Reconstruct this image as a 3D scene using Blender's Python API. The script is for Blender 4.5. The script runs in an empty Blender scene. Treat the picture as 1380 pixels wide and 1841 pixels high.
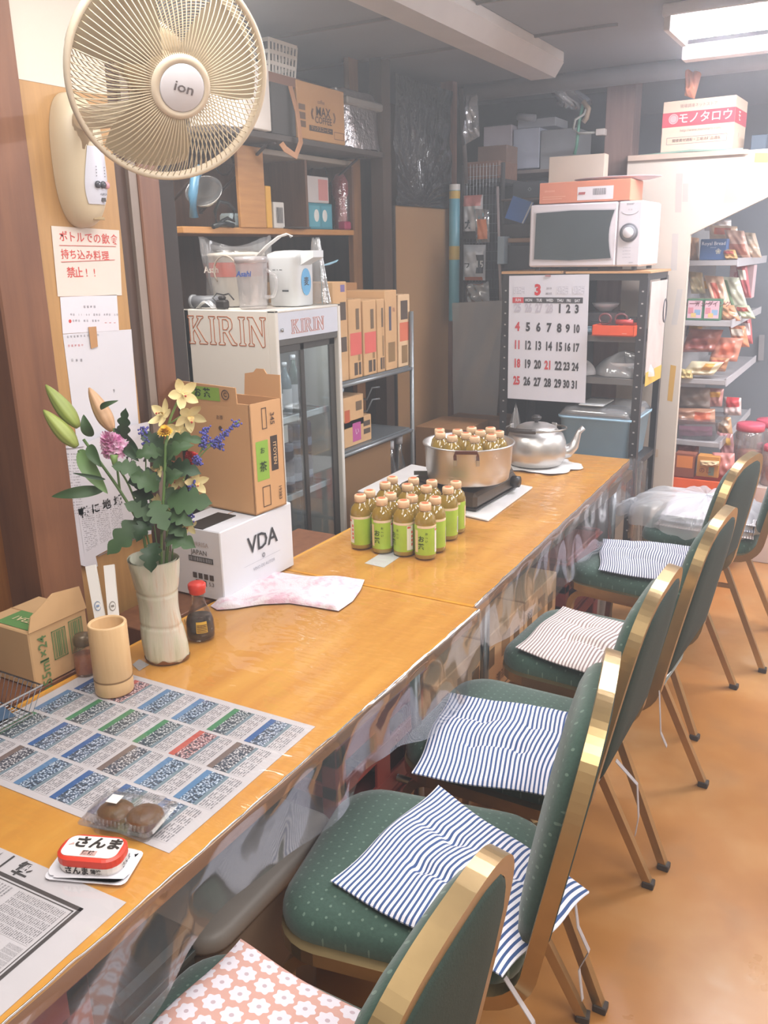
import bpy, math, random
from mathutils import Vector, Matrix
from math import sin, cos, pi, radians, atan2, sqrt
random.seed(7)
V = Vector
scene = bpy.context.scene
COL = scene.collection

# ------------------------------------------------------------------ camera
EYE = 1.53
YAW, PITCH, ROLL, FOC = radians(30.07), radians(16.84), radians(-1.07), 1544.0
_f = V((-sin(YAW)*cos(PITCH), cos(YAW)*cos(PITCH), -sin(PITCH)))
_r = V((cos(YAW), sin(YAW), 0)); _u = _r.cross(_f)
CR = _r*cos(ROLL) + _u*sin(ROLL); CU = -_r*sin(ROLL) + _u*cos(ROLL); CF = _f
cam_d = bpy.data.cameras.new('camera'); cam = bpy.data.objects.new('camera', cam_d); COL.objects.link(cam)
cam_d.sensor_fit = 'VERTICAL'; cam_d.sensor_height = 36.0; cam_d.lens = FOC*36.0/1841
cam_d.clip_start = 0.05; cam_d.clip_end = 60
cam.matrix_world = Matrix(((CR.x, CU.x, -CF.x, 0), (CR.y, CU.y, -CF.y, 0), (CR.z, CU.z, -CF.z, EYE), (0, 0, 0, 1)))
scene.camera = cam
def ray(x, y): return CR*((x-690)/FOC) - CU*((y-920.5)/FOC) + CF
def at_x(x, y, X): d = ray(x, y); t = X/d.x; return V((X, d.y*t, d.z*t+EYE))
def at_y(x, y, Y): d = ray(x, y); t = Y/d.y; return V((d.x*t, Y, d.z*t+EYE))
def at_z(x, y, Z): d = ray(x, y); t = (Z-EYE)/d.z; return V((d.x*t, d.y*t, Z))
def at_d(x, y, D): d = ray(x, y); return d*D + V((0, 0, EYE))

# ------------------------------------------------------------------ world, lights, exposure
w = bpy.data.worlds.new('world'); scene.world = w; w.use_nodes = True
w.node_tree.nodes['Background'].inputs[0].default_value = (0.85, 0.9, 1, 1)
w.node_tree.nodes['Background'].inputs[1].default_value = 0.35
scene.view_settings.view_transform = 'Standard'; scene.view_settings.look = 'None'
scene.view_settings.gamma = 1; scene.view_settings.use_curve_mapping = False
scene.view_settings.exposure = 0.84
def area(name, loc, sx, sy, power, col=(1, .96, .9), rot=(0, 0, 0)):
    l = bpy.data.lights.new(name, 'AREA'); l.shape = 'RECTANGLE'; l.size = sx; l.size_y = sy
    l.energy = power; l.color = col
    o = bpy.data.objects.new(name, l); COL.objects.link(o); o.location = loc; o.rotation_euler = rot
    return o
area('ceiling_or_fill_lamp', (0.55, 0.3, 2.24), 0.6, 1.6, 26, (1, .97, .94))
area('ceiling_or_fill_lamp', (-0.85, 1.0, 2.24), 0.6, 1.6, 15, (1, .97, .94))
area('ceiling_or_fill_lamp', (0.9, 2.6, 2.24), 0.6, 1.4, 16, (.97, .97, 1))
area('ceiling_or_fill_lamp', (-0.20, 3.47, 2.232), 1.1, 0.26, 4, (.95, .95, 1))
area('ceiling_or_fill_lamp', (-1.9, 1.9, 2.27), 0.5, 1.0, 14, (1, .95, .9))
area('ceiling_or_fill_lamp', (1.05, 4.9, 2.24), 0.5, 1.4, 52, (.95, .96, 1))  # added out-of-view lamp: highlights on the black sheet, fill for the back
wv = w.node_tree.nodes.new('ShaderNodeVolumeScatter'); wv.inputs['Color'].default_value = (.93, .95, 1, 1); wv.inputs['Density'].default_value = 0.042; wv.inputs['Anisotropy'].default_value = 0.5
w.node_tree.links.new(wv.outputs[0], w.node_tree.nodes['World Output'].inputs['Volume'])

# ------------------------------------------------------------------ materials
def lin(h):
    if isinstance(h, str):
        h = h.lstrip('#'); c = [int(h[i:i+2], 16)/255 for i in (0, 2, 4)]
    else: c = [v/255 for v in h]
    return tuple((v/12.92 if v <= .04045 else ((v+.055)/1.055)**2.4) for v in c) + (1,)
class N:
    def __init__(s, name):
        s.m = bpy.data.materials.new(name); s.m.use_nodes = True; s.t = s.m.node_tree
        s.b = s.t.nodes['Principled BSDF']; s.out = s.t.nodes['Material Output']
    def n(s, typ, **kw):
        o = s.t.nodes.new('ShaderNode'+typ)
        for k, v in kw.items():
            if k[0] == '_': o.inputs[int(k[1:])].default_value = v
            else: setattr(o, k, v)
        return o
    def l(s, a, b): s.t.links.new(a, b)
    def math(s, op, a, b=None, c=None):
        o = s.n('Math', operation=op)
        for i, v in enumerate((a, b, c)):
            if v is None: continue
            if isinstance(v, (int, float)): o.inputs[i].default_value = v
            else: s.l(v, o.inputs[i])
        return o.outputs[0]
    def mix(s, fac, a, b):
        o = s.n('Mix', data_type='RGBA')
        for i, v in ((0, fac), (6, a), (7, b)):
            if isinstance(v, (int, float, tuple)): o.inputs[i].default_value = v
            else: s.l(v, o.inputs[i])
        return o.outputs[2]
    def coord(s, which='Object'):
        return s.n('TexCoord').outputs[which]
    def noise(s, scale, detail=3, vec=None, out=0, rough=.5, scl=None):
        o = s.n('TexNoise'); o.inputs['Scale'].default_value = scale; o.inputs['Detail'].default_value = detail
        o.inputs['Roughness'].default_value = rough
        v = vec or s.coord()
        if scl:
            mp = s.n('Mapping'); mp.inputs['Scale'].default_value = scl; s.l(v, mp.inputs[0]); v = mp.outputs[0]
        s.l(v, o.inputs['Vector']); return o.outputs[out]
    def ramp(s, fac, stops):
        o = s.n('ValToRGB'); e = o.color_ramp.elements
        while len(e) < len(stops): e.new(.5)
        for i, (p, c) in enumerate(stops): e[i].position = p; e[i].color = c
        s.l(fac, o.inputs[0]); return o.outputs[0]
    def bump(s, h, strength=.2, dist=.005):
        o = s.n('Bump'); o.inputs['Strength'].default_value = strength; o.inputs['Distance'].default_value = dist
        s.l(h, o.inputs['Height']); s.l(o.outputs[0], s.b.inputs['Normal']); return o
    def col(s, c):
        if isinstance(c, tuple): s.b.inputs['Base Color'].default_value = c
        else: s.l(c, s.b.inputs['Base Color'])
    def set(s, **kw):
        for k, v in kw.items(): s.b.inputs[k.replace('_', ' ')].default_value = v
_mc = {}
def mat(c, rough=.5, metal=0, var=.06, scale=12, bump=0, bscale=60, **kw):
    """plain surface colour with slight procedural mottling"""
    key = (str(c), rough, metal, var, scale, bump, bscale, str(kw))
    if key in _mc: return _mc[key]
    n = N('surface_'+str(c).strip('#')); a = lin(c)
    d = tuple(v*(1-var*2.2) for v in a[:3]) + (1,); b = tuple(min(1, v*(1+var)) for v in a[:3]) + (1,)
    n.col(n.mix(n.noise(scale, 4), d, b)); n.set(Roughness=rough, Metallic=metal)
    for k, v in kw.items(): n.b.inputs[k.replace('_', ' ')].default_value = v
    if bump: n.bump(n.noise(bscale, 3), bump, .004)
    _mc[key] = n.m; return n.m
def wood(c1, c2, scale=3, axis='Y', rough=.4, coat=0, stretch=12):
    key = ('wood', c1, c2, scale, axis, rough, coat)
    if key in _mc: return _mc[key]
    n = N('wood'); s = {'X': (1, stretch, stretch), 'Y': (stretch, 1, stretch), 'Z': (stretch, stretch, 1)}[axis]
    g = n.noise(scale, 6, scl=s, rough=.6); g2 = n.noise(scale*3, 3)
    f = n.math('ADD', n.math('MULTIPLY', g, .8), n.math('MULTIPLY', g2, .2))
    n.col(n.ramp(f, [(.3, lin(c1)), (.7, lin(c2))])); n.set(Roughness=rough); n.b.inputs['Coat Weight'].default_value = coat
    n.b.inputs['Coat Roughness'].default_value = .15
    n.bump(g, .08, .002); _mc[key] = n.m; return n.m
def clear(tint='#ffffff', rough=.03, gloss=.12, diff=.04, bump=0, bscale=20, scl=None, rim=.7):
    """thin clear film / plastic / glass: see-through with fresnel gloss and a trace of haze"""
    key = ('clear', tint, rough, gloss, diff, bump, bscale, rim)
    if key in _mc: return _mc[key]
    n = N('clear'); t = n.t; tr = n.n('BsdfTransparent'); tr.inputs[0].default_value = lin(tint)
    gl = n.n('BsdfGlossy'); gl.inputs['Roughness'].default_value = rough
    df = n.n('BsdfDiffuse'); df.inputs[0].default_value = lin('#f4f6fa')
    lw = n.n('LayerWeight'); lw.inputs[0].default_value = .25
    f = n.math('ADD', n.math('MULTIPLY', lw.outputs[0], rim), gloss)
    f.node.use_clamp = True
    m1 = n.n('MixShader'); m2 = n.n('MixShader'); m1.inputs[0].default_value = diff
    n.l(tr.outputs[0], m1.inputs[1]); n.l(df.outputs[0], m1.inputs[2])
    n.l(f, m2.inputs[0]); n.l(m1.outputs[0], m2.inputs[1]); n.l(gl.outputs[0], m2.inputs[2])
    if bump:
        b = n.n('Bump'); b.inputs['Strength'].default_value = bump; b.inputs['Distance'].default_value = .01
        n.l(n.noise(bscale, 2, scl=scl), b.inputs['Height'])
        for q in (gl.inputs['Normal'], lw.inputs['Normal']): n.l(b.outputs[0], q)
    n.t.nodes.remove(n.b); n.l(m2.outputs[0], n.out.inputs[0]); _mc[key] = n.m; return n.m
def emit(c, s):
    n = N('lamp_light'); e = n.n('Emission'); e.inputs[0].default_value = lin(c); e.inputs[1].default_value = s
    n.l(e.outputs[0], n.out.inputs[0]); return n.m
def stripes(c1, c2, count, wob=.0, bumpn=True):
    n = N('striped_cloth'); uv = n.n('SeparateXYZ'); n.l(n.coord('UV'), uv.inputs[0])
    x = n.math('MULTIPLY', uv.outputs[0], count)
    x = n.math('ADD', x, n.math('MULTIPLY', n.noise(9, 2), .5))
    f = n.math('GREATER_THAN', n.math('FRACT', x), .56)
    n.col(n.mix(f, lin(c2), lin(c1))); n.set(Roughness=.9); n.bump(n.noise(250, 2), .15, .001); return n.m
def flowers():
    n = N('flower_cloth'); uv = n.n('SeparateXYZ'); n.l(n.coord('UV'), uv.inputs[0])
    k = 10.0
    y = n.math('MULTIPLY', uv.outputs[1], k); row = n.math('FLOOR', y)
    x = n.math('ADD', n.math('MULTIPLY', uv.outputs[0], k), n.math('MULTIPLY', n.math('MODULO', row, 2), .5))
    fx = n.math('SUBTRACT', n.math('FRACT', x), .5); fy = n.math('SUBTRACT', n.math('FRACT', y), .5)
    r = n.math('SQRT', n.math('ADD', n.math('MULTIPLY', fx, fx), n.math('MULTIPLY', fy, fy)))
    th = n.math('ARCTAN2', fy, fx)
    R = n.math('ADD', n.math('MULTIPLY', n.math('COSINE', n.math('MULTIPLY', th, 7)), .05), .42)
    m = n.math('LESS_THAN', r, R); c = n.math('LESS_THAN', r, .1)
    col = n.mix(m, lin('#c99c90'), lin('#d9d1d8')); col = n.mix(c, col, lin('#b9a5ac'))
    n.col(col); n.set(Roughness=.9); n.bump(n.noise(250, 2), .12, .001); return n.m
def newsprint(paper, ink, nl, nc, dens=.47, seed=0):
    """lines of tiny print on paper, from the UV map"""
    n = N('newsprint'); uv = n.n('SeparateXYZ'); n.l(n.coord('UV'), uv.inputs[0])
    fy = n.math('FRACT', n.math('MULTIPLY', uv.outputs[1], nl)); fx = n.math('FRACT', n.math('MULTIPLY', uv.outputs[0], nc))
    a = n.math('GREATER_THAN', fy, .45); b = n.math('GREATER_THAN', fx, .12)
    nz = n.n('TexNoise'); nz.inputs['Scale'].default_value = 1; nz.inputs['Detail'].default_value = 1
    mp = n.n('Mapping'); mp.inputs['Scale'].default_value = (nl*2.2, nl, 1); mp.inputs['Location'].default_value = (seed, seed, 0)
    n.l(n.coord('UV'), mp.inputs[0]); n.l(mp.outputs[0], nz.inputs['Vector'])
    c = n.math('GREATER_THAN', nz.outputs[0], dens)
    f = n.math('MULTIPLY', n.math('MULTIPLY', a, b), n.math('MULTIPLY', c, .75))
    n.col(n.mix(f, lin(paper), lin(ink))); n.set(Roughness=.7); return n.m
def photo(top, c1, c2, seed):
    """a printed team photo: coloured strip above rows of light and dark figures"""
    n = N('printed_photo'); uv = n.n('SeparateXYZ'); n.l(n.coord('UV'), uv.inputs[0])
    mp = n.n('Mapping'); mp.inputs['Scale'].default_value = (26, 11, 1); mp.inputs['Location'].default_value = (seed*3.1, seed, 0)
    n.l(n.coord('UV'), mp.inputs[0]); v = n.n('TexVoronoi'); n.l(mp.outputs[0], v.inputs[0])
    v.inputs['Scale'].default_value = 1
    body = n.ramp(v.outputs[0], [(.25, lin(c1)), (.5, lin(c2)), (.75, lin('#3a4652'))])
    f = n.math('GREATER_THAN', uv.outputs[1], .74); g = n.math('LESS_THAN', uv.outputs[1], .14)
    c = n.mix(f, body, lin(top)); n.col(n.mix(g, c, lin('#7c9098'))); n.set(Roughness=.6); return n.m
def dotted(drop='Z'):
    n = N('green_seat_fabric'); sp = n.n('SeparateXYZ'); n.l(n.coord(), sp.inputs[0]); cb_ = n.n('CombineXYZ')
    ax_ = [0, 1] if drop == 'Z' else [1, 2]
    a = n.math('ADD', n.math('MULTIPLY', sp.outputs[ax_[0]], 50), 100); c = n.math('ADD', n.math('MULTIPLY', sp.outputs[ax_[1]], 50), 100)
    c = n.math('ADD', c, n.math('MULTIPLY', n.math('MODULO', n.math('FLOOR', a), 2), .5))
    fx = n.math('SUBTRACT', n.math('FRACT', a), .5); fy = n.math('SUBTRACT', n.math('FRACT', c), .5)
    f = n.math('LESS_THAN', n.math('ADD', n.math('MULTIPLY', fx, fx), n.math('MULTIPLY', fy, fy)), .014)
    base = n.mix(n.noise(160, 3), lin('#2a4238'), lin('#3d594d'))
    n.col(n.mix(n.math('MULTIPLY', f, .36), base, lin('#8ba393'))); n.set(Roughness=.85)
    n.b.inputs['Sheen Weight'].default_value = .3
    n.bump(n.noise(300, 2), .25, .001); return n.m

# ------------------------------------------------------------------ mesh builder
class MB:
    def __init__(s): s.v = []; s.f = []; s.uv = {}; s.m = None
    def add(s, vs, fs, uvs=None):
        o = len(s.v); s.v += [(s.m @ V(p)) if s.m else V(p) for p in vs]; s.f += [tuple(i+o for i in f) for f in fs]
        if uvs:
            for i, u in enumerate(uvs): s.uv[o+i] = u
        return s
    def box(s, x0, x1, y0, y1, z0, z1, c=0):
        if c <= 0:
            vs = [(x, y, z) for z in (z0, z1) for y in (y0, y1) for x in (x0, x1)]
            return s.add(vs, [(0, 2, 3, 1), (4, 5, 7, 6), (0, 1, 5, 4), (2, 6, 7, 3), (0, 4, 6, 2), (1, 3, 7, 5)])
        c = min(c, abs(x1-x0)*.49, abs(y1-y0)*.49, abs(z1-z0)*.49)
        vs = []; idx = {}
        for ix, (x, sx) in enumerate(((x0, 1), (x1, -1))):
            for iy, (y, sy) in enumerate(((y0, 1), (y1, -1))):
                for iz, (z, sz) in enumerate(((z0, 1), (z1, -1))):
                    for a in range(3):
                        p = [x+sx*c, y+sy*c, z+sz*c]; p[a] = (x, y, z)[a]
                        idx[ix, iy, iz, a] = len(vs); vs.append(tuple(p))
        f = []
        for i in (0, 1):
            q = [idx[i, 0, 0, 0], idx[i, 1, 0, 0], idx[i, 1, 1, 0], idx[i, 0, 1, 0]]; f.append(q if i else q[::-1])
            q = [idx[0, i, 0, 1], idx[1, i, 0, 1], idx[1, i, 1, 1], idx[0, i, 1, 1]]; f.append(q[::-1] if i else q)
            q = [idx[0, 0, i, 2], idx[1, 0, i, 2], idx[1, 1, i, 2], idx[0, 1, i, 2]]; f.append(q if i else q[::-1])
        for i in (0, 1):
            for j in (0, 1):
                k = (i+j) % 2
                q = [idx[0, i, j, 1], idx[1, i, j, 1], idx[1, i, j, 2], idx[0, i, j, 2]]; f.append(q if k else q[::-1])
                q = [idx[i, 0, j, 0], idx[i, 1, j, 0], idx[i, 1, j, 2], idx[i, 0, j, 2]]; f.append(q[::-1] if k else q)
                q = [idx[i, j, 0, 0], idx[i, j, 1, 0], idx[i, j, 1, 1], idx[i, j, 0, 1]]; f.append(q if k else q[::-1])
        for i in (0, 1):
            for j in (0, 1):
                for k in (0, 1):
                    q = [idx[i, j, k, a] for a in range(3)]; f.append(q if (i+j+k) % 2 else q[::-1])
        return s.add(vs, f)
    def bar(s, a, b, w, h, up=(0, 0, 1)):
        return s.sweep([a, b], [(-w/2, -h/2), (w/2, -h/2), (w/2, h/2), (-w/2, h/2)], up=up)
    def sweep(s, pts, prof, closed=False, up=(0, 0, 1), cap=True, scale=None):
        pts = [V(p) for p in pts]; n = len(pts); k = len(prof); vs = []
        ref = V(up)
        for i, p in enumerate(pts):
            if closed: t = pts[(i+1) % n]-pts[i-1]
            else: t = pts[min(i+1, n-1)]-pts[max(i-1, 0)]
            t.normalize(); sd = t.cross(ref)
            if sd.length < 1e-4: sd = t.cross(V((1, 0.1, 0)))
            sd.normalize(); u2 = sd.cross(t).normalized()
            if i: ref = (u2*.5 + ref.normalized()*.5)
            sc = scale[i] if scale else 1
            vs += [p+sd*(a*sc)+u2*(b*sc) for a, b in prof]
        fs = []
        for i in range(n if closed else n-1):
            j = (i+1) % n
            for q in range(k): fs.append((i*k+q, i*k+(q+1) % k, j*k+(q+1) % k, j*k+q))
        if cap and not closed: fs += [tuple(range(k))[::-1], tuple((n-1)*k+q for q in range(k))]
        return s.add(vs, fs)
    def tube(s, pts, r, n=8, closed=False, scale=None, up=(0, 0, 1)):
        return s.sweep(pts, [(r*cos(2*pi*i/n), r*sin(2*pi*i/n)) for i in range(n)], closed, up, True, scale)
    def lathe(s, prof, c=(0, 0, 0), n=24, cap=True, sx=1, sy=1):
        vs = []; c = V(c)
        for r, z in prof: vs += [c+V((r*sx*cos(2*pi*i/n), r*sy*sin(2*pi*i/n), z)) for i in range(n)]
        fs = []
        for j in range(len(prof)-1):
            for i in range(n): a = j*n+i; b = j*n+(i+1) % n; fs.append((a, b, b+n, a+n))
        if cap:
            if prof[0][0] > 1e-5: fs.append(tuple(range(n))[::-1])
            if prof[-1][0] > 1e-5: fs.append(tuple((len(prof)-1)*n+i for i in range(n)))
        return s.add(vs, fs)
    def grid(s, fn, nu, nv, wrap=False, flip=False):
        vs = []; uv = []
        for j in range(nv+1):
            for i in range(nu+1): u, v = i/nu, j/nv; vs.append(V(fn(u, v))); uv.append((u, v))
        fs = []
        for j in range(nv):
            for i in range(nu):
                a = j*(nu+1)+i; q = (a, a+1, a+nu+2, a+nu+1); fs.append(q[::-1] if flip else q)
        return s.add(vs, fs, uv)
    def quad(s, a, b, c, d): return s.add([a, b, c, d], [(0, 1, 2, 3)], [(0, 0), (1, 0), (1, 1), (0, 1)])
    def prism(s, poly, thick, origin=(0, 0, 0), xd=(1, 0, 0), yd=(0, 1, 0)):
        o = V(origin); xd = V(xd); yd = V(yd); nd = xd.cross(yd).normalized(); k = len(poly)
        lo = [o+xd*x+yd*y for x, y in poly]; hi = [p+nd*thick for p in lo]
        fs = [tuple(range(k))[::-1], tuple(range(k, 2*k))]+[(i, (i+1) % k, k+(i+1) % k, k+i) for i in range(k)]
        xs = [p[0] for p in poly]; ys = [p[1] for p in poly]
        uv = [((x-min(xs))/(max(xs)-min(xs)), (y-min(ys))/(max(ys)-min(ys))) for x, y in poly]
        return s.add(lo+hi, fs, uv+uv)
    def ball(s, c, rx, ry=None, rz=None, n=12, m=8):
        ry = ry or rx; rz = rz or rx; c = V(c)
        prof = [(sin(pi*i/m), -cos(pi*i/m)) for i in range(m+1)]
        old = s.m; b = MB(); b.lathe([(max(r, 1e-4), z) for r, z in prof], (0, 0, 0), n, True)
        return s.add([c+V((p.x*rx, p.y*ry, p.z*rz)) for p in b.v], b.f)
    def text(s, t, size, pos, xd=(1, 0, 0), yd=(0, 0, 1), weight=0, align='CENTER', sx=1, shear=0):
        vs, fs = text_geo(t, weight, align, shear); pos = V(pos); xd = V(xd).normalized(); yd = V(yd).normalized()
        return s.add([pos+xd*(x*size*sx)+yd*(y*size) for x, y in vs], fs)
    def build(s, name, m, parent=None, smooth=False, label=None, cat=None, group=None, kind=None, mod=None, loc=None):
        me = bpy.data.meshes.new(name)
        vs = s.v
        if loc is not None: vs = [p-V(loc) for p in vs]
        me.from_pydata([tuple(p) for p in vs], [], s.f); me.materials.append(m)
        if smooth: me.polygons.foreach_set('use_smooth', [True]*len(me.polygons))
        if s.uv:
            ul = me.uv_layers.new(name='UVMap')
            dat = [s.uv.get(l.vertex_index, (0, 0)) for l in me.loops]
            ul.data.foreach_set('uv', [c for d in dat for c in d])
        me.update()
        o = bpy.data.objects.new(name, me); COL.objects.link(o)
        if loc is not None: o.location = loc
        if parent: o.parent = parent
        tag(o, label, cat, group, kind)
        return o
_tc = {}
def text_geo(t, weight=0, align='CENTER', shear=0):
    k = (t, weight, align, shear)
    if k not in _tc:
        c = bpy.data.curves.new('lettering', 'FONT'); c.body = t; c.size = 1; c.offset = weight; c.align_x = align
        c.align_y = 'CENTER'; c.resolution_u = 2; c.shear = shear
        o = bpy.data.objects.new('lettering', c); COL.objects.link(o)
        me = o.to_mesh(); _tc[k] = ([(v.co.x, v.co.y) for v in me.vertices], [tuple(p.vertices) for p in me.polygons])
        o.to_mesh_clear(); bpy.data.objects.remove(o); bpy.data.curves.remove(c)
    return _tc[k]
def tag(o, label=None, cat=None, group=None, kind=None):
    if label: o['label'] = label
    if cat: o['category'] = cat
    if group: o['group'] = group
    if kind: o['kind'] = kind
    return o
def thing(name, label, cat, loc=(0, 0, 0), rz=0, group=None):
    o = bpy.data.objects.new(name, None); COL.objects.link(o); o.location = loc; o.rotation_euler = (0, 0, rz)
    o.empty_display_size = .05
    return tag(o, label, cat, group)
def dup(root, loc=None, rz=None, label=None, group=None):
    def cp(o, par):
        c = o.copy(); COL.objects.link(c); c.parent = par
        for ch in o.children: cp(ch, c)
        return c
    r = cp(root, None)
    if loc is not None: r.location = loc
    if rz is not None: r.rotation_euler = (0, 0, rz)
    if label: r['label'] = label
    if group: r['group'] = group
    return r
def struct(mb, name, m, smooth=False, parent=None): return mb.build(name, m, parent, smooth, kind=None if parent else 'structure')

# generic rectangular thing; prints = lettering and panels on named faces, u/v as fractions of the face
def face(dims, f, u, v, off=.0008):
    w, d, h = dims
    if f == 'front': return V((-w/2+u*w, -d/2-off, v*h)), V((1, 0, 0)), V((0, 0, 1)), w, h
    if f == 'right': return V((w/2+off, -d/2+u*d, v*h)), V((0, 1, 0)), V((0, 0, 1)), d, h
    if f == 'left': return V((-w/2-off, d/2-u*d, v*h)), V((0, -1, 0)), V((0, 0, 1)), d, h
    if f == 'top': return V((-w/2+u*w, -d/2+v*d, h+off)), V((1, 0, 0)), V((0, 1, 0)), w, d
def prints(par, dims, items):
    by = {}
    for ii, it in enumerate(items):
        kind, f, u, v = it[:4]; c = it[-1]
        mb = by.setdefault((c, kind if kind in 'rf' else 't'), MB())
        if kind == 't':      # ('t', face, u, v, size, text, colour)
            p, xd, yd, _, _ = face(dims, f, u, v, .0022); mb.text(it[5], it[4], p, xd, yd, .01)
        elif kind == 'v':    # rotated a quarter turn
            p, xd, yd, _, _ = face(dims, f, u, v, .0022); mb.text(it[5], it[4], p, yd, -xd, .01)
        elif kind == 'w':    # rotated the other way
            p, xd, yd, _, _ = face(dims, f, u, v, .0022); mb.text(it[5], it[4], p, -yd, xd, .01)
        elif kind == 'r':    # ('r', face, u0, v0, u1, v1, colour)
            p, xd, yd, W, H = face(dims, f, u, v, .0005+.00012*ii); a = xd*((it[4]-u)*W); b = yd*((it[5]-v)*H); mb.quad(p, p+a, p+a+b, p+b)
        elif kind == 'f':    # frame outline
            p, xd, yd, W, H = face(dims, f, u, v, .0012); a = (it[4]-u)*W; b = (it[5]-v)*H; t = .0022
            for (x0, x1, y0, y1) in ((0, a, 0, t), (0, a, b-t, b), (0, t, 0, b), (a-t, a, 0, b)):
                mb.quad(p+xd*x0+yd*y0, p+xd*x1+yd*y0, p+xd*x1+yd*y1, p+xd*x0+yd*y1)
        elif kind == 'b':    # barcode
            p, xd, yd, W, H = face(dims, f, u, v, .0014); a = (it[4]-u)*W; b = (it[5]-v)*H; rr = random.Random(3); x = 0
            while x < a:
                ww = rr.choice((.001, .002, .003)); q = p+xd*x; mb.quad(q, q+xd*ww, q+xd*ww+yd*b, q+yd*b); x += ww+rr.choice((.0015, .0025))
    for (c, k), mb in by.items():
        mb.build({'r': 'printed_panel', 'f': 'printed_frame', 't': 'lettering'}[k], mat(c, .7, var=.03), par)
KRAFT = mat('#caa274', .85, var=.07, scale=8, bump=.05, bscale=90)
KRAFT_D = mat('#a87b4e', .85, var=.07, scale=8, bump=.05, bscale=90)
KRAFT_P = mat('#d8b890', .85, var=.06, scale=8)
def carton(label, base, dims, rz=0, m=None, items=(), tape='#c9a878', name='cardboard_box', cat='box', group=None, flaps=False):
    """base = centre of the underside"""
    w, d, h = dims; t = thing(name, label, cat, base, rz, group); m = m or KRAFT
    b = MB()
    if flaps:
        th = .004
        b.box(-w/2, w/2, -d/2, d/2, 0, th); b.box(-w/2, w/2, -d/2, -d/2+th, 0, h); b.box(-w/2, w/2, d/2-th, d/2, 0, h)
        b.box(-w/2, -w/2+th, -d/2, d/2, 0, h); b.box(w/2-th, w/2, -d/2, d/2, 0, h); b.build('body', m, t)
    else:
        b.box(-w/2, w/2, -d/2, d/2, 0, h, .0025); b.build('body', m, t)
        s = MB(); lo = max(w, d)
        if w >= d: s.box(-w/2, w/2, -.0015, .0015, h-.0004, h+.0004)
        else: s.box(-.0015, .0015, -d/2, d/2, h-.0004, h+.0004)
        s.build('flap_seam', KRAFT_D, t)
        if tape:
            s = MB()
            if w >= d: s.box(-w/2-.001, w/2+.001, -.025, .025, h, h+.0009)
            else: s.box(-.025, .025, -d/2-.001, d/2+.001, h, h+.0009)
            s.build('tape', mat(tape, .35, var=.02), t)
    prints(t, dims, items)
    return t
def rrect(w, h, r, n=5):
    p = []
    for cx, cy, a in ((w/2-r, h/2-r, 0), (-w/2+r, h/2-r, pi/2), (-w/2+r, -h/2+r, pi), (w/2-r, -h/2+r, 1.5*pi)):
        for i in range(n+1): p.append((cx+r*cos(a+i*pi/2/n), cy+r*sin(a+i*pi/2/n)))
    return p
def arc(c, r, a0, a1, n, plane='xz'):
    o = []
    for i in range(n+1):
        a = a0+(a1-a0)*i/n; q = (r*cos(a), r*sin(a))
        o.append(V(c)+{'xz': V((q[0], 0, q[1])), 'yz': V((0, q[0], q[1])), 'xy': V((q[0], q[1], 0))}[plane])
    return o
# ------------------------------------------------------------------ room shell
def floor_mat():
    n = N('painted_concrete'); a = n.noise(1.1, 5, rough=.6); b = n.noise(5, 5); c = n.noise(22, 3)
    base = n.ramp(a, [(.3, lin('#97632f')), (.46, lin('#ad763d')), (.57, lin('#bb8a55')), (.68, lin('#c6a98a'))])
    st = n.ramp(b, [(.55, (0, 0, 0, 1)), (.72, (1, 1, 1, 1))])
    n.col(n.mix(n.math('MULTIPLY', st, .35), base, lin('#8f6b45')))
    n.set(Roughness=.32); n.l(n.math('ADD', n.math('MULTIPLY', b, .25), .2), n.b.inputs['Roughness'])
    n.bump(c, .06, .004); return n.m
struct(MB().box(-2.6, 1.9, -1.3, 6.0, -.08, 0), 'floor', floor_mat())
CEIL = mat('#7b7d82', .8, var=.08, scale=3)
ceil = MB().box(-2.6, 1.9, -1.3, 6.0, 2.32, 2.4); struct(ceil, 'ceiling', CEIL)
WDARK = wood('#3d2a20', '#5a3d2c', 3, 'Z', .6); WPOST = wood('#6b4129', '#86583a', 3, 'Z', .5)
WBOARD = wood('#a67d4a', '#bd9058', 4, 'Z', .5); WORNG = wood('#a9662c', '#c98645', 3, 'Z', .4)
struct(MB().box(-2.62, -2.55, -1.3, 6.0, 0, 2.32), 'wall_left', wood('#3c2e25', '#574234', 2, 'Z', .8))
struct(MB().box(-2.6, 1.9, 5.9, 6.0, 0, 2.32), 'wall_back', mat('#8e959f', .7, var=.06, scale=3))
struct(MB().box(1.9, 1.98, -1.3, 6.0, 0, 2.32), 'wall_right', mat('#c9c0b4', .8))
struct(MB().box(-2.6, 1.9, -1.38, -1.3, 0, 2.32), 'wall_front', mat('#cfc4b4', .8))
# near post with its two visible faces, boarding beside it, papered wall above
struct(MB().box(-1.655, -1.54, 1.15, 1.265, 0, 2.32, .004), 'trim_1', WPOST)
XB = -1.562; zw = at_x(130, 160, XB).z
struct(MB().box(XB-.04, XB, 1.265, 1.51, 0, zw), 'wall_side', WBOARD)
n_ = N('pale_wallpaper'); n_.col(lin('#d9cfc2')); n_.set(Roughness=.8); n_.bump(n_.noise(200, 3, scl=(4, 4, 1)), .2, .002)
struct(MB().box(XB-.04, XB+.001, 1.265, 1.51, zw, 2.32), 'wall_side_upper', n_.m)
yy = [at_x(p, 400, -1.6).y for p in (216, 236, 250, 288, 317)]
struct(MB().box(-1.66, -1.605, 1.51, yy[1], 0, 2.32), 'trim_2', WDARK)
struct(MB().box(-1.62, -1.595, yy[1]+.001, yy[2], 0, 2.32), 'trim_3', mat('#8f7f74', .5))
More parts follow.
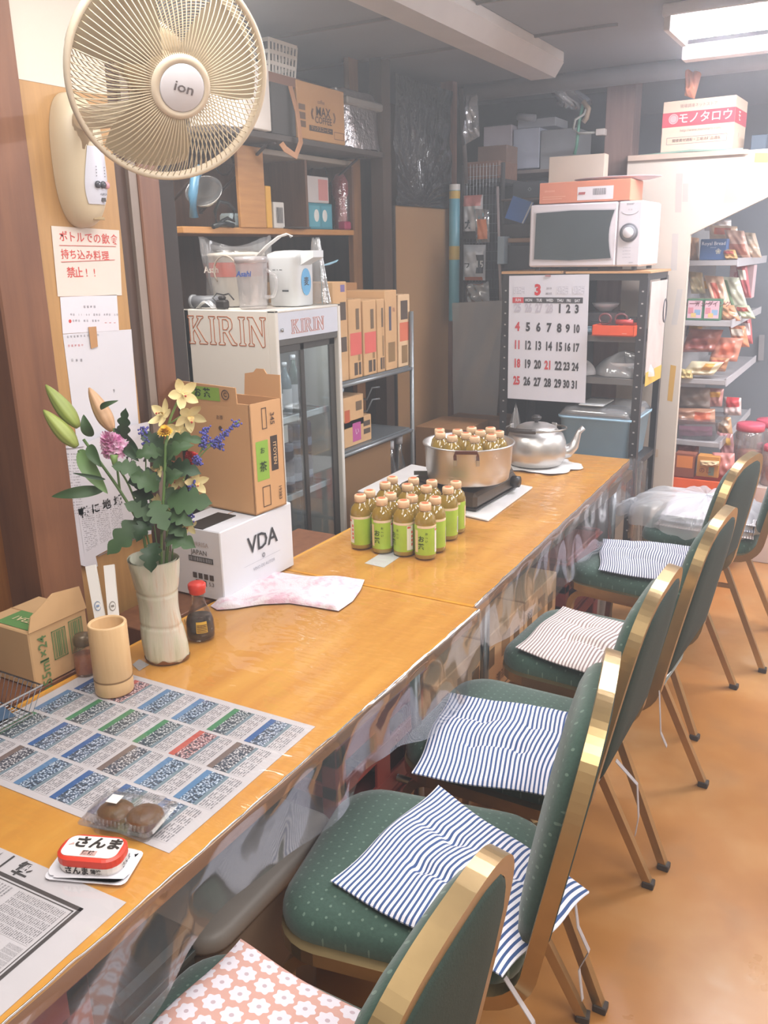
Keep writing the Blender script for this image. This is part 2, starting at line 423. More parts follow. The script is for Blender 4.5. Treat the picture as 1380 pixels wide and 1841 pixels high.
struct(MB().box(-1.65, -1.59, yy[2]+.001, yy[3], 0, 2.32, .003), 'trim_4', WPOST)
struct(MB().box(-1.70, -1.60, yy[3]+.002, yy[4], 0, 2.32), 'trim_5', mat('#2e2521', .7))
zt = at_y(10, 727, 1.18).z
struct(MB().box(-2.55, -1.657, 1.18, 1.205, 0, zt), 'wall_wainscot', WORNG)
struct(MB().box(-2.55, -1.657, 1.17, 1.21, zt, zt+.015), 'trim_6', mat('#6d6058', .5))
struct(MB().box(-2.55, -1.657, 1.19, 1.20, zt+.015, 2.32), 'wall_panel_dark', mat('#54504f', .5))
# kitchen back partition pieces
DK = mat('#2b2422', .7)
struct(MB().box(-2.06, -2.0, 3.50, 3.575, 0, 2.32), 'trim_7', mat('#4a3a30', .6))
struct(MB().box(-2.14, -2.115, 3.425, 3.50, .2, 2.32), 'wall_ply', wood('#6f4c2e', '#94683c', 3, 'Z', .6))
struct(MB().box(-2.05, -1.98, 4.165, 4.215, 0, 2.32), 'trim_8', wood('#6b4a3c', '#8a6657', 3, 'Z', .6))
struct(MB().box(-2.55, -1.3, 4.925, 4.975, 0, 2.32), 'wall_kitchen_back', mat('#45413f', .8))
# pillar, beams, pipe along the ceiling
struct(MB().box(-1.29, -1.155, 4.40, 4.53, 0, 2.32, .004), 'trim_9', wood('#75594f', '#8d7167', 3, 'Z', .6))
p1 = at_y(990, 150, 4.32)
struct(MB().tube([(-1.98, 4.32, p1.z), (1.9, 4.32, p1.z)], .042, 16), 'trim_12', mat('#a9acb2', .5), True)
for k, y in enumerate((2.95, 3.5)):
    struct(MB().box(-2.55, -1.0, y, y+.012, 2.31, 2.325), 'trim_%d' % (13+k), mat('#6f6a66', .7))

# ceiling lamps
LAMPB = mat('#c3bdb8', .5)
def lamp(label, x0, x1, y0, y1, z0, lit, along='X'):
    t = thing('ceiling_light', label, 'light', ((x0+x1)/2, (y0+y1)/2, 2.32))
    cx, cy = (x0+x1)/2, (y0+y1)/2
    w, d = x1-x0, y1-y0
    b = MB().box(-w/2, w/2, -d/2, d/2, -.04, 0, .004); b.build('housing', LAMPB, t)
    if lit:
        for k in (-1, 1):
            if along == 'X': MB().tube([(-w/2+.03, k*d*.24, -.062), (w/2-.03, k*d*.24, -.062)], .016, 12).build('fluorescent_tube', emit('#f4f4ff', lit), t, True)
            else: MB().tube([(k*w*.24, -d/2+.03, -.062), (k*w*.24, d/2-.03, -.062)], .016, 12).build('fluorescent_tube', emit('#f4f4ff', lit), t, True)
        for k in (-1, 1):
            if along == 'X': MB().box(k*(w/2-.02)-.012, k*(w/2-.02)+.012, -d/2, d/2, -.085, -.04, .003).build('end_cap', LAMPB, t)
            else: MB().box(-w/2, w/2, k*(d/2-.02)-.012, k*(d/2-.02)+.012, -.085, -.04, .003).build('end_cap', LAMPB, t)
    else:
        # trapezoid cover
        prof = [(-w/2, -.04), (-w*.3, -.095), (w*.3, -.095), (w/2, -.04)]
        b = MB(); b.prism([(x, z) for x, z in prof], d, (0, d/2, 0), (1, 0, 0), (0, 0, 1)); b.build('cover', mat('#b5b0ad', .4), t)
    return t
lamp('unlit grey fluorescent light fixture on the ceiling above the cluttered shelf', -1.50, -1.32, 2.3, 3.86, 2.2, 0, 'Y')
lamp('bright twin tube ceiling light at the upper right', -0.80, 0.45, 3.33, 3.62, 2.2, 60, 'X')
t = MB(); t.box(-0.84, 1.2, 3.86, 3.93, 2.235, 2.29, .004)
tag(t.build('rail', mat('#e2dcdc', .4)), 'long pale rail under the bright ceiling light', 'rail')

# ------------------------------------------------------------------ the two counter tables
def table_top_mat():
    n = N('honey_laminate'); g = n.noise(2.2, 6, scl=(9, 1.2, 9), rough=.6)
    n.col(n.ramp(g, [(.25, lin('#cc892c')), (.5, lin('#da9c38')), (.75, lin('#e5ad4a'))])); n.set(Roughness=.35)
    return n.m
TT = table_top_mat(); TE = wood('#8a5526', '#a56a30', 3, 'Y', .5)
def table(label, y0, y1, xb, xf, skew=0, grp='folding tables forming the counter'):
    t = thing('folding_table', label, 'table', ((xb+xf)/2, (y0+y1)/2, 0), 0, grp)
    w, d = xf-xb, y1-y0; pts = [(-w/2, -d/2), (w/2, -d/2), (w/2+skew, d/2), (-w/2, d/2)]
    MB().prism([(x, y) for x, y in pts], .006, (0, 0, .694)).build('table_top', TT, t)
    b = MB().prism([(x*.999, y) for x, y in pts], .026, (0, 0, .668)); b.build('edge_band', TE, t)
    L = mat('#8c8f92', .35, 1)
    for sx in (-1, 1):
        for sy in (-1, 1):
            MB().tube([(sx*(w/2-.06), sy*(d/2-.22), .668), (sx*(w/2-.05), sy*(d/2-.2), .012)], .0125, 10).build('leg', L, t, True)
    for sy in (-1, 1):
        MB().tube([(-(w/2-.055), sy*(d/2-.21), .32), (w/2-.055, sy*(d/2-.21), .32)], .009, 8).build('crossbar', L, t, True)
    MB().box(-w/2+.02, w/2-.03, -d/2+.05, d/2-.05, .635, .668).build('apron', mat('#5b4636', .6), t)
    return t
table('near folding table with honey coloured top holding the newspapers and flower vase', -.10, 1.772, -1.372, -.768)
table('far folding table with honey coloured top holding the tea bottles, pot and kettle', 1.778, 3.47, -1.385, -.785, -.055)

FILM = clear('#fbfbfd', .06, .07, .02, .6, 8, (1, 2.4, 1), .5)
SKIRT = clear('#eef0f2', .08, .035, .045, .35, 11, (1, 1, .6), .27)
def vinyl(label, y0, y1, xb, xf, skew, drop, seed, tape_y=()):
    """clear sheet on the top, rolled over the front edge and hanging as a wavy skirt"""
    rnd = random.Random(seed); ph = [rnd.uniform(0, 6.28) for _ in range(8)]
    t = thing('vinyl_cover', label, 'table cover', ((xb+xf)/2, (y0+y1)/2, .7), 0, 'clear vinyl covers')
    ox, oy = (xb+xf)/2, (y0+y1)/2
    def wave(y): return .5*sin(11*y+ph[0])+.3*sin(23*y+ph[1])+.2*sin(47*y+ph[2])
    def top(u, v):
        y = y0+(y1-y0)*v; f = xf+skew*v; x = xb+(f-xb)*u
        z = .7026+.0005*sin(31*x+9*y+ph[3])*sin(17*y+ph[4])
        if u > .94: z += .0008
        return (x-ox, y-oy, z-.7)
    MB().grid(top, 30, 80).build('top_sheet', FILM, t, True)
    def fold(y): return sum(c_*abs(sin(f_*y+p_))**1.6 for c_, f_, p_ in ((.5, 7.3, ph[5]), (.3, 12.1, ph[6]), (.2, 19.7, ph[7])))
    def skirt(u, v):
        y = y0+(y1-y0)*u; f = xf+skew*u; d = drop(y); s = v*(d+.006)
        ang = min(s/.008, pi/2); r = max(0, s-.0125)
        x = f+.002+.006*sin(ang)+r*(.05+.20*fold(y))+.004*sin(31*y+25*r+ph[4])*min(1, r/.03)
        z = .7032-.006*(1-cos(ang)) if s < .0125 else .6972-r
        return (x-ox, y-oy+.006*sin(14*y+ph[1])*min(1, r/.05), z-.7)
    n = int((y1-y0)*150)
    MB().grid(skirt, n, 16).build('skirt', SKIRT, t, True)
    # white dashes of glare along the edge, shaped as a pale wavy bead
    b = MB(); y = y0
    pts = []
    while y < y1-.01:
        f = xf+skew*(y-y0)/(y1-y0); pts.append((f+.004+.0016*wave(y*3)-ox, y-oy, .0038+.0012*wave(y*4.3))); y += .012
    b.tube(pts, .0017, 6); b.build('glare_bead', clear('#ffffff', .08, .3, .25), t, True)
    return t
vinyl('clear vinyl cover on the near table, hanging down its front', -.08, 1.768, -1.36, -.768, 0, lambda y: .135+.02*sin(5*y)+.02*sin(13*y+1), 1)
vinyl('clear vinyl cover on the far table, hanging down its front', 1.782, 3.47, -1.37, -.785, -.055, lambda y: .15+.05*min(1, max(0, y-1.8))+.012*sin(9*y), 4)
# loose end of the film hanging at the far corner
b = MB(); c0 = at_z(1125, 835, .70)
b.grid(lambda u, v: (c0.x-.02+.07*u+.02*sin(14*u+5*v)+.03*v, 3.478+.03*sin(9*u+2)+.02*v, .70-.36*v+.01*sin(20*u)), 20, 20)
tag(b.build('plastic_sheet', SKIRT, None, True), 'crumpled clear plastic hanging off the far end of the counter', 'plastic sheet')
# ------------------------------------------------------------------ banquet chairs and their cushions
GOLD = mat('#b3986c', .3, .85, var=.10, scale=18, bump=.03, bscale=40); FAB = dotted(); FABV = dotted('X'); FABB = mat('#26362f', .9, var=.15, scale=120, bump=.2, bscale=300)
CAP = mat('#3a3029', .6); HW = .205
def sq(a): return [(-a, -a), (a, -a), (a, a), (-a, a)]
def pad(b, rings, fn=None):
    """stack of closed outlines; rings = (list of 2d points, height)"""
    n = len(rings[0][0]); vs = []
    for pts, z in rings:
        for x, y in pts: vs.append(fn(x, y, z) if fn else (x, y, z))
    fs = []
    for j in range(len(rings)-1):
        for i in range(n): fs.append((j*n+i, j*n+(i+1) % n, (j+1)*n+(i+1) % n, (j+1)*n+i))
    fs += [tuple(range(n))[::-1], tuple((len(rings)-1)*n+i for i in range(n))]
    b.add(vs, fs); return b
def scaled(pts, k): return [(x*k, y*k) for x, y in pts]
def make_chair(label, grp):
    t = thing('banquet_chair', label, 'chair', (0, 0, 0), 0, grp)
    half = [V((-.215, -y, .43)) for y in (0, .07)]
    half += arc((-.14, -.13, .43), .075, pi, 1.5*pi, 6, 'xy')
    half += [V((x, -HW, .43)) for x in (-.05, .05, .125)]
    half += arc((.125, -HW, .515), .085, -pi/2, -pi/14, 6, 'xz')[1:]
    prof = [(.55, HW), (.65, .2), (.74, .19), (.80, .177), (.845, .155), (.875, .12), (.89, .075), (.893, .03)]
    st_ = [V((.208+.19*(z-.5), -y, z)) for z, y in prof]
    for _ in range(2): st_ = [st_[0]]+[q for a_, b_ in zip(st_, st_[1:]) for q in (a_.lerp(b_, .25), a_.lerp(b_, .75))]+[st_[-1]]
    half += st_
    full = half + [V((p.x, -p.y, p.z)) for p in reversed(half[1:])]
    MB().sweep(full, sq(.0125), True, up=(0, 0, 1)).build('frame', GOLD, t)
    base = rrect(.425, .395, .085, 6); o = [(x-.02, y) for x, y in base]
    def sc(k): return [(-.02+(x+.02)*k, y*k) for x, y in o]
    pad(MB(), [(sc(.96), .425), (sc(1.0), .438), (sc(1.005), .455), (sc(.985), .472), (sc(.93), .484), (sc(.8), .492), (sc(.55), .498), (sc(.25), .5)]).build('seat', FAB, t, True)
    # back pad in the plane of the stiles
    out = [(-.185, .53), (.185, .53), (.183, .6), (.178, .7), (.167, .78), (.148, .83), (.118, .862), (.07, .877), (0, .88), (-.07, .877), (-.118, .862), (-.148, .83), (-.167, .78), (-.178, .7), (-.183, .6)]
    out = [(out[i][0]*(1-f)+out[(i+1) % 15][0]*f, out[i][1]*(1-f)+out[(i+1) % 15][1]*f) for i in range(15) for f in (0, .5)]
    def rg(k): return [(a*k, .71+(z-.71)*k) for a, z in out]
    def mp(a, z, c): return (.208+.19*(z-.5)+c, a, z)
    pad(MB(), [(rg(1), .006), (rg(1.0), -.008), (rg(.985), -.022), (rg(.93), -.033), (rg(.8), -.04), (rg(.5), -.045), (rg(.2), -.046)], mp).build('backrest', FABV, t, True)
    pad(MB(), [(rg(1.0), .006), (rg(.99), .013), (rg(.95), .017), (rg(.6), .02), (rg(.2), .021)], mp).build('back_panel', FABB, t, True, label='plain dark back panel')
    for s in (-1, 1):
        y = s*.183
        p = [V((-.235, y*1.1, .012)), V((-.205, y, .34))]+arc((-.145, y, .345), .06, pi*.97, pi/2, 5, 'xz')+[V((-.03, y, .405))]
        f = MB().sweep(p, sq(.010), up=(0, 1, 0)).build('leg', GOLD, t)
        MB().box(-.249, -.221, y*1.1-.013, y*1.1+.013, 0, .018, .002).build('foot_cap', CAP, f)
        p = [V((-.03, y, .405)), V((.04, y, .405))]+arc((.045, y, .345), .06, pi/2, pi*.13, 5, 'xz')+[V((.262, y*1.14, .012))]
        f = MB().sweep(p, sq(.010), up=(0, 1, 0)).build('leg', GOLD, t)
        MB().box(.25, .278, y*1.14-.013, y*1.14+.013, 0, .018, .002).build('foot_cap', CAP, f)
        MB().bar((-.207, y*1.0, .31), (.135, y*1.03, .31), .009, .016).build('stretcher', GOLD, t)
    for x in (-.12, .06): MB().bar((x, -.2, .413), (x, .2, .413), .02, .012).build('seat_support', GOLD, t)
    return t
CH = [(-.585, .64, 0, 'green banquet chair nearest the camera, holding the pink flowered cushion'),
      (-.580, 1.15, 11, 'green banquet chair with dotted seat under the slanted blue striped cushion'),
      (-.60, 1.655, 0, 'green banquet chair under the broad straight blue striped cushion'),
      (-.57, 2.17, -3, 'green banquet chair under the beige striped cushion'),
      (-.60, 2.86, -8, 'green banquet chair under the small navy striped cushion, fourth chair behind the pink cushion'),
      (-.50, 3.42, 0, 'green banquet chair under the plastic bag of folded cushions, farthest in the row')]
chair0 = None
for i, (x, y, r, lb) in enumerate(CH):
    g = 'green banquet chairs along the counter'
    if i == 0: chair0 = make_chair(lb, g); chair0.location = (x, y, 0); chair0.rotation_euler = (0, 0, radians(r))
    else: dup(chair0, (x, y, 0), radians(r), lb, g)

def cushion(label, cs, m, th=.034, tufts=True, ties=(), droop=None, tag_at=None, group='seat cushions on the chairs'):
    """cs = four corners (u0v0, u1v0, u1v1, u0v1) lying on the seat"""
    cs = [V(c) for c in cs]; c0 = sum(cs, V())/4; zb = min(c.z for c in cs)
    t = thing('seat_cushion', label, 'cushion', (c0.x, c0.y, c0.z), 0, group)
    L = ((cs[1]-cs[0]).length+(cs[2]-cs[3]).length)/2
    def P(u, v): return cs[0]*(1-u)*(1-v)+cs[1]*u*(1-v)+cs[2]*u*v+cs[3]*(1-u)*v
    def puff(u, v):
        e = (min(u, 1-u)*2)**.42*(min(v, 1-v)*2)**.42
        d = 0
        if tufts:
            for tv in (.36, .66):
                d += .42*math.exp(-((v-tv)/.035)**2)*(.55+.45*sin(u*9+tv*9))*min(1, 6*min(u, 1-u))
            for tu in (.35, .68):
                d += .16*math.exp(-((u-tu)/.04)**2)
                for tv in (.36, .66): d += .3*math.exp(-((u-tu)**2+(v-tv)**2)/.002)
        return th*max(.05, e*(1-min(.75, d)))
    def dz(u, v): return droop(u, v) if droop else 0
    def edge(u, v):   # slightly wavy outline
        return V((.004*sin(9*v+3*u), .004*sin(8*u+2), 0))
    top = MB(); top.grid(lambda u, v: P(u, v)+edge(u, v)+V((0, 0, puff(u, v)+.0015+dz(u, v)))-c0, 54, 54)
    top.build('cover', m, t, True)
    bot = MB(); bot.grid(lambda u, v: P(u, v)+edge(u, v)+V((0, 0, .0008+dz(u, v)))-c0, 18, 18, flip=True); bot.build('underside', m, t, True)
    for path in ties:
        MB().sweep([V(p)-c0 for p in path], [(-.005, -.0008), (.005, -.0008), (.005, .0008), (-.005, .0008)], up=(1, 0, 0)).build('tie', TIE, t)
    if tag_at:
        a, b, c, d = [V(q)-c0 for q in tag_at]; MB().quad(a, b, c, d).build('care_tag', mat('#e6e6ea', .7), t)
    return t
TIE = stripes('#5f5c6c', '#a9a2a4', 3)
NAVY = stripes('#3c5687', '#e6e4ec', 34); NAVY2 = stripes('#3c5687', '#e6e4ec', 32); BEIG = stripes('#9a8582', '#ece2df', 34); NAVY3 = stripes('#4b5674', '#e4e2ea', 40)
Z0 = .502
def zz(px, py, z=Z0): return at_z(px, py, z)
cushion('pink seat cushion with white flowers on the chair nearest the camera',
        [V((-.765, .50, Z0)), V((-.40, .43, Z0)), V((-.36, .79, Z0)), V((-.755, .825, Z0))], flowers(), tufts=False, th=.036)
cB = [zz(785, 1415), zz(592, 1588), zz(903, 1756), zz(1062, 1605)]
cushion('blue striped cushion lying askew and poking out behind the backrest', [cB[1], cB[2], cB[3], cB[0]], NAVY,
        ties=[[cB[3]+V((-.03, .0, .0)), cB[3]+V((-.01, -.03, -.05)), cB[3]+V((.008, -.02, -.10)), cB[3]+V((-.006, -.024, -.14)), cB[3]+V((.006, -.035, -.19))],
              [cB[2]+V((.0, .01, -.01)), cB[2]+V((.05, .0, -.06)), cB[2]+V((.06, .0, -.11)), cB[2]+V((.046, .006, -.15)), cB[2]+V((.056, .01, -.2))]])
cushion('broad blue striped cushion lying straight on its seat', [zz(738, 1393), zz(1003, 1436), zz(1050, 1288), zz(808, 1248)], NAVY2,
        ties=[[V((-.375, 1.60, .50)), V((-.33, 1.61, .45)), V((-.32, 1.60, .38)), V((-.325, 1.605, .33))]])
cD = [zz(925, 1166), zz(1085, 1226), zz(1215, 1150), zz(1010, 1092)]
cushion('beige striped cushion with a white care tag', [cD[0], cD[1]+V((.06, -.01, 0)), cD[2], cD[3]], BEIG,
        ties=[[cD[1]+V((.13, .02, 0)), cD[1]+V((.14, .0, -.05)), cD[1]+V((.145, .0, -.1)), cD[1]+V((.16, .01, -.14))]],
        tag_at=[V((-.405, 2.0, .516)), V((-.365, 2.0, .50)), V((-.36, 2.06, .50)), V((-.40, 2.06, .516))])
cushion('small navy striped cushion on the fifth seat, finely striped', [zz(1075, 1026), zz(1243, 1054), zz(1246, 984), zz(1082, 970)], NAVY3,
        ties=[[V((-.43, 3.0, .505)), V((-.40, 2.98, .49)), V((-.385, 2.95, .45))], [V((-.425, 2.72, .5)), V((-.40, 2.69, .45)), V((-.40, 2.69, .40)), V((-.41, 2.7, .33))]])
# folded cushions in a clear bag on the farthest chair
for k in range(3):
    z = .503+.022*k
    cushion(['lowest folded grey striped cushion in the clear bag', 'middle folded grey striped cushion in the clear bag', 'top folded pale striped cushion in the clear bag'][k],
            [V((-.68+.01*k, 3.25, z)), V((-.32, 3.23+.01*k, z)), V((-.33, 3.58, z)), V((-.67, 3.60, z))], [BEIG, NAVY3, stripes('#cfc6c6', '#ece8ea', 40)][k], th=.02, tufts=False, group='cushions in the clear bag')
t = thing('plastic_bag', 'clear plastic bag over the folded cushions on the farthest chair', 'bag', (-.52, 3.4, .505))
rb = random.Random(3); ph = [rb.uniform(0, 6) for _ in range(6)]
def bagf(u, v):
    a = 2*pi*u; r = 1+.05*sin(7*a+ph[0])+.04*sin(13*a+ph[1]); k = sin(v*pi/2)**.6
    z = .1*cos(v*pi/2)**.7+.006*sin(9*a+8*v)*k+.004*sin(21*a+ph[2])
    x = .225*k*r*cos(a); y = .225*k*r*sin(a)
    if cos(a) < -.3: x -= .10*k*(-cos(a)-.3)
    return (x, y, max(z, .0005) if k < .99 else z-.01)
MB().grid(bagf, 90, 24).build('film', clear('#f8f8fa', .2, .04, .34, .4, 14, rim=.2), t, True)
MB().grid(lambda u, v: (-.25-.1*u, -.05-.05*v+.03*sin(8*u), .04-.02*u+.03*sin(7*v+3*u)), 12, 12).build('loose_neck', clear('#f8f8fa', .2, .04, .34, .4, 14, rim=.2), t, True)
# ------------------------------------------------------------------ printed sheets under the vinyl
ZC = .7035
PAPER = mat('#d2cccb', .7, var=.02)
def sheet(b, x0, x1, y0, y1, z): b.add([(x0, y0, z), (x1, y0, z), (x1, y1, z), (x0, y1, z)], [(0, 1, 2, 3)], [(1, 0), (1, 0), (1, 1), (0, 1)])
NP = V((-1.08, .935, .7005)); t = thing('newspaper', 'newspaper page of rows of team photographs under the vinyl', 'newspaper', NP, radians(1.2))
MB().box(-.272, .272, -.192, .197, 0, .0006).build('page', PAPER, t)
def nq(b, x0, x1, y0, y1, z):   # up = -x, reading direction = +y
    b.add([(x1, y0, z), (x1, y1, z), (x0, y1, z), (x0, y0, z)], [(0, 1, 2, 3)], [(0, 0), (1, 0), (1, 1), (0, 1)])
tops = ['#2b5f97', '#3f8a55', '#2c5ba0', '#356f9c', '#c25248', '#4c9160']
k = 0
NT = newsprint('#d1cbca', '#5c5a60', 6, 4, .42)
tx = MB()
pm = [photo('#33639a', '#dfe4ea', '#5f7690', 1), photo('#448a5c', '#e4e3e0', '#4c5f66', 2), photo('#c45a4a', '#e6d6d2', '#a15a5c', 3), photo('#5d88ad', '#d8e2ea', '#54708c', 4), photo('#7c6a62', '#e8e4e0', '#575560', 5)]
seq = [0, 1, 3, 0, 4, 0, 1, 2, 3, 0, 1, 3, 0, 4, 1, 3, 0, 3, 2, 1, 0, 3, 4, 0, 1, 0, 2, 3]
for r in range(6):
    for c in range(4):
        x0 = -.245+r*.085+(.004 if c % 2 else -.004); y0 = -.178+c*.092
        pb = MB(); nq(pb, x0, x0+.048, y0, y0+.084, .0010); pb.build('team_photograph', pm[seq[k]], t); k += 1
        nq(tx, x0+.051, x0+.078, y0, y0+.084, .0010)
tx.build('print_columns', NT, t)

N2 = V((-.985, .44, .7005)); t = thing('newspaper', 'newspaper page with a thick black frame in the near corner of the table', 'newspaper', N2, radians(2))
MB().box(-.22, .207, -.23, .2, 0, .0006).build('page', PAPER, t)
b = MB()
for w_, o_ in ((.006, 0), (.0015, .009)):
    x0, x1, y0, y1 = -.19+o_, .165-o_, -.22+o_, .165-o_
    for q in ((x0, x1, y1-w_, y1), (x0, x1, y0, y0+w_), (x0, x0+w_, y0, y1), (x1-w_, x1, y0, y1)): sheet(b, *q, .0011)
b.build('printed_frame', mat('#4a423f', .7), t)
b = MB(); INK = mat('#3f3a38', .7)
for i, ch in enumerate('陸奥一博'): b.text(ch, .030, (-.075+.036*i, .182, .0012), (0, 1, 0), (-1, 0, 0), .02)
for i, ch in enumerate('コツコツ'): b.text(ch, .034, (-.11+.04*i, .105, .0012), (0, 1, 0), (-1, 0, 0), .04)
for i, ch in enumerate('商事理'): b.text(ch, .030, (.02+.035*i, .055, .0012), (0, 1, 0), (-1, 0, 0), .03)
b.build('lettering', INK, t)
b = MB()
for x0, x1, y0, y1 in ((-.175, -.12, .0, .15), (.06, .15, .085, .15), (-.175, .0, -.2, .03), (.01, .15, -.2, .035), (-.11, .05, .13, .15), (.125, .15, .04, .08)): nq(b, x0, x1, y0, y1, .0010)
b.build('print_columns', newsprint('#d1cbca', '#4b484a', 26, 5, .44, 3), t)

def flatsheet(name, label, cat, pts, z, m, th=.0004):
    ps = [V((p.x, p.y, z)) for p in pts]; c = sum(ps, V())/len(ps)
    b = MB(); b.prism([(p.x-c.x, p.y-c.y) for p in ps], th, (0, 0, 0)); return tag(b.build(name, m, None, loc=None), label, cat), c
o, c = flatsheet('note_strip', 'pale note strip under the vinyl in front of the tea bottles', 'note', [at_z(*q, .7) for q in ((655, 1013), (690, 1021), (728, 995), (697, 987))], .7005, mat('#dfe0dc', .6)); o.location = c
o, c = flatsheet('paper_scrap', 'small grey scrap under the vinyl beside the bamboo cup', 'paper', [at_z(*q, .7) for q in ((238, 1196), (250, 1207), (268, 1196), (250, 1186))], .7012, mat('#b9b5b0', .6)); o.location = c

# ------------------------------------------------------------------ food pack, fish tin pack
t = thing('food_pack', 'clear hinged food pack holding two brown simmered pieces', 'food pack', (-.898, .765, ZC), radians(13))
CP = clear('#ffffff', .04, .04, .015, rim=.3)
b = MB()
def ring(w, d, z): return (rrect(w, d, .01, 3), z)
pad(b, [ring(.095, .06, 0), ring(.108, .073, .021), ring(.124, .088, .022)]); b.build('tray', CP, t)
b = MB(); pad(b, [ring(.126, .09, .0225), ring(.112, .076, .0235), ring(.104, .068, .037), ring(.06, .03, .0375)]); b.build('lid', CP, t)
b = MB()
for i in range(16): b.box(-.052+i*.0066, -.0495+i*.0066, -.0395, -.0365, .0235, .034, .0006)
for i in range(9): b.box(.0525, .0555, -.03+i*.0066, -.0275+i*.0066, .0235, .034, .0006)
b.build('lid_ribs', CP, t)
BR = mat('#6f4c2a', .35, var=.3, scale=40, bump=.5, bscale=60)
for (x, y, rx, ry) in ((-.024, .002, .030, .027), (.026, .003, .030, .029)):
    b = MB(); b.ball((x, y, .017), rx, ry, .016, 14, 8)
    tag(b.build('simmered_fish', BR, None, True), 'left brown simmered piece in the clear pack' if x < 0 else 'right brown simmered piece in the clear pack', 'food', 'simmered pieces').matrix_world = Matrix.Translation((-.898, .765, ZC)) @ Matrix.Rotation(radians(13), 4, 'Z')
MB().box(-.036, -.017, -.004, .016, .038, .0386).build('price_label', mat('#e6dcd6', .6), t)
t = thing('tin_pack', 'red and white tinned fish pack lying on a white tray', 'tin', (-.876, .676, ZC), radians(22))
b = MB(); pad(b, [ring(.118, .07, 0), ring(.120, .072, .002), (rrect(.118, .07, .02), .005), (rrect(.108, .06, .02), .0055)]); b.build('white_tray', mat('#e4e2e8', .35), t)
b = MB(); pad(b, [(rrect(.09, .05, .02), .0055), (rrect(.094, .054, .022), .010), (rrect(.094, .054, .022), .0205)]); b.build('tin_side', mat('#ece6e2', .35), t)
b = MB(); pad(b, [(rrect(.0945, .0545, .022), .018), (rrect(.095, .055, .022), .020), (rrect(.095, .055, .022), .029), (rrect(.088, .048, .02), .031), (rrect(.06, .03, .014), .031)]); b.build('red_rim', mat('#d9402c', .35), t)
b = MB(); b.prism(rrect(.082, .042, .012), .0012, (0, 0, .0308)); b.build('top_label', mat('#efe9e4', .4), t)
b = MB(); b.text('さんま', .024, (.006, .006, .0328), (1, 0, 0), (0, 1, 0), .04); b.text('さんま', .012, (-.012, -.0285, .013), (1, 0, 0), (0, 0, 1), .04)
b.text('蒲焼', .008, (.016, -.0285, .013), (1, 0, 0), (0, 0, 1), .03); b.text('さんま', .009, (.0485, .0, .013), (0, 1, 0), (0, 0, 1), .03)
b.text('蒲焼', .009, (.0, -.014, .0328), (1, 0, 0), (0, 1, 0), .02); b.build('lettering', mat('#2c2624', .5), t)
b = MB(); b.prism([(-.01, -.005), (.012, -.005), (.012, .005), (-.01, .005)], .0003, (0, -.014, .0322)); b.prism([(0, 0), (.008, .002), (.006, .006)], .0004, (-.036, .0, .0322)); b.build('label_patch', mat('#c9a29a', .5), t)

# ------------------------------------------------------------------ bamboo cup, chopsticks, shaker, soy sauce
t = thing('bamboo_cup', 'pale bamboo cup holding two paper chopstick sleeves', 'cup', (-1.243, 1.062, ZC))
BAM = wood('#c9a070', '#d9b688', 5, 'Z', .4)
MB().lathe([(.0365, 0), (.0375, .002), (.0375, .028), (.0365, .031), (.0375, .034), (.0372, .144), (.0360, .146), (.0315, .146), (.0305, .143), (.030, .03), (.0001, .03)], n=36, cap=True).build('cup_wall', BAM, t, True)
MB().lathe([(.0376, .029), (.0382, .0305), (.0376, .0325)], n=36, cap=False).build('bamboo_node', mat('#8f6d48', .6, var=.2, scale=60), t, True)
MB().lathe([(.0356, .1462), (.032, .1462)], n=36, cap=False).build('rim', mat('#e0b98a', .6), t)
SL = mat('#e6e1dc', .6, var=.03)
for i, (dx, dy, px, py) in enumerate(((-.008, .0, 163, 1017), (.012, .004, 196, 1016))):
    base = V((-1.243+dx, 1.062+dy, ZC+.035)); tip = at_d(px, py, 1.735)
    s = thing('chopstick_sleeve', ['left white paper chopstick sleeve in the bamboo cup', 'right white paper chopstick sleeve in the bamboo cup'][i], 'chopsticks', base, 0, 'chopstick sleeves')
    d = tip-base; MB().bar((0, 0, 0), d, .021, .006, up=(-.5, .8, .2)).build('sleeve', SL, s)
    dn = d.normalized(); sd = dn.cross(V((.7, -.7, .1))).normalized(); nn = sd.cross(dn)
    if nn.dot(V((1, -1, 0))) < 0: nn = -nn; 
    c = d*.62+nn*.0043
    b = MB(); pts = [c+sd*(.006*cos(a))+dn*(.009*sin(a)) for a in [k*pi/6 for k in range(12)]]
    b.tube(pts, .0007, 5, True); b.bar(c-sd*.003, c+sd*.003, .004, .0008, up=nn); b.build('printed_crest', mat(['#7186a8', '#7d7468'][i], .6), s)
t = thing('spice_shaker', 'glass spice shaker with a domed lid, half hidden behind the bamboo cup', 'shaker', (-1.352, 1.088, ZC))
MB().lathe([(.021, 0), (.023, .003), (.023, .05), (.017, .062), (.017, .066)], n=24).build('glass_jar', clear('#f6ece4', .05, .07, .03, rim=.35), t, True)
MB().lathe([(.0205, .003), (.0210, .006), (.0210, .042), (.0001, .043)], n=24).build('spice', mat('#a86a44', .8, var=.15, scale=90), t, True)
MB().lathe([(.0175, .064), (.0185, .066), (.0185, .079), (.015, .086), (.006, .089), (.0001, .089)], n=24).build('lid', mat('#6d5d48', .35, .3), t, True)
t = thing('soy_sauce_bottle', 'soy sauce bottle with a red cap beside the vase', 'bottle', (-1.256, 1.333, ZC), radians(-30))
MB().lathe([(.027, 0), (.031, .004), (.032, .02), (.031, .04), (.024, .062), (.016, .082), (.0135, .1), (.014, .108)], n=28).build('glass_body', clear('#efe6dc', .03, .06, .03, rim=.35), t, True)
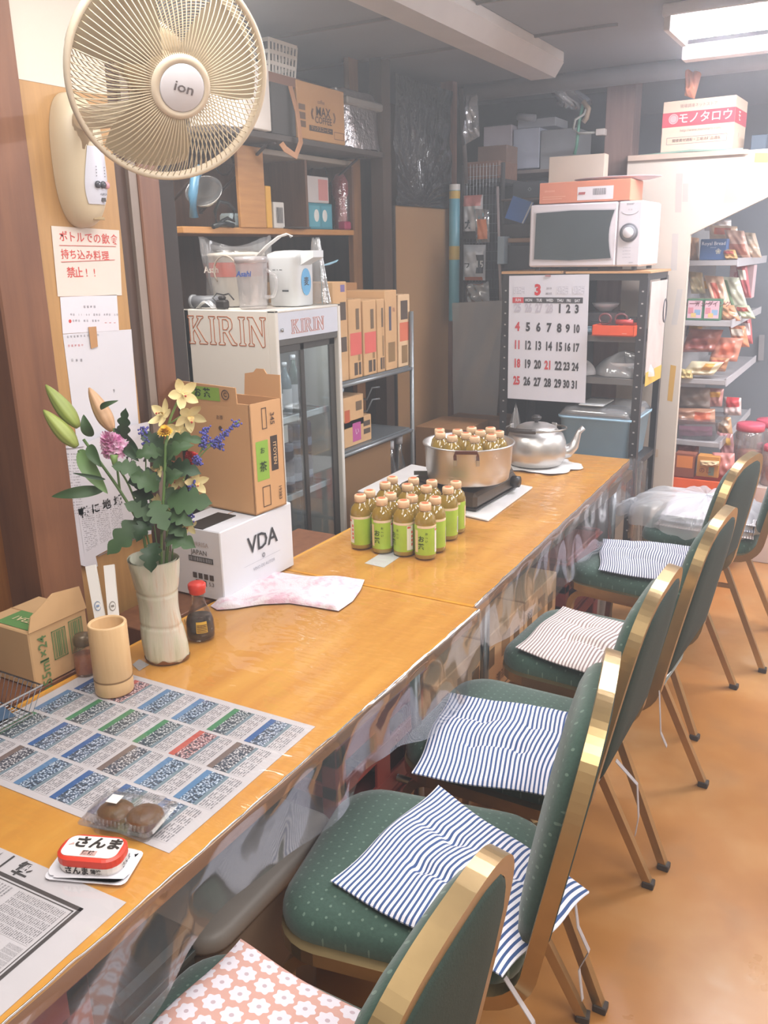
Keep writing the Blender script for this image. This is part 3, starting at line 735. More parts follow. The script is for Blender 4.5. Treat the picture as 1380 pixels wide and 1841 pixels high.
MB().lathe([(.026, .002), (.0298, .006), (.0305, .02), (.0300, .04), (.0265, .052), (.0001, .052)], n=28).build('soy_sauce', mat('#2a1712', .15), t, True)
MB().lathe([(.0155, .106), (.018, .108), (.0185, .116), (.020, .118), (.020, .128), (.017, .131), (.0001, .131)], n=28).build('cap', mat('#d43a2e', .35), t, True)
def cyl(b, r0, a0, a1, z0, z1, r1=None, n=8):
    r1 = r1 or r0
    b.grid(lambda u, v: ((r0+(r1-r0)*v)*cos(a0+(a1-a0)*u), (r0+(r1-r0)*v)*sin(a0+(a1-a0)*u), z0+(z1-z0)*v), n, 1); return b
b = cyl(MB(), .0323, -.6, .2, .022, .048, .0302); b.build('label', mat('#d0a640', .5), t, True)
b = MB(); [cyl(b, .0326, -.55, .15, .024+k*.004, .0255+k*.004, .0322) for k in range(5)]; b.build('label_print', mat('#4f3520', .5), t, True)
b = MB(); b.prism([(.007*cos(k*pi/3), .007*sin(k*pi/3)) for k in range(6)], .0008, (.0325*cos(-1.7), .0325*sin(-1.7), .042), (-sin(-1.7), cos(-1.7), 0), (0, 0, 1)); b.build('crest', mat('#b8923c', .5), t)

# ------------------------------------------------------------------ towel
tp = [at_z(*q, .708) for q in ((378, 1087), (400, 1068), (440, 1048), (480, 1028), (560, 1034), (655, 1040), (648, 1058), (634, 1078), (608, 1096), (560, 1088), (520, 1082), (470, 1084), (420, 1092), (390, 1094))]
cc = sum(tp, V())/len(tp)
def ol(a):
    n = len(tp); f = a*n; i = int(f) % n; k = f-int(f); return tp[i]*(1-k)+tp[(i+1) % n]*k
def tw(u, v):
    p = ol(u); q = cc*(1-v)+p*v; e = (1-v**6)**.5 if v < 1 else 0
    return V((q.x-cc.x, q.y-cc.y, .001+.012*e+.006*sin(38*q.x+4*sin(17*q.y))*e+.002*sin(70*q.y+20*q.x)*e))
n_ = N('towel_cloth'); f = n_.noise(7, 5, rough=.65); g = n_.noise(60, 3)
st = n_.ramp(n_.math('MULTIPLY', f, n_.math('ADD', g, .55)), [(.5, (0, 0, 0, 1)), (.68, (1, 1, 1, 1))])
n_.col(n_.mix(n_.math('MULTIPLY', st, .6), lin('#dfd5da'), lin('#cf8fa6'))); n_.set(Roughness=.95); n_.bump(n_.noise(260, 3), .6, .003)
b = MB(); b.grid(tw, 84, 20); o = b.build('towel', n_.m, None, True); o.location = (cc.x, cc.y, ZC); tag(o, 'crumpled white hand towel with faint pink print lying on the counter', 'towel')

# ------------------------------------------------------------------ green tea bottles
def make_bottle():
    t = thing('tea_bottle', 'x', 'bottle')
    MB().lathe([(.027, 0), (.0305, .003), (.0305, .012), (.0295, .016), (.0295, .096), (.0305, .100), (.0300, .108), (.026, .122), (.0165, .134), (.0135, .138), (.0135, .144)], n=26).build('bottle_body', mat('#94782e', .08, 0, .04, 8, 0, 60, Coat_Weight=.8), t, True)
    MB().lathe([(.0297, .011), (.0302, .013), (.0302, .099), (.0297, .101)], n=26, cap=False).build('label', mat('#a6c23c', .4, var=.1, scale=30), t, True)
    b = MB(); cyl(b, .0305, -.35, .35, .018, .09); cyl(b, .0305, 2.2, 2.75, .02, .07); b.build('label_panel', mat('#e9e6dc', .45), t, True)
    b = MB(); cyl(b, .03055, -2.2, 3.2, .0915, .0985, n=22); b.build('label_band', mat('#e9cdb0', .45), t, True)
    b = MB(); [cyl(b, .0308, .1, .3, .03+k*.012, .038+k*.012, n=3) for k in range(4)]; cyl(b, .0308, -.3, .05, .082, .088, n=3); b.build('red_print', mat('#d5624e', .5), t, True)
    b = MB(); rr = random.Random(5); z = .024
    while z < .066:
        h = rr.choice((.0008, .0014, .002)); cyl(b, .0308, 2.3, 2.62, z, z+h, n=3); z += h+.0012
    b.build('barcode', mat('#55606a', .5), t, True)
    b = MB()
    for i, (ch, z) in enumerate((('お', .064), ('〜', .052), ('い', .042), )): b.text(ch, .008, (.0312*cos(-1.25), .0312*sin(-1.25), z+.012), (-sin(-1.25), cos(-1.25), 0), (0, 0, 1), .01)
    for ch, z in (('お', .060), ('茶', .038)): b.text(ch, .019, (.0312*cos(-1.75), .0312*sin(-1.75), z), (-sin(-1.75), cos(-1.75), 0), (0, 0, 1), .02)
    b.build('lettering', mat('#27381d', .5), t)
    b = MB(); cyl(b, .0306, -2.5, -2.1, .02, .085); b.build('pale_streak', mat('#e6c9a0', .5), t, True)
    MB().lathe([(.0155, .138), (.0172, .1385), (.0172, .154), (.016, .1575), (.0001, .158)], n=22).build('cap', mat('#ecc9a2', .45), t, True)
    MB().lathe([(.0105, .1581), (.0095, .1586), (.0001, .1586)], n=18).build('cap_mark', mat('#d9744c', .5), t, True)
    return t
tb = make_bottle(); first = True
rows = [[(647, 889), (686, 895), (725, 899), (764, 904)], [(664, 881), (702, 886), (740, 890), (782, 893)], [(692, 867), (732, 870), (766, 873), (805, 875)], [(705, 857), (743, 859), (776, 863), (819, 865)]]
rn = ['front row nearest the towel', 'second row', 'third row', 'back row nearest the stove']; cn = ['leftmost', 'second from the left', 'third from the left', 'rightmost']
rots = [[-60, 70, 35, 75], [-50, 100, 10, -55], [-40, 160, 60, -65], [0, 30, -80, 200]]
for r in range(4):
    for c in range(4):
        p = at_z(*rows[r][c], .8620); lb = 'green tea bottle, %s in the %s' % (cn[c], rn[r]); rot = radians(rots[r][c]-60)
        if first: tb.location = (p.x, p.y, ZC+.0005); tb.rotation_euler.z = rot; tb['label'] = lb; tb['group'] = 'green tea bottles on the counter'; first = False
        else: dup(tb, (p.x, p.y, ZC+.0005), rot, lb, 'green tea bottles on the counter')

# ------------------------------------------------------------------ stove, pot with bottles, board
A_, B_, C_ = at_z(837, 928, .704), at_z(877, 937, .704), at_z(957, 877, .704)
bx = [A_+(A_-B_)*5.5, B_, C_, C_+(A_-B_)*6.5]
o, c = flatsheet('white_board', 'flat white board under the portable stove', 'board', bx, .7038, mat('#e9e6e4', .5), .004); o.location = c
PC = V((-1.160, 2.575, 0))
C = at_z(859, 921, .709)
t = thing('portable_stove', 'dark portable gas stove under the big pot', 'stove', (C.x-.15, C.y+.17, .708), radians(-2))
SB = mat('#54483c', .35, .4)
MB().box(-.15, .15, -.17, .17, .006, .062, .012).build('body', SB, t)
MB().box(.075, .152, -.168, .168, .004, .01, .002).build('lower_edge', mat('#2c2622', .5), t)
MB().lathe([(.10, .062), (.105, .065), (.10, .068), (.04, .066), (.04, .072), (.0001, .072)], (-.03, -.03, 0), n=30).build('burner_pan', mat('#3c352f', .4, .6), t, True)
b = MB()
for a in range(4):
    a = a*pi/2+.5; b.bar((-.03+.04*cos(a), -.03+.04*sin(a), .082), (-.03+.115*cos(a), -.03+.115*sin(a), .082), .004, .014)
b.build('pan_support', mat('#6b6560', .4, .7), t)
b = MB(); b.tube([(.10, .02, .055), (.10, .165, .055)], .036, 18); b.build('gas_cylinder_cover', mat('#5d5044', .35, .4), t, True)
b = MB(); b.tube([(.152, .12, .04), (.178, .12, .04)], .02, 16); b.build('knob', mat('#2c2724', .4), t, True)
for x in (-.12, .12):
    for y in (-.14, .14): MB().lathe([(.012, 0), (.012, .007)], (x, y, 0), 12).build('foot', mat('#222', .6) if 0 else mat('#2b2725', .6), t)
ALU = mat('#d2cfcc', .34, .82, var=.06, scale=9, bump=.04, bscale=30)
t = thing('cooking_pot', 'large aluminium pot with brown handles full of tea bottles', 'pot', (PC.x, PC.y, .795))
MB().lathe([(.126, 0), (.136, .006), (.139, .03), (.1405, .034), (.142, .038), (.147, .118), (.1525, .121), (.1535, .125), (.151, .128), (.1455, .125), (.1375, .034), (.130, .006), (.0001, .004)], n=56).build('pot_wall', ALU, t, True)
WH = mat('#5b2f22', .3)
for a in (-68, 112):
    a = radians(a); d = V((cos(a), sin(a), 0)); s = V((-sin(a), cos(a), 0))
    h = MB(); c0 = d*.152; h.sweep([c0-s*.036+V((0, 0, .098)), c0-s*.036+d*.012+V((0, 0, .112)), c0-s*.034+d*.014+V((0, 0, .124)), c0+s*.034+d*.014+V((0, 0, .124)), c0+s*.036+d*.012+V((0, 0, .112)), c0+s*.036+V((0, 0, .098))], [(-.005, -.003), (.005, -.003), (.005, .003), (-.005, .003)], up=d)
    hh = h.build('handle', WH, t)
    for q in (-1, 1):
        MB().box(-.006, .006, -.0015, .0015, -.012, .012, .001).build('bracket', mat('#d9d6d0', .3, 1), hh).matrix_local = Matrix.Translation(d*.1495+s*(.036*q)+V((0, 0, .088))) @ Matrix.Rotation(a+pi/2, 4, 'Z')
caps = [(785, 787), (803, 776), (813, 797), (828, 782), (840, 772), (857, 788), (872, 778), (888, 782), (845, 800), (882, 795), (790, 802)]
pr = []
for i, q in enumerate(caps):
    p = at_z(*q, .957); d = V((p.x-PC.x, p.y-PC.y, 0))
    if d.length > .100: d *= .100/d.length
    pr.append(PC+d)
for _ in range(60):      # settle them so that no two overlap
    for i in range(len(pr)):
        for j in range(i):
            d = pr[i]-pr[j]
            if d.length < .0615:
                e = d.normalized()*(.0615-d.length)/2; pr[i] += e; pr[j] -= e
        d = pr[i]-PC
        if d.length > .1: pr[i] = PC+d*.1/d.length
PL = ['leftmost, near the rim', 'second from the left at the back', 'left of centre in the middle', 'at the back, just left of centre', 'farthest at the back', 'in the middle, right of centre', 'at the back on the right', 'rightmost at the back', 'nearest the front handle', 'rightmost, in front', 'left front']
for i, p in enumerate(pr):
    dup(tb, (p.x, p.y, .8005), radians(37*i), 'tea bottle warming in the big pot, %s' % PL[i], 'tea bottles in the pot')

# ------------------------------------------------------------------ kettle on a cloth
KC = V((-1.150, 3.20, 0))
def cl(u, v):
    a = 2*pi*u; r = v*(.145+.012*sin(5*a)+.008*sin(11*a+1)); return (r*cos(a)+.02, r*sin(a)*.95, .0012+.0022*(1+sin(9*a+30*v))*v)
b = MB(); b.grid(cl, 60, 12); o = b.build('cloth', mat('#dcdad8', .9, bump=.3, bscale=150), None, True); o.location = (KC.x+.015, KC.y, ZC+.0004); tag(o, 'thin white cloth spread under the kettle', 'cloth')
t = thing('kettle', 'big aluminium kettle with black lid knob and curved spout', 'kettle', (KC.x, KC.y, .709), radians(30))
MB().lathe([(.088, 0), (.104, .005), (.117, .030), (.121, .06), (.118, .092), (.106, .122), (.088, .138), (.078, .143), (.076, .141), (.0001, .141)], n=48).build('body', ALU, t, True)
MB().lathe([(.0785, .142), (.081, .145), (.078, .150), (.052, .161), (.02, .167), (.0001, .168)], n=40).build('lid', ALU, t, True)
MB().lathe([(.008, .166), (.007, .174), (.019, .181), (.020, .189), (.011, .195), (.0001, .196)], n=20).build('lid_knob', mat('#2f2b29', .4), t, True)
sp = [V((.098, 0, .045)), V((.132, 0, .05)), V((.153, 0, .07)), V((.162, 0, .098)), V((.170, 0, .125)), V((.188, 0, .142))]
b = MB(); b.tube(sp, .017, 16, scale=[1.9, 1.6, 1.15, .8, .62, .6], up=(0, 1, 0)); b.build('spout', ALU, t, True)
b = MB(); hp = []
for k in range(25):
    a = radians(-2-k*8.6-10) if 0 else radians(40-k*(260/24)); hp.append(V((.118*cos(a), .118*sin(a), .140+.012*sin(pi*k/24))))
b.tube(hp, .0035, 8); b.build('bail_handle', mat('#a9a59e', .3, 1), t, True)
b = MB(); b.tube([V((p.x, p.y, p.z)) for p in hp[13:20]], .0095, 12); b.build('handle_grip', mat('#3a322d', .45), t, True)
for k in (0, 24):
    a = radians(40-k*(260/24)); MB().box(-.004, .004, -.012, .012, .105, .150, .002).build('lug', ALU, t).matrix_local = Matrix.Translation((.112*cos(a), .112*sin(a), 0)) @ Matrix.Rotation(a, 4, 'Z')
# ------------------------------------------------------------------ wall fan
CREAM = mat('#d3c2a4', .4, var=.04); CREAM_L = mat('#dfd0b8', .4, var=.03)
FC = at_d(305, 137, 1.36); rd = (V((0, 0, EYE))-FC).normalized()
ax = (rd*cos(radians(30))+(CR*.72-CU*.70)*sin(radians(30))).normalized()      # facing direction
e1 = V((0, 0, 1)).cross(ax).normalized(); e2 = ax.cross(e1).normalized()
FM = Matrix(((e1.x, e2.x, ax.x, 0), (e1.y, e2.y, ax.y, 0), (e1.z, e2.z, ax.z, 0), (0, 0, 0, 1)))   # local z = facing, y = up
fan = thing('wall_fan', 'cream wall mounted electric fan with wire guard', 'fan', FC)
RG = .158
def fb(): b = MB(); b.m = FM; return b
b = fb(); b.lathe([(RG-.004, -.012), (RG+.002, -.010), (RG+.004, 0), (RG+.002, .010), (RG-.004, .012), (RG-.0055, 0), (RG-.004, -.012)], n=90, cap=False); b.build('rim_ring', CREAM_L, fan, True)
b = fb(); n = 96
for i in range(n):
    a = 2*pi*i/n; pts = []
    for k in range(9):
        s = k/8; r = .046+(RG-.048)*s; z = .052*(1-s**2.6)+.004; aa = a+.0*s; pts.append((r*cos(aa), r*sin(aa), z))
    b.tube(pts, .00095, 4)
b.build('front_guard', mat('#dccdb0', .4, var=.02), fan, True)
b = fb()
for i in range(n):
    a = 2*pi*i/n; pts = []
    for k in range(12):
        s = k/11; r = .05+(RG-.052)*s; z = -.075*(1-s**4)-.004; aa = a+1.1*(1-s); pts.append((r*cos(aa), r*sin(aa), z))
    b.tube(pts, .0009, 4)
b.build('rear_guard', mat('#c4b292', .45, var=.02), fan, True)
b = fb(); b.lathe([(.0465, .048), (.0475, .054), (.046, .060), (.0355, .063), (.0355, .0625), (.0001, .0625)], n=48); b.build('hub_ring', CREAM_L, fan, True)
b = fb(); b.lathe([(.0352, .0628), (.033, .0645), (.0001, .066)], n=40); hubp = b.build('hub_badge', mat('#dcd9de', .35, var=.02), fan, True)
b = fb(); b.text('ion', .021, (0.002, .001, .0668), (1, -.22, 0), (.22, 1, 0), .012, sx=1.25); b.build('lettering', mat('#6f6668', .5), hubp)
for i in range(3):
    b = fb(); a0 = 2*pi*i/3+.35
    def bl(u, v):
        r = .03+.122*v; w_ = .75*(.55+.75*v*(1.15-v)+.2); a = a0+(u-.5)*w_*1.9*(1-.15*v); return (r*cos(a), r*sin(a), -.02+.028*(.5-u)-.01*v)
    b.grid(bl, 14, 12); b.build('blade', mat('#a99a80', .3, var=.04), fan, True)
b = fb(); b.lathe([(.028, -.04), (.03, -.01), (.026, .014), (.0001, .022)], n=30); b.build('blade_hub', mat('#b7a382', .4), fan, True)
b = fb(); b.lathe([(.0001, -.20), (.035, -.196), (.052, -.17), (.056, -.12), (.055, -.08), (.045, -.072), (.0001, -.07)], n=36); b.build('motor_housing', mat('#d8c29e', .4), fan, True)
WX = XB; wc = at_x(146, 290, WX+.04)
mh = FC+ax*-.14
b = MB(); b.m = Matrix.Translation(-FC)
b.tube([mh+V((0, 0, -.03)), mh+V((-.02, 0, -.09)), V((WX+.06, wc.y+.0, wc.z+.08)), V((WX+.04, wc.y, wc.z+.03))], .022, 16, up=(0, 1, 0)); b.build('neck', CREAM, fan, True)
# wall unit: tall pebble with a pale control panel
zb, ztp = at_x(152, 409, WX+.03).z, at_x(148, 166, WX+.03).z; hy = (at_x(190, 300, WX+.03).y-at_x(112, 300, WX+.03).y)/2; cyy = (at_x(190, 300, WX+.03).y+at_x(112, 300, WX+.03).y)/2
H_ = (ztp-zb)/2; zc_ = (ztp+zb)/2
def un(u, v):
    a = 2*pi*u; k = sin(v*pi/2); q = 2.6
    cy = math.copysign(abs(cos(a))**(2/q), cos(a)); sz = math.copysign(abs(sin(a))**(2/q), sin(a))
    return V((WX+.001+.062*(cos(v*pi/2)**.75), cyy+hy*k*cy, zc_+H_*k*sz))-FC
MB().grid(un, 48, 16, flip=False).build('wall_unit', CREAM, fan, True)
def up(y, z, off=.0):   # point on the unit's surface
    yy_, zz_ = (y-cyy)/hy, (z-zc_)/H_; k = min(.999, (abs(yy_)**2.6+abs(zz_)**2.6)**(1/2.6)); return V((WX+.001+.062*((1-k*k)**.5)**.75+off, y, z))-FC
pb = MB()
def pan(u, v):
    z = zc_+H_*.20-H_*.85*v; hw_ = hy*(.5+.55*v-.5*v**4)
    return up(cyy+hy*.10+hw_*(u-.5)*1.5, z, .0015)
pb.grid(pan, 10, 20); panel = pb.build('control_panel', mat('#cfd0dc', .3, var=.02), fan, True)
for i, (c_, y_) in enumerate((('#4a4a52', .02), ('#4a4a52', .28), ('#d29aa2', .52))):
    p = up(cyy+hy*y_, zc_-H_*.36, .002); b = MB(); b.m = Matrix.Translation(p) @ Matrix.Rotation(pi/2, 4, 'Y'); b.lathe([(.0072, -.002), (.0075, .003), (.006, .005), (.0001, .0055)], n=16); b.build('button', mat(c_, .25), panel, True)
b = MB(); p = up(cyy+hy*.32, zc_-H_*.5, .003); b.text('YUASA', .0065, p, (0, 1, 0), (0, 0, 1), .02)
for k in range(4):
    for q in (-.02, .42): b.text('■', .003, up(cyy+hy*q, zc_-H_*(.10+.045*k), .003), (0, 1, 0), (0, 0, 1))
b.build('lettering', mat('#5b5960', .5), panel)
p = up(cyy+hy*.34, zc_-H_*.58, .002); MB().box(p.x, p.x+.0015, p.y-.006, p.y+.006, p.z-.004, p.z+.004).build('display', mat('#332a26', .3), panel)
p = up(cyy+hy*.3, zc_-H_*.86, .001); MB().box(p.x-.003, p.x+.0015, p.y-.016, p.y+.016, p.z-.003, p.z+.003, .001).build('slot', mat('#a58c62', .5), fan)

# ------------------------------------------------------------------ notices on the boarding
def notice(name, label, px, m, off=.0015, X=None, cat='notice'):
    X = X if X is not None else XB+off; c = [at_x(*q, X) for q in px]; o = sum(c, V())/len(c)
    t = thing(name, label, cat, o, 0, None); b = MB(); k = len(c)
    vs = [p-o for p in c]; b.add(vs+[p-V((.0006, 0, 0)) for p in vs], [tuple(range(k))[::-1], tuple(range(k, 2*k))]+[(i, (i+1) % k, k+(i+1) % k, k+i) for i in range(k)])
    b.build('sheet', m, t); return t, o, X
def onp(px, py, X, o, off=.0006): return at_x(px, py, X+off)-o
RED = mat('#cf4a42', .6); GREY = mat('#8d8c94', .6)
t, o, X = notice('handwritten_notice', 'cream handwritten notice in red below the fan', [(104, 533), (92, 406), (214, 414), (219, 531)], mat('#ddd0c6', .7, var=.02))
b = MB()
def line(b, s, px, py, size, step, X, o, drop=0, w_=.01):
    for i, ch in enumerate(s): b.text(ch, size, onp(px+step*i, py+drop*i, X, o), (0, 1, 0), (0, 0, 1), w_)
line(b, 'ボトルでの飲食', 114, 426, .0235, 15.2, X, o, 1.0); line(b, '持ち込み料理', 117, 458, .022, 14.5, X, o, .6); line(b, '禁止!!', 128, 491, .024, 14, X, o, 0)
b.m = None
for (a, c) in (((107, 441), (208, 443)), ((110, 471), (206, 467))):
    p, q = onp(*a, X, o), onp(*c, X, o); b.bar(p, q, .001, .0014, up=(1, 0, 0))
b.build('lettering', RED, t)
t, o, X = notice('printed_notice', 'small white printed notice of hours under the red handwritten one', [(113, 600), (108, 534), (210, 530), (214, 594)], mat('#dad6de', .7, var=.02))
b = MB(); line(b, '営業時間', 152, 552, .006, 6, X, o); line(b, '平日 11:00 定休日 木曜日 土日', 128, 566, .0055, 4.6, X, o); line(b, '日曜日 祝日 営業中', 132, 577, .0055, 5, X, o); b.build('lettering', GREY, t)
b = MB(); line(b, '●', 126, 578, .01, 5, X, o); line(b, '~~~', 190, 580, .01, 8, X, o); b.build('red_mark', RED, t)
t, o, X = notice('long_notice', 'long faded white notice stuck below the notice of hours', [(152, 900), (113, 601), (236, 592), (252, 800), (256, 905)], mat('#d3d1d8', .7, var=.03), .001)
b = MB(); line(b, '忘年会新年会のご案内', 122, 606, .0055, 6, X, o, -.4); line(b, '日本酒', 130, 648, .007, 8, X, o); line(b, '- -  -', 180, 660, .006, 12, X, o, 5); line(b, '9', 205, 703, .012, 8, X, o); b.build('lettering', GREY, t)
b = MB(); line(b, '営業時間中', 124, 622, .0055, 6, X, o, -.3); b.build('red_lettering', mat('#d98a8c', .6), t)
t, o, X = notice('tape_piece', 'piece of brown packing tape holding the long notice', [(164, 627), (159, 588), (173, 587), (176, 623)], mat('#b98a5c', .35), .004, cat='tape')
# torn newspaper hanging lower down, standing slightly off the post
XN = XB+.012
out = [(82, 803), (130, 801), (152, 798), (210, 770), (268, 758), (272, 960), (232, 968), (200, 985), (172, 1000), (176, 1018), (165, 1022), (142, 1015), (136, 1000), (128, 1022), (112, 1016), (118, 1000), (106, 940), (96, 935), (97, 880), (90, 860)]
t, o, X = notice('torn_newspaper', 'torn newspaper page hung on the boarding behind the flowers', out, mat('#cfccd3', .7, var=.05, scale=20), X=XN, cat='newspaper')
b = MB(); b.quad(onp(108, 930, X, o), onp(150, 925, X, o), onp(140, 815, X, o), onp(92, 815, X, o)); b.quad(onp(152, 995, X, o), onp(225, 955, X, o), onp(218, 905, X, o), onp(140, 915, X, o)); b.build('print_columns', newsprint('#cfccd3', '#7b7880', 22, 3, .5), t)
b = MB(); line(b, '様に地域', 152, 922, .026, 20, X, o, -7, .03); line(b, '故人', 236, 822, .036, 30, X, o, -4, .04); b.build('lettering', mat('#2d2a2c', .6), t)
b = MB(); line(b, '赤い', 104, 822, .014, 12, X, o); line(b, '二月', 112, 850, .012, 10, X, o); line(b, '新聞', 112, 870, .012, 10, X, o); b.build('red_lettering', mat('#dca3a6', .6), t)
b = MB()
fr = [(86, 808), (128, 806), (150, 803)]
for a, c in zip(fr, fr[1:]): b.bar(onp(*a, X, o), onp(*c, X, o), .001, .0022, up=(1, 0, 0))
for a, c in (((86, 808), (94, 860)), ((94, 860), (101, 930)), ((101, 935), (124, 1000)), ((176, 1000), (262, 960))): b.bar(onp(*a, X, o), onp(*c, X, o), .001, .0022, up=(1, 0, 0))
b.build('printed_frame', mat('#7b757a', .6), t)

# ------------------------------------------------------------------ ledge behind the counter and what stands on it
b = MB(); b.box(-1.53, -1.386, .3, 1.145, .672, .70, .002); tag(b.build('ledge', WPOST), 'brown wooden ledge behind the near table', 'ledge')
b = MB(); b.box(-1.53, -1.388, 1.30, 2.1, .64, .70, .002); tag(b.build('ledge', WPOST), 'brown wooden ledge under the white wine box', 'ledge')
GR = '#5e7c4b'
carton('brown carton printed 473A1 with raised flaps, left of the spice shaker', (-1.460, 1.062, .7015), (.145, .145, .122), 0, KRAFT, [
    ('v', 'right', .2, .62, .030, '1×24', GR), ('v', 'right', .2, .16, .030, '355ml', GR), ('f', 'right', .36, .34, .60, .86, GR), ('b', 'right', .39, .37, .57, .83, GR), ('f', 'right', .66, .30, .9, .90, GR), ('b', 'right', .69, .33, .87, .87, GR), ('r', 'top', .25, .06, .92, .5, '#5f8a4c')], tape=None)
root = [o for o in COL.objects if o.get('label', '').startswith('brown carton printed 473A1')][0]
MB().prism([(-.0725, 0), (.0725, 0), (.066, .05), (.0, .058), (-.06, .03)], .003, (.0725, 0, .122), (0, 1, 0), (-.12, 0, 1)).build('flap', KRAFT, root)
g = MB(); g.text('473A1', .024, (.013, -.032, .1245), (-1, 0, 0), (0, -1, 0), .02); g.build('lettering', mat('#d9c79a', .7), root)
# steel mesh basket over a blue cloth
t = thing('mesh_basket', 'stainless wire mesh basket at the left edge of the counter', 'basket', (-1.44, .80, ZC))
ST = mat('#c9cdd2', .25, 1); b = MB(); W_, D_, HH = .155, .13, .062
for z, k in ((HH, 1), (.004, .88)): b.tube([(x*k, y*k, z) for x, y in ((-W_, -D_), (W_, -D_), (W_, D_), (-W_, D_))], .0022, 6, True)
b.build('rim_wires', ST, t); b = MB()
for i in range(25):
    x = -W_+2*W_*i/24; b.tube([(x, -D_, HH), (x*.88, -D_*.88, .004), (x*.88, D_*.88, .004), (x, D_, HH)], .0008, 4)
for i in range(21):
    y = -D_+2*D_*i/20; b.tube([(-W_, y, HH), (-W_*.88, y*.88, .004), (W_*.88, y*.88, .004), (W_, y, HH)], .0008, 4)
b.build('mesh', ST, t, kind='stuff')
b = MB(); b.grid(lambda u, v: (-.115+.23*u, -.095+.19*v, .010+.02*sin(pi*u)*sin(pi*v)+.006*sin(14*u+6*v)*sin(11*v)), 24, 24); o = b.build('cloth', mat('#3d5570', .8), None, True); o.location = (-1.44, .80, ZC); tag(o, 'dark blue cloth lying in the wire basket', 'cloth')

# wine box and tea box, placed by their near lower corners
p0 = V((-1.337, 1.512, .7045))
carton('white wine box with thin dark lettering standing on the counter edge', (p0.x-.0825, p0.y+.148, .7045), (.165, .296, .182), 0, mat('#d9dae0', .6, var=.03), [
    ('t', 'right', .55, .62, .062, 'VDA', '#3a3c42'), ('t', 'right', .55, .40, .016, '◎', '#7d8088'), ('t', 'right', .55, .26, .012, 'VINO DE AUTOR', '#a6a9b2'), ('r', 'right', .28, .35, .80, .355, '#b0b3bb'),
    ('t', 'front', .58, .78, .016, 'TORRISA', '#b3a7a2'), ('t', 'front', .58, .66, .018, 'JAPAN', '#5e5a58'), ('f', 'front', .36, .52, .84, .6, '#4c4846'), ('b', 'front', .38, .53, .82, .59, '#4c4846'),
    ('r', 'front', .42, .28, .50, .36, '#4c4038'), ('r', 'front', .53, .28, .61, .36, '#4c4038'), ('r', 'front', .64, .28, .72, .36, '#4c4038'), ('r', 'front', .75, .28, .83, .36, '#4c4038'),
    ('r', 'front', .47, .18, .55, .26, '#4c4038'), ('r', 'front', .60, .18, .68, .26, '#4c4038'), ('t', 'front', .78, .22, .014, '5.3', '#4c4038')], tape=None)
box = [o for o in COL.objects if o.get('label', '').startswith('white wine box')][0]
MB().box(-.03, .03, -.147, -.02, .1822, .184).build('dark_slot', mat('#2e2824', .7), box)
q0, q1, q2 = at_z(460, 928, .888), at_z(497, 905, .888), at_z(345, 905, .888)
ang = atan2((q0-q2).y, (q0-q2).x); wd = (q0-q2).length; dp = (q1-q0).length
cen = q0+(q2-q0)/2+V((-sin(ang), cos(ang), 0))*dp/2
carton('open brown tea carton with green printed labels on top of the wine box', (cen.x, cen.y, .8895), (wd, dp, .285), ang, mat('#c99b6c', .8, var=.05, scale=7), [
    ('r', 'right', .12, .30, .50, .66, '#86ae3e'), ('r', 'right', .58, .36, .80, .68, '#3c2e26'), ('t', 'right', .31, .57, .018, 'お', '#22381a'), ('t', 'right', .31, .42, .028, '茶', '#22381a'), ('w', 'right', .69, .52, .017, 'ITOYEN', '#d9b586'),
    ('w', 'right', .66, .84, .022, '345', '#4b3527'), ('f', 'right', .35, .76, .5, .95, '#4b3527'), ('f', 'right', .25, .05, .5, .24, '#4b3527'), ('w', 'right', .8, .14, .016, '19383', '#4b3527'),
    ('t', 'front', .56, .86, .012, 'お茶', '#6b4a34'), ('t', 'front', .56, .76, .016, '●', '#4b3527')], flaps=True)
box = [o for o in COL.objects if o.get('label', '').startswith('open brown tea carton')][0]
fm = mat('#c99b6c', .8, var=.05, scale=7)
f1 = MB().prism([(-wd/2-.03, 0), (wd/2-.04, 0), (wd/2-.04, .05), (-wd/2-.03, .056)], .003, (0, -dp/2+.003, .275), (1, 0, 0), (0, -.05, 1)).build('flap', fm, box)
g = MB(); yd_ = V((0, -.05, 1)).normalized(); o_ = V((0, -dp/2-.0012, .275)); g.quad(o_+V((-.09, 0, 0))+yd_*.012, o_+V((.02, 0, 0))+yd_*.012, o_+V((.02, 0, 0))+yd_*.046, o_+V((-.09, 0, 0))+yd_*.046); g.build('printed_panel', mat('#86ae3e', .7), f1)
g = MB(); g.text('お 茶', .026, o_+V((-.04, -.001, 0))+yd_*.029, (1, 0, 0), yd_, .03); g.build('lettering', mat('#22381a', .7), f1)
g = MB(); g.tube([o_+V((.04+.012*cos(a*pi/8), -.0005, 0))+yd_*(.03+.012*sin(a*pi/8)) for a in range(16)], .0013, 4, True); g.text('C', .016, o_+V((.04, -.001, 0))+yd_*.03, (1, 0, 0), yd_, .03); g.build('recycling_mark', mat('#4b3527', .7), f1)
MB().prism([(-.01, 0), (wd/2+.0, 0), (wd/2-.005, .068), (wd/2-.05, .068), (wd/2-.06, .08), (.03, .08), (.02, .07), (-.01, .065)], .003, (0, dp/2, .275), (1, 0, 0), (0, .12, 1)).build('flap', fm, box)
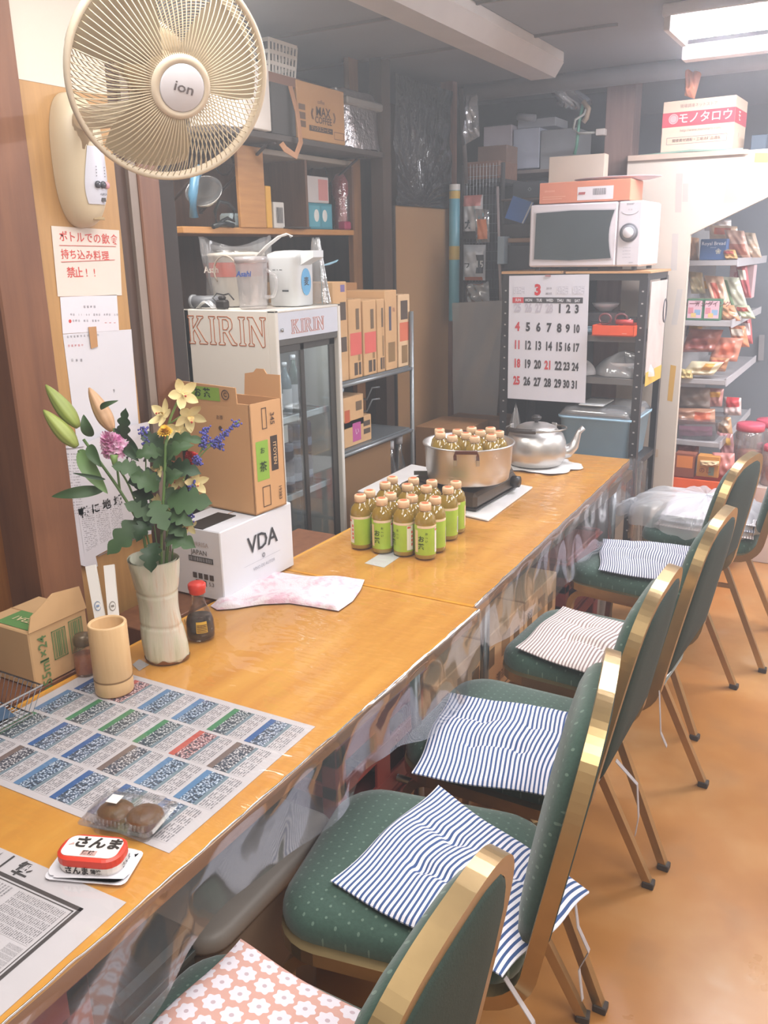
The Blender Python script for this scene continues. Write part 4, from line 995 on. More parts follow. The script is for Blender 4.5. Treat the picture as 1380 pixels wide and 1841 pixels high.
# ------------------------------------------------------------------ drinks fridge
FX, FY0, FY1, FZ, FB = -1.70, 2.263, 2.652, 1.356, -2.085
t = thing('drinks_fridge', 'white drinks fridge with sliding glass doors and outlined red lettering', 'fridge', ((FX+FB)/2, (FY0+FY1)/2, 0)); fr = t
w2, d2 = (FX-FB)/2, (FY1-FY0)/2; WF = mat('#d9d4cb', .45, var=.03, scale=5); FG = mat('#5c5a56', .4, .3)
b = MB(); b.box(-w2, w2-.03, -d2, -d2+.025, .03, FZ, .003); b.box(-w2, w2-.03, d2-.025, d2, .03, FZ, .003); b.box(-w2, -w2+.02, -d2, d2, .03, FZ); b.box(-w2+.001, w2-.031, -d2+.002, d2-.002, FZ-.03, FZ-.0005); b.box(-w2+.001, w2-.031, -d2+.002, d2-.002, .031, .25); b.build('cabinet', WF, t)
zh = at_x(500, 612, FX).z
b = MB(); b.box(w2-.03, w2, -d2, -d2+.018, .03, FZ, .002); b.box(w2-.03, w2, d2-.018, d2, .03, FZ, .002); b.box(w2-.03, w2, -d2, d2, FZ-.008, FZ, .002); b.box(w2-.03, w2, -d2, d2, .03, .26, .003); b.build('front_trim', WF, t)
MB().box(w2-.03, w2-.002, -d2+.018, d2-.018, zh, FZ-.008).build('header_panel', mat('#c9ccd6', .35), t)
b = MB(); b.lathe([(.006, 0), (.006, .004), (.0001, .005)], n=14); o = b.build('lock', mat('#b9b9b9', .3, 1), t, True); o.location = (w2, -d2+.035, zh+.03); o.rotation_euler = (0, pi/2, 0)
ym = at_x(550, 700, FX).y-(FY0+FY1)/2
b = MB(); b.box(w2-.03, w2-.004, -d2+.018, d2-.018, zh-.022, zh, .002); b.box(w2-.03, w2-.004, -d2+.018, d2-.018, .26, .285, .002); b.build('door_track', FG, t)
for i, (a, c, off) in enumerate(((-d2+.018, ym+.012, .014), (ym-.012, d2-.018, .006))):
    dd = MB(); x0, x1 = w2-.026+off-.006, w2-.018+off-.006
    dd.box(x0, x1, a, a+.012, .285, zh-.022, .001); dd.box(x0, x1, c-(.022 if i == 0 else .035), c, .285, zh-.022, .001); dd.box(x0, x1, a, c, .285, .31, .001); dd.box(x0, x1, a, c, zh-.045, zh-.022, .001)
    do = dd.build('sliding_door', mat('#4e4c49', .35, .4), t)
    MB().box(x0+.003, x0+.005, a+.008, c-.01, .30, zh-.03).build('glass_pane', clear('#eef3f4', .03, .03, .03, rim=.2), do)
MB().box(-w2+.021, w2-.035, -d2+.026, d2-.026, .251, .255).build('interior_floor', mat('#9fa3a6', .5), t)
b = MB(); b.box(-w2+.0205, -w2+.024, -d2+.026, d2-.026, .256, zh); b.build('interior_back', mat('#aeb4b8', .5), t)
b = MB()
for k in range(16): b.box(-.02, .0, d2-.032, d2-.0255, .36+k*.055, .40+k*.055)
b.build('shelf_rail', mat('#c9ced2', .4), t)
zs = [at_x(508, 757, FX-.03).z, at_x(513, 900, FX-.03).z, .30]
for k, z in enumerate(zs[:2]):
    b = MB(); b.box(w2-.055, w2-.045, -d2+.028, d2-.028, z-.018, z+.004, .002)
    for i in range(9): b.box(-w2+.03, w2-.05, -d2+.04+i*.04, -d2+.043+i*.04, z-.003, z)
    b.build('wire_shelf', mat('#d5dadd', .35), t)
# lettering drawn as outlines
LET = {'I': (.30, [[(0, 0), (.3, 0), (.3, .06), (.23, .1), (.23, .9), (.3, .94), (.3, 1), (0, 1), (0, .94), (.07, .9), (.07, .1), (0, .06)]]),
 'K': (.90, [[(0, 0), (.3, 0), (.3, .06), (.23, .1), (.23, .42), (.3, .5), (.55, .1), (.5, .06), (.5, 0), (.9, 0), (.9, .06), (.8, .1), (.42, .62), (.66, .9), (.76, .94), (.76, 1), (.45, 1), (.45, .94), (.52, .9), (.23, .55), (.23, .9), (.3, .94), (.3, 1), (0, 1), (0, .94), (.07, .9), (.07, .1), (0, .06)]]),
 'R': (.85, [[(0, 0), (.3, 0), (.3, .06), (.23, .1), (.23, .44), (.33, .44), (.55, .1), (.62, 0), (.85, 0), (.85, .06), (.75, .1), (.5, .47), (.66, .6), (.68, .75), (.62, .92), (.45, 1), (0, 1), (0, .94), (.07, .9), (.07, .1), (0, .06)], [(.23, .54), (.4, .54), (.5, .64), (.5, .82), (.4, .9), (.23, .9)]]),
 'N': (.82, [[(0, 0), (.26, 0), (.26, .06), (.17, .1), (.17, .72), (.62, -.04), (.74, 0), (.74, .9), (.82, .94), (.82, 1), (.56, 1), (.56, .94), (.64, .9), (.64, .35), (.25, 1), (0, 1), (0, .94), (.07, .9), (.07, .1), (0, .06)]])}
def outline_word(b, word, p, xd, yd, W, H, r):
    tot = sum(LET[c][0] for c in word)+.12*(len(word)-1); x = 0; n_ = xd.cross(yd)
    for c in word:
        for loop in LET[c][1]:
            pts = [p+xd*((x+a)/tot*W)+yd*(q*H) for a, q in loop]
            for i in range(len(pts)): b.bar(pts[i], pts[(i+1) % len(pts)], r, r*.6, up=n_)
        x += LET[c][0]+.12
org = V(((FX+FB)/2, (FY0+FY1)/2, 0))
a, c = at_y(341, 617, FY0), at_y(477, 571, FY0); b = MB()
outline_word(b, 'KIRIN', V((a.x, FY0-.0008, a.z))-org, V((1, 0, 0)), V((0, 0, 1)), c.x-a.x, c.z-a.z, .0022); b.build('lettering', mat('#b5622f', .5), t)
a, c = at_x(525, 600, FX), at_x(582, 568, FX); b = MB()
outline_word(b, 'KIRIN', V((FX-.001, a.y, a.z))-org, V((0, 1, 0)), V((0, 0, 1)), c.y-a.y, c.z-a.z, .0018); b.build('lettering', mat('#cf8a78', .5), t)
# added fill light that brightens the fridge interior
area('fridge_fill', (FX-.06, (FY0+FY1)/2, zh-.03), .03, .28, .15, (.95, .98, 1))
# fridge contents
def bott(name, label, loc, r, h, body, cap, cat='bottle', group=None, lab=None, neck=.35, cm=None):
    t = thing(name, label, cat, loc, 0, group)
    MB().lathe([(r*.9, 0), (r, .004), (r, h*.62), (r*.8, h*.72), (r*neck, h*.84), (r*neck, h*.93)], n=18).build('bottle_body', body, t, True)
    MB().lathe([(r*neck*1.15, h*.92), (r*neck*1.2, h), (.0001, h)], n=14).build('cap', cap, t, True)
    if lab: MB().lathe([(r*1.02, h*.15), (r*1.02, h*.5)], n=18, cap=False).build('label', lab, t, True)
    return t
GB = [mat('#6e7f86', .15, Coat_Weight=.6), mat('#8e9496', .15), mat('#5b6a60', .15), mat('#7c6f52', .15)]
WHT = mat('#dedee2', .5); SIL = mat('#c4c8cc', .25, 1); BLU = mat('#3e6fa8', .5)
i = 0
for col in range(4):
    for row in range(2):
        loc = (FX-.09-.09*row, FY0+.055+.052*col, zs[0]+.002)
        bott('drink_bottle', ['clear glass bottle with silver cap', 'pale bottle with white label', 'green glass bottle', 'amber glass bottle'][(i+row) % 4]+' on the upper fridge shelf, %s column, %s' % (['first', 'second', 'third', 'fourth'][col], ['front', 'behind'][row]), loc, .022, .2-.02*(i % 3), GB[(i+row) % 4], SIL if i % 2 else WHT, group='bottles in the fridge', lab=[WHT, BLU, WHT, mat('#9a4a3a', .5)][i % 4]); i += 1
for k in range(4):
    for j in range(2):
        t = thing('drink_can', 'dark blue %s can on the middle fridge shelf, %s from the left' % (['upper', 'lower'][j ^ 1], ['first', 'second', 'third', 'fourth'][k]), 'can', (FX-.09, FY0+.085+.058*k-.0, zs[1]+.002+.12*j), 0, 'cans in the fridge')
        MB().lathe([(.024, 0), (.027, .006), (.027, .108), (.023, .117), (.0001, .117)], n=18).build('can_body', mat(['#39415c', '#4a3f50'][k % 2], .35, .4), t, True)
        MB().lathe([(.0272, .03), (.0272, .06)], n=18, cap=False).build('label', mat('#8d92a8', .4), t, True)
t = thing('food_jar', 'yellowish plastic jar at the left of the middle fridge shelf', 'jar', (FX-.055, FY0+.045, zs[1]+.005))
MB().lathe([(.016, 0), (.018, .004), (.018, .09), (.013, .10), (.013, .115), (.0001, .115)], n=18).build('jar_body', mat('#c7bd84', .3), t, True)
for k in range(4): bott('drink_bottle', 'dark bottle on the fridge floor, %s from the left' % ['first', 'second', 'third', 'fourth'][k], (FX-.09, FY0+.07+.06*k, .258), .026, .24, mat('#34383a', .15), SIL, group='bottles on the fridge floor', lab=mat('#5f6466', .5))
o = MB().box(-.0006, .0006, -.03, .03, -.03, .03).build('price_note', mat('#d9d5d0', .6), None); o.location = (FX-.038, FY0+.06, zs[0]-.05); tag(o, 'white handwritten note taped below the upper fridge shelf', 'note')
# things on top of the fridge
TZ = FZ+.0015
def atp(px, py, y): return at_y(px, py, y)
t = thing('plastic_drum', 'white plastic drum with an orange band in a clear bag on the fridge', 'drum', (-2.0, 2.46, TZ))
MB().lathe([(.075, 0), (.085, .006), (.092, .08), (.098, .165), (.101, .17), (.097, .178), (.05, .182), (.0001, .182)], n=32).build('drum_body', mat('#cfc9c0', .4), t, True)
MB().lathe([(.0945, .10), (.0975, .148)], n=32, cap=False).build('orange_band', mat('#d5593a', .4), t, True)
b = MB(); b.text('Asahi', .03, (-.03, -.0985, .124), (1, .12, 0), (0, 0, 1), .02); b.build('lettering', mat('#e8dcd2', .5), t)
rr = random.Random(4)
b = MB()
def bagd(u, v):
    a = 2*pi*u; r = .104+.012*v+.006*sin(7*a+6*v)+.003*sin(19*a); z = .002+.215*v+(.018*sin(2*a+.6) if v > .9 else 0)
    return (r*cos(a)*(1+.12*max(0, v-.6)), r*sin(a), z)
b.grid(bagd, 60, 22); b.build('clear_bag', clear('#faf8f4', .15, .05, .14, .4, 20, None, .3), t, True)
b = MB(); b.tube([V((.04+.05*cos(k*.35), -.112, .12+.05*sin(k*.35))) for k in range(12)], .003, 8); b.build('hose', mat('#a89a8c', .5), t, True)
t = thing('beer_pitcher', 'clear plastic beer pitcher with blue lettering on the fridge', 'pitcher', (-1.835, 2.33, TZ))
PCL = clear('#f8f6f5', .08, .06, .16, rim=.35)
MB().lathe([(.042, 0), (.046, .004), (.047, .05), (.053, .14), (.053, .152), (.055, .156), (.052, .156), (.050, .14), (.045, .01), (.0001, .008)], n=36).build('pitcher_wall', PCL, t, True)
MB().lathe([(.0542, .146), (.0555, .156), (.0545, .165), (.03, .167), (.0001, .167)], n=30).build('lid', clear('#f6e6e2', .1, .1, .3), t, True)
b = MB(); b.tube([V((.045, .0, .035)), V((.07, .02, .04)), V((.08, .025, .07)), V((.078, .025, .105)), V((.052, .01, .125))], .006, 10); b.build('handle', PCL, t, True)
b = MB(); b.text('Asahi', .024, (.01, -.056, .112), (1, .2, 0), (0, 0, 1), .03, shear=.2); b.build('lettering', mat('#2e4f9a', .5), t)
t = thing('water_jug', 'white plastic jug with a spout and blue label on the fridge', 'jug', (-1.80, 2.50, TZ))
JW = mat('#d9dde0', .35, var=.02)
b = MB(); pad(b, [(rrect(.105, .105, .025), 0), (rrect(.12, .12, .03), .004), (rrect(.125, .125, .03), .15), (rrect(.13, .13, .03), .158), (rrect(.128, .128, .03), .172), (rrect(.09, .09, .03), .182), (rrect(.03, .03, .01), .184)]); b.build('jug_body', JW, t, True)
b = MB(); b.prism([(0, .135), (.055, .16), (.055, .182), (0, .182)], .06, (.062, .03, 0), (1, 0, 0), (0, 0, 1)); b.build('spout', JW, t)
b = MB(); b.sweep([V((-.1, -.05, .165)), V((-.05, -.055, .2)), V((0, -.055, .228)), V((.03, -.05, .236)), V((.04, -.04, .226))], [(-.012, -.0015), (.012, -.0015), (.012, .0015), (-.012, .0015)], up=(0, 0, 1)); b.build('strap_handle', mat('#e6e4e2', .4), t)
b = MB(); b.prism([(.028*cos(k*pi/8), .045*sin(k*pi/8)) for k in range(16)], .0012, (.0625, 0, .08), (0, 1, 0), (0, 0, 1)); b.build('blue_label', mat('#5fa3cf', .5), t)
b = MB(); b.text('麦', .03, (.0642, 0, .08), (0, 1, 0), (0, 0, 1), .02); b.text('ー・ー', .014, (-.01, -.0632, .12), (1, 0, 0), (0, 0, 1), .02); b.text('ー', .03, (.02, -.0632, .05), (1, 0, 0), (0, 0, 1), .04); b.build('lettering', mat('#3a3f46', .5), t)
t = thing('pipe_elbow', 'grey plastic pipe elbow at the left end of the fridge top', 'pipe', (-2.035, 2.30, TZ+.022))
MB().tube([(-.03, 0, 0), (.01, 0, 0), (.035, .015, .0), (.045, .05, .0)], .02, 14).build('pipe', mat('#6f7176', .4), t, True)
MB().tube([(-.038, 0, 0), (-.028, 0, 0)], .0235, 14).build('collar', mat('#85878b', .4), t, True)
t = thing('plug_adapter', 'black plug with crumpled white wrapper on the fridge top', 'plug', (-1.93, 2.285, TZ))
b = MB(); b.box(-.022, .022, -.014, .014, .0, .03, .006); b.box(-.012, .012, -.01, .01, .03, .042, .004); b.build('plug_body', mat('#2e2a28', .5), t)
b = MB(); b.tube([V((-.02, 0, .02)), V((-.04, .0, .035)), V((-.03, .01, .05)), V((.0, .01, .045)), V((.03, .0, .05)), V((.05, 0, .03))], .0025, 6); b.build('cord', mat('#2e2a28', .5), t, True)
b = MB(); b.grid(lambda u, v: (-.1+.07*u, -.02+.03*v, .002+.02*sin(pi*u)*(1+.3*sin(9*v))), 10, 8); b.build('wrapper', clear('#e6e6e6', .2, .2, .45), t, True)
t = thing('dish_bag', 'bag of clear dishes standing behind the white jug', 'bag', (-1.77, 2.615, TZ))
b = MB(); b.grid(lambda u, v: ((.05-.035*v)*cos(2*pi*u)*(1+.1*sin(14*pi*u)), (.03-.02*v)*sin(2*pi*u), .22*v**1.1+.006*sin(9*u*pi)), 36, 14); b.build('film', clear('#e9e6df', .15, .2, .18, .5, 30), t, True)
t = thing('blue_spatula', 'light blue plastic spatula sticking out beyond the fridge top', 'utensil', (-1.76, 2.64, TZ+.13))
b = MB(); b.sweep([V((0, -.01, 0)), V((0, .03, .004)), V((0, .08, .012)), V((0, .10, .018))], [(-.008, -.002), (.008, -.002), (.008, .002), (-.008, .002)], scale=[.5, 1, .8, .3], up=(0, 0, 1)); b.build('blade', mat('#8fb8cc', .4), t)
MB().tube([(0, -.012, -.13), (0, -.012, 0)], .002, 6).build('handle', mat('#8fb8cc', .4), t)

# ------------------------------------------------------------------ steel rack with cartons beyond the fridge
RX = -1.75; SG = mat('#9aa0a4', .4, .6)
t = thing('steel_rack', 'grey tubular steel rack with cartons right of the fridge', 'rack', (-1.93, 3.0, 0))
ry0, ry1 = 2.70, at_x(740, 655, RX).y; z1_, z2_ = at_x(740, 657, RX).z, at_x(740, 768, RX).z
for x in (RX, -2.11):
    for y in (ry0, ry1): MB().tube([(x+1.93, y-3.0, 0), (x+1.93, y-3.0, at_x(738, 560, RX).z if y > 3 else z1_+.02)], .009, 10).build('post', SG, t, True)
for z in (z1_, z2_, .30):
    b = MB(); b.box(-2.10+1.93, RX-.008+1.93, ry0-3+.01, ry1-3-.01, z-.006, z); b.build('shelf_board', mat('#7d8488', .4, .3), t)
    MB().tube([(RX+1.93, ry0-3, z-.012), (RX+1.93, ry1-3, z-.012)], .008, 10).build('front_tube', SG, t, True)
for k, z in enumerate((.93, .88)):
    MB().tube([(-.12, .12+.0, z), (.05, .12, z), (.07, .13, z+.05), (.09, .16, z+.05)], .004, 8).build('hook', SG, t, True)
def row(px0, px1, ptop, zb, X, depth, label, items, m=KRAFT, back=0, group=None, yref=620):
    y0, y1 = at_x(px0, yref, X).y, at_x(px1, yref, X).y; zt_ = at_x((px0+px1)/2, ptop, X).z
    return carton(label, (X-depth/2-back, (y0+y1)/2, zb+.001), (depth, (y1-y0)-.003, zt_-zb), 0, m, items, tape=None, group=group)
BK = '#4f4034'; g = 'cartons on the steel rack'
def strip(red=True):
    it = [('r', 'right', .35, .04, .62, .2, BK), ('r', 'right', .7, .04, .88, .2, BK), ('r', 'right', .66, .22, .84, .5, '#8f7048'), ('r', 'right', .55, .62, .8, .88, '#6d573e')]
    if red: it.append(('r', 'right', .08, .30, .95, .58, '#cf5f55'))
    return it
row(600, 626, 507, z1_, RX-.015, .30, 'tall plain carton nearest the fridge on the rack', [('r', 'right', .5, .62, .9, .8, BK), ('r', 'right', .5, .3, .9, .45, BK), ('r', 'right', .55, .9, .85, .97, '#7a6a9a')], group=g)
row(627, 651, 538, z1_, RX-.012, .28, 'carton with a broad red band, second on the upper rack shelf', strip(), group=g)
row(653, 677, 540, z1_, RX-.012, .30, 'carton with faded red band and bar codes, third on the rack', strip(), group=g)
row(678, 692, 538, z1_, RX-.012, .30, 'narrow carton without a band, fourth on the rack', strip(False), group=g)
row(693, 714, 522, z1_, RX-.012, .30, 'taller carton with tiny print, fifth on the rack', [('r', 'right', .3, .5, .5, .8, '#4a4a5c'), ('r', 'right', .2, .1, .8, .35, '#86683f'), ('t', 'right', .7, .75, .02, '味', '#8a4a3a')], group=g)
row(716, 737, 530, z1_, RX-.012, .30, 'carton with an orange red panel at the right end of the rack', [('r', 'right', .1, .36, .9, .62, '#cc6a4a'), ('r', 'right', .2, .66, .8, .92, BK), ('r', 'right', .25, .05, .75, .3, '#86683f')], m=KRAFT_P, group=g)
o = carton('open brown box lying behind the row of cartons on the rack', (-2.02, 3.02, z1_+.26), (.15, .3, .09), 0, KRAFT_D, (), None)
row(618, 655, 712, z2_+.075, RX-.03, .25, 'upper of two flat cartons on the lower rack shelf', [('r', 'right', .05, .2, .3, .6, '#b5552f'), ('r', 'right', .6, .5, .9, .8, '#6d573e')], group=g, yref=780)
row(618, 668, 752, z2_, RX-.03, .27, 'lower flat carton with a magenta print on the lower rack shelf', [('r', 'right', .3, .15, .6, .85, '#b04e8c'), ('r', 'right', .7, .3, .95, .5, BK), ('r', 'right', .7, .6, .95, .8, BK), ('t', 'right', .45, .5, .03, 'い', '#e6c9d8')], group=g, yref=780)
row(618, 704, 808, .305, RX-.02, .28, 'large dark carton tied with pale string on the lowest rack shelf', [('r', 'right', .45, .3, .55, .6, '#6e5438')], m=mat('#86643f', .85), group=g, yref=900)
b = MB(); yb_ = at_x(690, 850, RX).y; b.tube([V((0, 0, .0)), V((.003, .0, .22)), V((.0, -.03, .265))], .003, 6); o = b.build('string', mat('#c9bfae', .8), None, True); o.location = (RX-.012, yb_-.03, .31); tag(o, 'pale string tied round the large dark carton', 'string')
for k, (px, py) in enumerate(((697, 795), (713, 785))):
    p = at_x(px, py, RX-.06); h = p.z-.305
    bott('water_bottle', ['clear bottle behind the dark carton on the rack', 'taller clear bottle with white label beside the rack post'][k], (p.x, p.y+.02, .306), .034, h, clear('#dfe6e8', .05, .25, .08), WHT, lab=mat('#c4cdd6', .5), neck=.4)

# ------------------------------------------------------------------ wooden cubby shelf on the kitchen wall
LX = -2.10; zl = at_x(560, 412, LX).z; t = thing('wooden_shelf', 'wooden cubby shelf on the wall above the fridge', 'shelf', (-2.28, 2.9, zl)); OW = wood('#a8743c', '#c08a4c', 4, 'Y', .5); DW = wood('#5a3f2e', '#73523c', 4, 'Z', .6)
yA, yB = at_x(335, 480, LX).y, at_x(636, 413, LX).y
MB().box(-.17, .18, yA-2.9, yB-2.9, -.022, 0, .002).build('shelf_board', OW, t)
ztop = at_x(640, 300, LX).z
MB().box(-.17, .18, at_x(470, 275, LX).y-2.9, yB-2.9, ztop-zl-.0, ztop-zl+.02, .002).build('top_board', mat('#8f8478', .6), t)
MB().box(-.20, -.17, yA-2.9, yB-2.9, -.02, ztop-zl+.02).build('back_board', DW, t)
ya, yb = at_x(428, 340, LX).y, at_x(474, 340, LX).y
MB().box(.17, .185, ya-2.9, yb-2.9, -.0, ztop-zl+.02, .002).build('upright_panel', OW, t)
for px in (553, 636): y = at_x(px, 340, LX).y; MB().box(-.17, .175, y-2.9-.008, y-2.9+.008, 0, ztop-zl, .001).build('divider', DW, t)
def onx(name, px0, px1, py0, X, zb, depth, label, cat, m, items=(), yref=380):
    y0, y1 = at_x(px0, yref, X).y, at_x(px1, yref, X).y; zt_ = at_x((px0+px1)/2, py0, X).z
    return carton(label, (X-depth/2, (y0+y1)/2, zb+.0012), (depth, y1-y0, zt_-zb), 0, m, items, tape=None, name=name, cat=cat)
onx('yellow_folder', 479, 489, 335, LX-.01, zl, .12, 'yellow folder standing on the cubby shelf', 'folder', mat('#dfa93a', .5))
onx('bar_code_box', 492, 511, 364, LX-.02, zl, .08, 'small white box with a bar code on the cubby shelf', 'box', mat('#d5d2cc', .6), [('b', 'right', .2, .2, .8, .8, '#5a5a5e')])
p = onx('bulb_box', 554, 597, 366, LX-.03, zl, .09, 'blue light bulb box on the cubby shelf', 'box', mat('#3f8a9c', .5), [('r', 'right', .04, .1, .46, .9, '#5ba5b5'), ('r', 'right', .54, .1, .96, .9, '#4f9aac')])
zt2 = at_x(575, 366, LX-.03).z+.001
onx('bulb_box', 554, 592, 318, LX-.03, zt2, .09, 'pale light bulb box stacked on the blue one', 'box', mat('#c9c4c2', .5), [('r', 'right', .5, .1, .95, .9, '#c98a86')])
for k, px in enumerate((563, 585)):
    c = at_x(px, 384, LX-.028); b = MB(); b.ball((0, 0, 0), .002, .02, .026, 12, 8); o = b.build('printed_bulb', mat('#e0e2de', .5), [q for q in COL.objects if q.get('label', '').startswith('blue light bulb')][0], True); o.location = (.045, (k-.5)*.062, .055)
t = thing('red_squeeze_bottle', 'red squeeze bottle in clear film on the cubby shelf', 'bottle', (LX-.05, at_x(612, 380, LX-.05).y, zl+.001))
MB().lathe([(.025, 0), (.03, .005), (.028, .07), (.022, .12), (.036, .15), (.036, .2), (.018, .23), (.0001, .235)], n=20).build('bottle_body', mat('#b02a3c', .3), t, True)
MB().lathe([(.036, 0), (.04, .1), (.038, .2), (.02, .235)], n=24, cap=False).build('film', clear('#f0e6e6', .1, .2, .08, .6, 40), t, True)
o = MB().box(-.02, .02, -.025, .025, 0, .035, .006).build('magenta_packet', mat('#a83a5e', .4), None); o.location = (LX-.02, at_x(626, 395, LX).y, zl+.001); tag(o, 'small magenta packet at the end of the cubby shelf', 'packet')
o = MB().box(-.03, .03, -.07, .05, 0, .006, .002).build('flat_packet', mat('#4a4644', .35), None); o.location = (LX-.0, at_x(535, 400, LX).y, zl+.001); tag(o, 'flat dark packet lying on the cubby shelf', 'packet')
t = thing('clear_dish', 'stack of clear plastic dishes and film leaning in the cubby shelf', 'dish', (LX-.02, at_x(372, 380, LX-.02).y, zl+.001))
b = MB(); b.m = Matrix.Translation((0, 0, .10)) @ Matrix.Rotation(radians(50), 4, 'X') @ Matrix.Rotation(radians(20), 4, 'Y'); b.lathe([(.03, 0), (.055, .01), (.066, .03), (.062, .03), (.052, .014), (.02, .005)], n=30); b.build('dish', clear('#d2c9b8', .08, .15, .08), t, True)
b = MB(); b.tube([V((.0, -.07, .03)), V((.01, -.08, .1)), V((.01, -.06, .16)), V((0, -.02, .19))], .016, 12); b.build('blue_bottle', mat('#4f7f9c', .3), t, True)
t = thing('clamp', 'black spring clamp hanging over the edge of the cubby shelf', 'clamp', (LX+.01, at_x(402, 400, LX).y, zl+.001))
b = MB(); pts = [(0, -.05, .0), (0, -.055, .05), (0, -.03, .085), (0, .02, .08), (0, .05, .06), (0, .045, .02), (0, .01, .03), (0, -.02, .02), (0, -.05, .0)]; b.tube(pts, .006, 8); b.build('wire_frame', mat('#22282a', .4), t, True)
b = MB(); b.tube([(0, -.07, .0), (0, -.02, .012), (0, .04, .005)], .009, 8); b.build('handle', mat('#22282a', .4), t, True)
o = MB().box(-.03, .03, -.035, .035, 0, .05, .008).build('pale_packet', mat('#a9bcc4', .4), None); o.location = (LX-.05, at_x(415, 390, LX-.05).y, zl+.001); tag(o, 'pale blue packet beside the black clamp', 'packet')

# ------------------------------------------------------------------ upper shelf with brackets
UX = -2.0; zu = at_x(620, 262, UX).z; t = thing('wall_shelf', 'dark high wall shelf on scrolled iron brackets', 'shelf', (-2.2, 3.0, zu)); UB = mat('#4d4541', .6)
MB().box(-.22, .20, -.60, at_x(692, 290, UX).y-3.0, -.022, 0, .002).build('shelf_board', UB, t)
IR = mat('#3c3431', .5)
for px in (440, 500, 660):
    y = at_x(px, 300, UX).y-3.0 if px > 445 else at_x(437, 300, UX).y-3.0
    b = MB(); b.bar((-.2, y, -.03), (.19, y, -.03), .018, .006); b.bar((-.185, y, -.03), (-.185, y, -.26), .018, .006, up=(1, 0, 0)); b.bar((.15, y, -.035), (-.18, y, -.25), .014, .006, up=(0, 0, 1))
    b.tube([V((-.05+.045*cos(a*.5), y, -.085+.04*sin(a*.5))) for a in range(13)], .004, 6); b.build('bracket', IR, t)
def onu(*a, **k): return onx(*a, yref=210, **k)
onu('white_appliance', 440, 487, 112, UX+.02, zu, .25, 'white boxy appliance at the left end of the high shelf', 'appliance', mat('#d6cec6', .45))
t2 = onu('black_case', 489, 531, 137, UX-.01, zu, .26, 'black case with a brown strap on the high shelf', 'case', mat('#3b3836', .5)); ch_ = at_x(510, 137, UX-.01).z-zu
MB().box(-.13, .131, -.11, .11, ch_-.03, ch_+.002).build('rim', mat('#7d4f34', .5), t2)
b = MB(); b.sweep([V((.135, .04, .17)), V((.155, .05, .08)), V((.165, .05, -.02)), V((.16, .02, -.07)), V((.15, -.03, -.05)), V((.14, -.04, -.03))], [(-.012, -.0015), (.012, -.0015), (.012, .0015), (-.012, .0015)], up=(1, 0, 0)); b.build('strap', mat('#b5835c', .6), t2)
yb0, yb1 = at_x(486, 130, UX-.02).y, at_x(535, 130, UX-.02).y; bk = thing('white_basket', 'white slotted plastic basket on top of the black case', 'basket', (UX-.12, (yb0+yb1)/2, zu+ch_+.004)); hb = at_x(515, 82, UX-.02).z-zu-ch_
b = MB(); W2, D2 = .10, (yb1-yb0)/2
for sx in (-1, 1):
    for k in range(9): y = -D2+2*D2*k/8; b.bar((sx*W2*.9, y*.92, 0), (sx*W2, y, hb), .008, .003, up=(1, 0, 0))
    for q in (.0, .33, .66, 1): b.bar((sx*W2*(.9+.1*q), -D2*(.92+.08*q), hb*q), (sx*W2*(.9+.1*q), D2*(.92+.08*q), hb*q), .004, .012)
for sy in (-1, 1):
    for k in range(7): x = -W2+2*W2*k/6; b.bar((x*.9, sy*D2*.92, 0), (x, sy*D2, hb), .008, .003, up=(0, 1, 0))
    for q in (.0, .33, .66, 1): b.bar((-W2*(.9+.1*q), sy*D2*(.92+.08*q), hb*q), (W2*(.9+.1*q), sy*D2*(.92+.08*q), hb*q), .004, .012)
b.box(-W2*.9, W2*.9, -D2*.92, D2*.92, 0, .003); b.build('basket_wall', mat('#d2cec8', .5), bk)
onu('coffee_carton', 535, 619, 155, UX-.005, zu, .2, 'brown coffee carton on the high shelf', 'box', mat('#c2935f', .8), items=[('t', 'right', .52, .52, .047, 'MAX', '#463325'), ('t', 'right', .52, .37, .034, 'COFFEE', '#463325'), ('t', 'right', .48, .70, .022, 'dejavu', '#7d6146') if 0 else ('t', 'right', .48, .70, .02, 'coffee', '#7d6146'),
    ('r', 'right', .22, .16, .72, .26, '#463325'), ('t', 'right', .47, .21, .018, 'マックスコーヒー', '#b98d5c'), ('t', 'right', .26, .45, .04, '《', '#463325'), ('t', 'right', .79, .45, .04, '》', '#463325'), ('r', 'right', .02, .5, .15, .6, '#6b5038'), ('r', 'right', .02, .34, .15, .46, '#6b5038'), ('r', 'right', .02, .2, .15, .31, '#6b5038'), ('f', 'right', .75, .08, .97, .22, '#6b5038')])
ys0, ys1 = at_x(622, 210, UX).y, at_x(689, 210, UX).y; hs = at_x(655, 165, UX).z-zu
t = thing('cooler_bag', 'silver foil cooler bag at the right end of the high shelf', 'bag', (UX-.1, (ys0+ys1)/2, zu+.001))
fm_ = N('foil'); fm_.col(lin('#c6c3c6')); fm_.set(Metallic=.9, Roughness=.3); fm_.bump(fm_.noise(14, 4, rough=.6), .8, .02)
Dh = (ys1-ys0)/2
def cb(u, v):
    a = 2*pi*u; q = 5; x = math.copysign(abs(cos(a))**(2/q), cos(a))*.1; y = math.copysign(abs(sin(a))**(2/q), sin(a))*Dh; k = 1-.16*v+.03*sin(6*v+3*a); return (x*k*(1-.35*max(0, v-.8)*2), y*(1-.04*v), hs*v+.004*sin(9*a))
b = MB(); b.grid(cb, 60, 20); b.add([V(cb(u/60, 1)) for u in range(60)], [tuple(range(60))]); b.build('bag_wall', fm_.m, t, True)
b = MB(); b.box(.070, .105, -Dh*.95, Dh*.95, hs*.72, hs*.86, .006); b.build('strap_band', mat('#8b8884', .6), t)

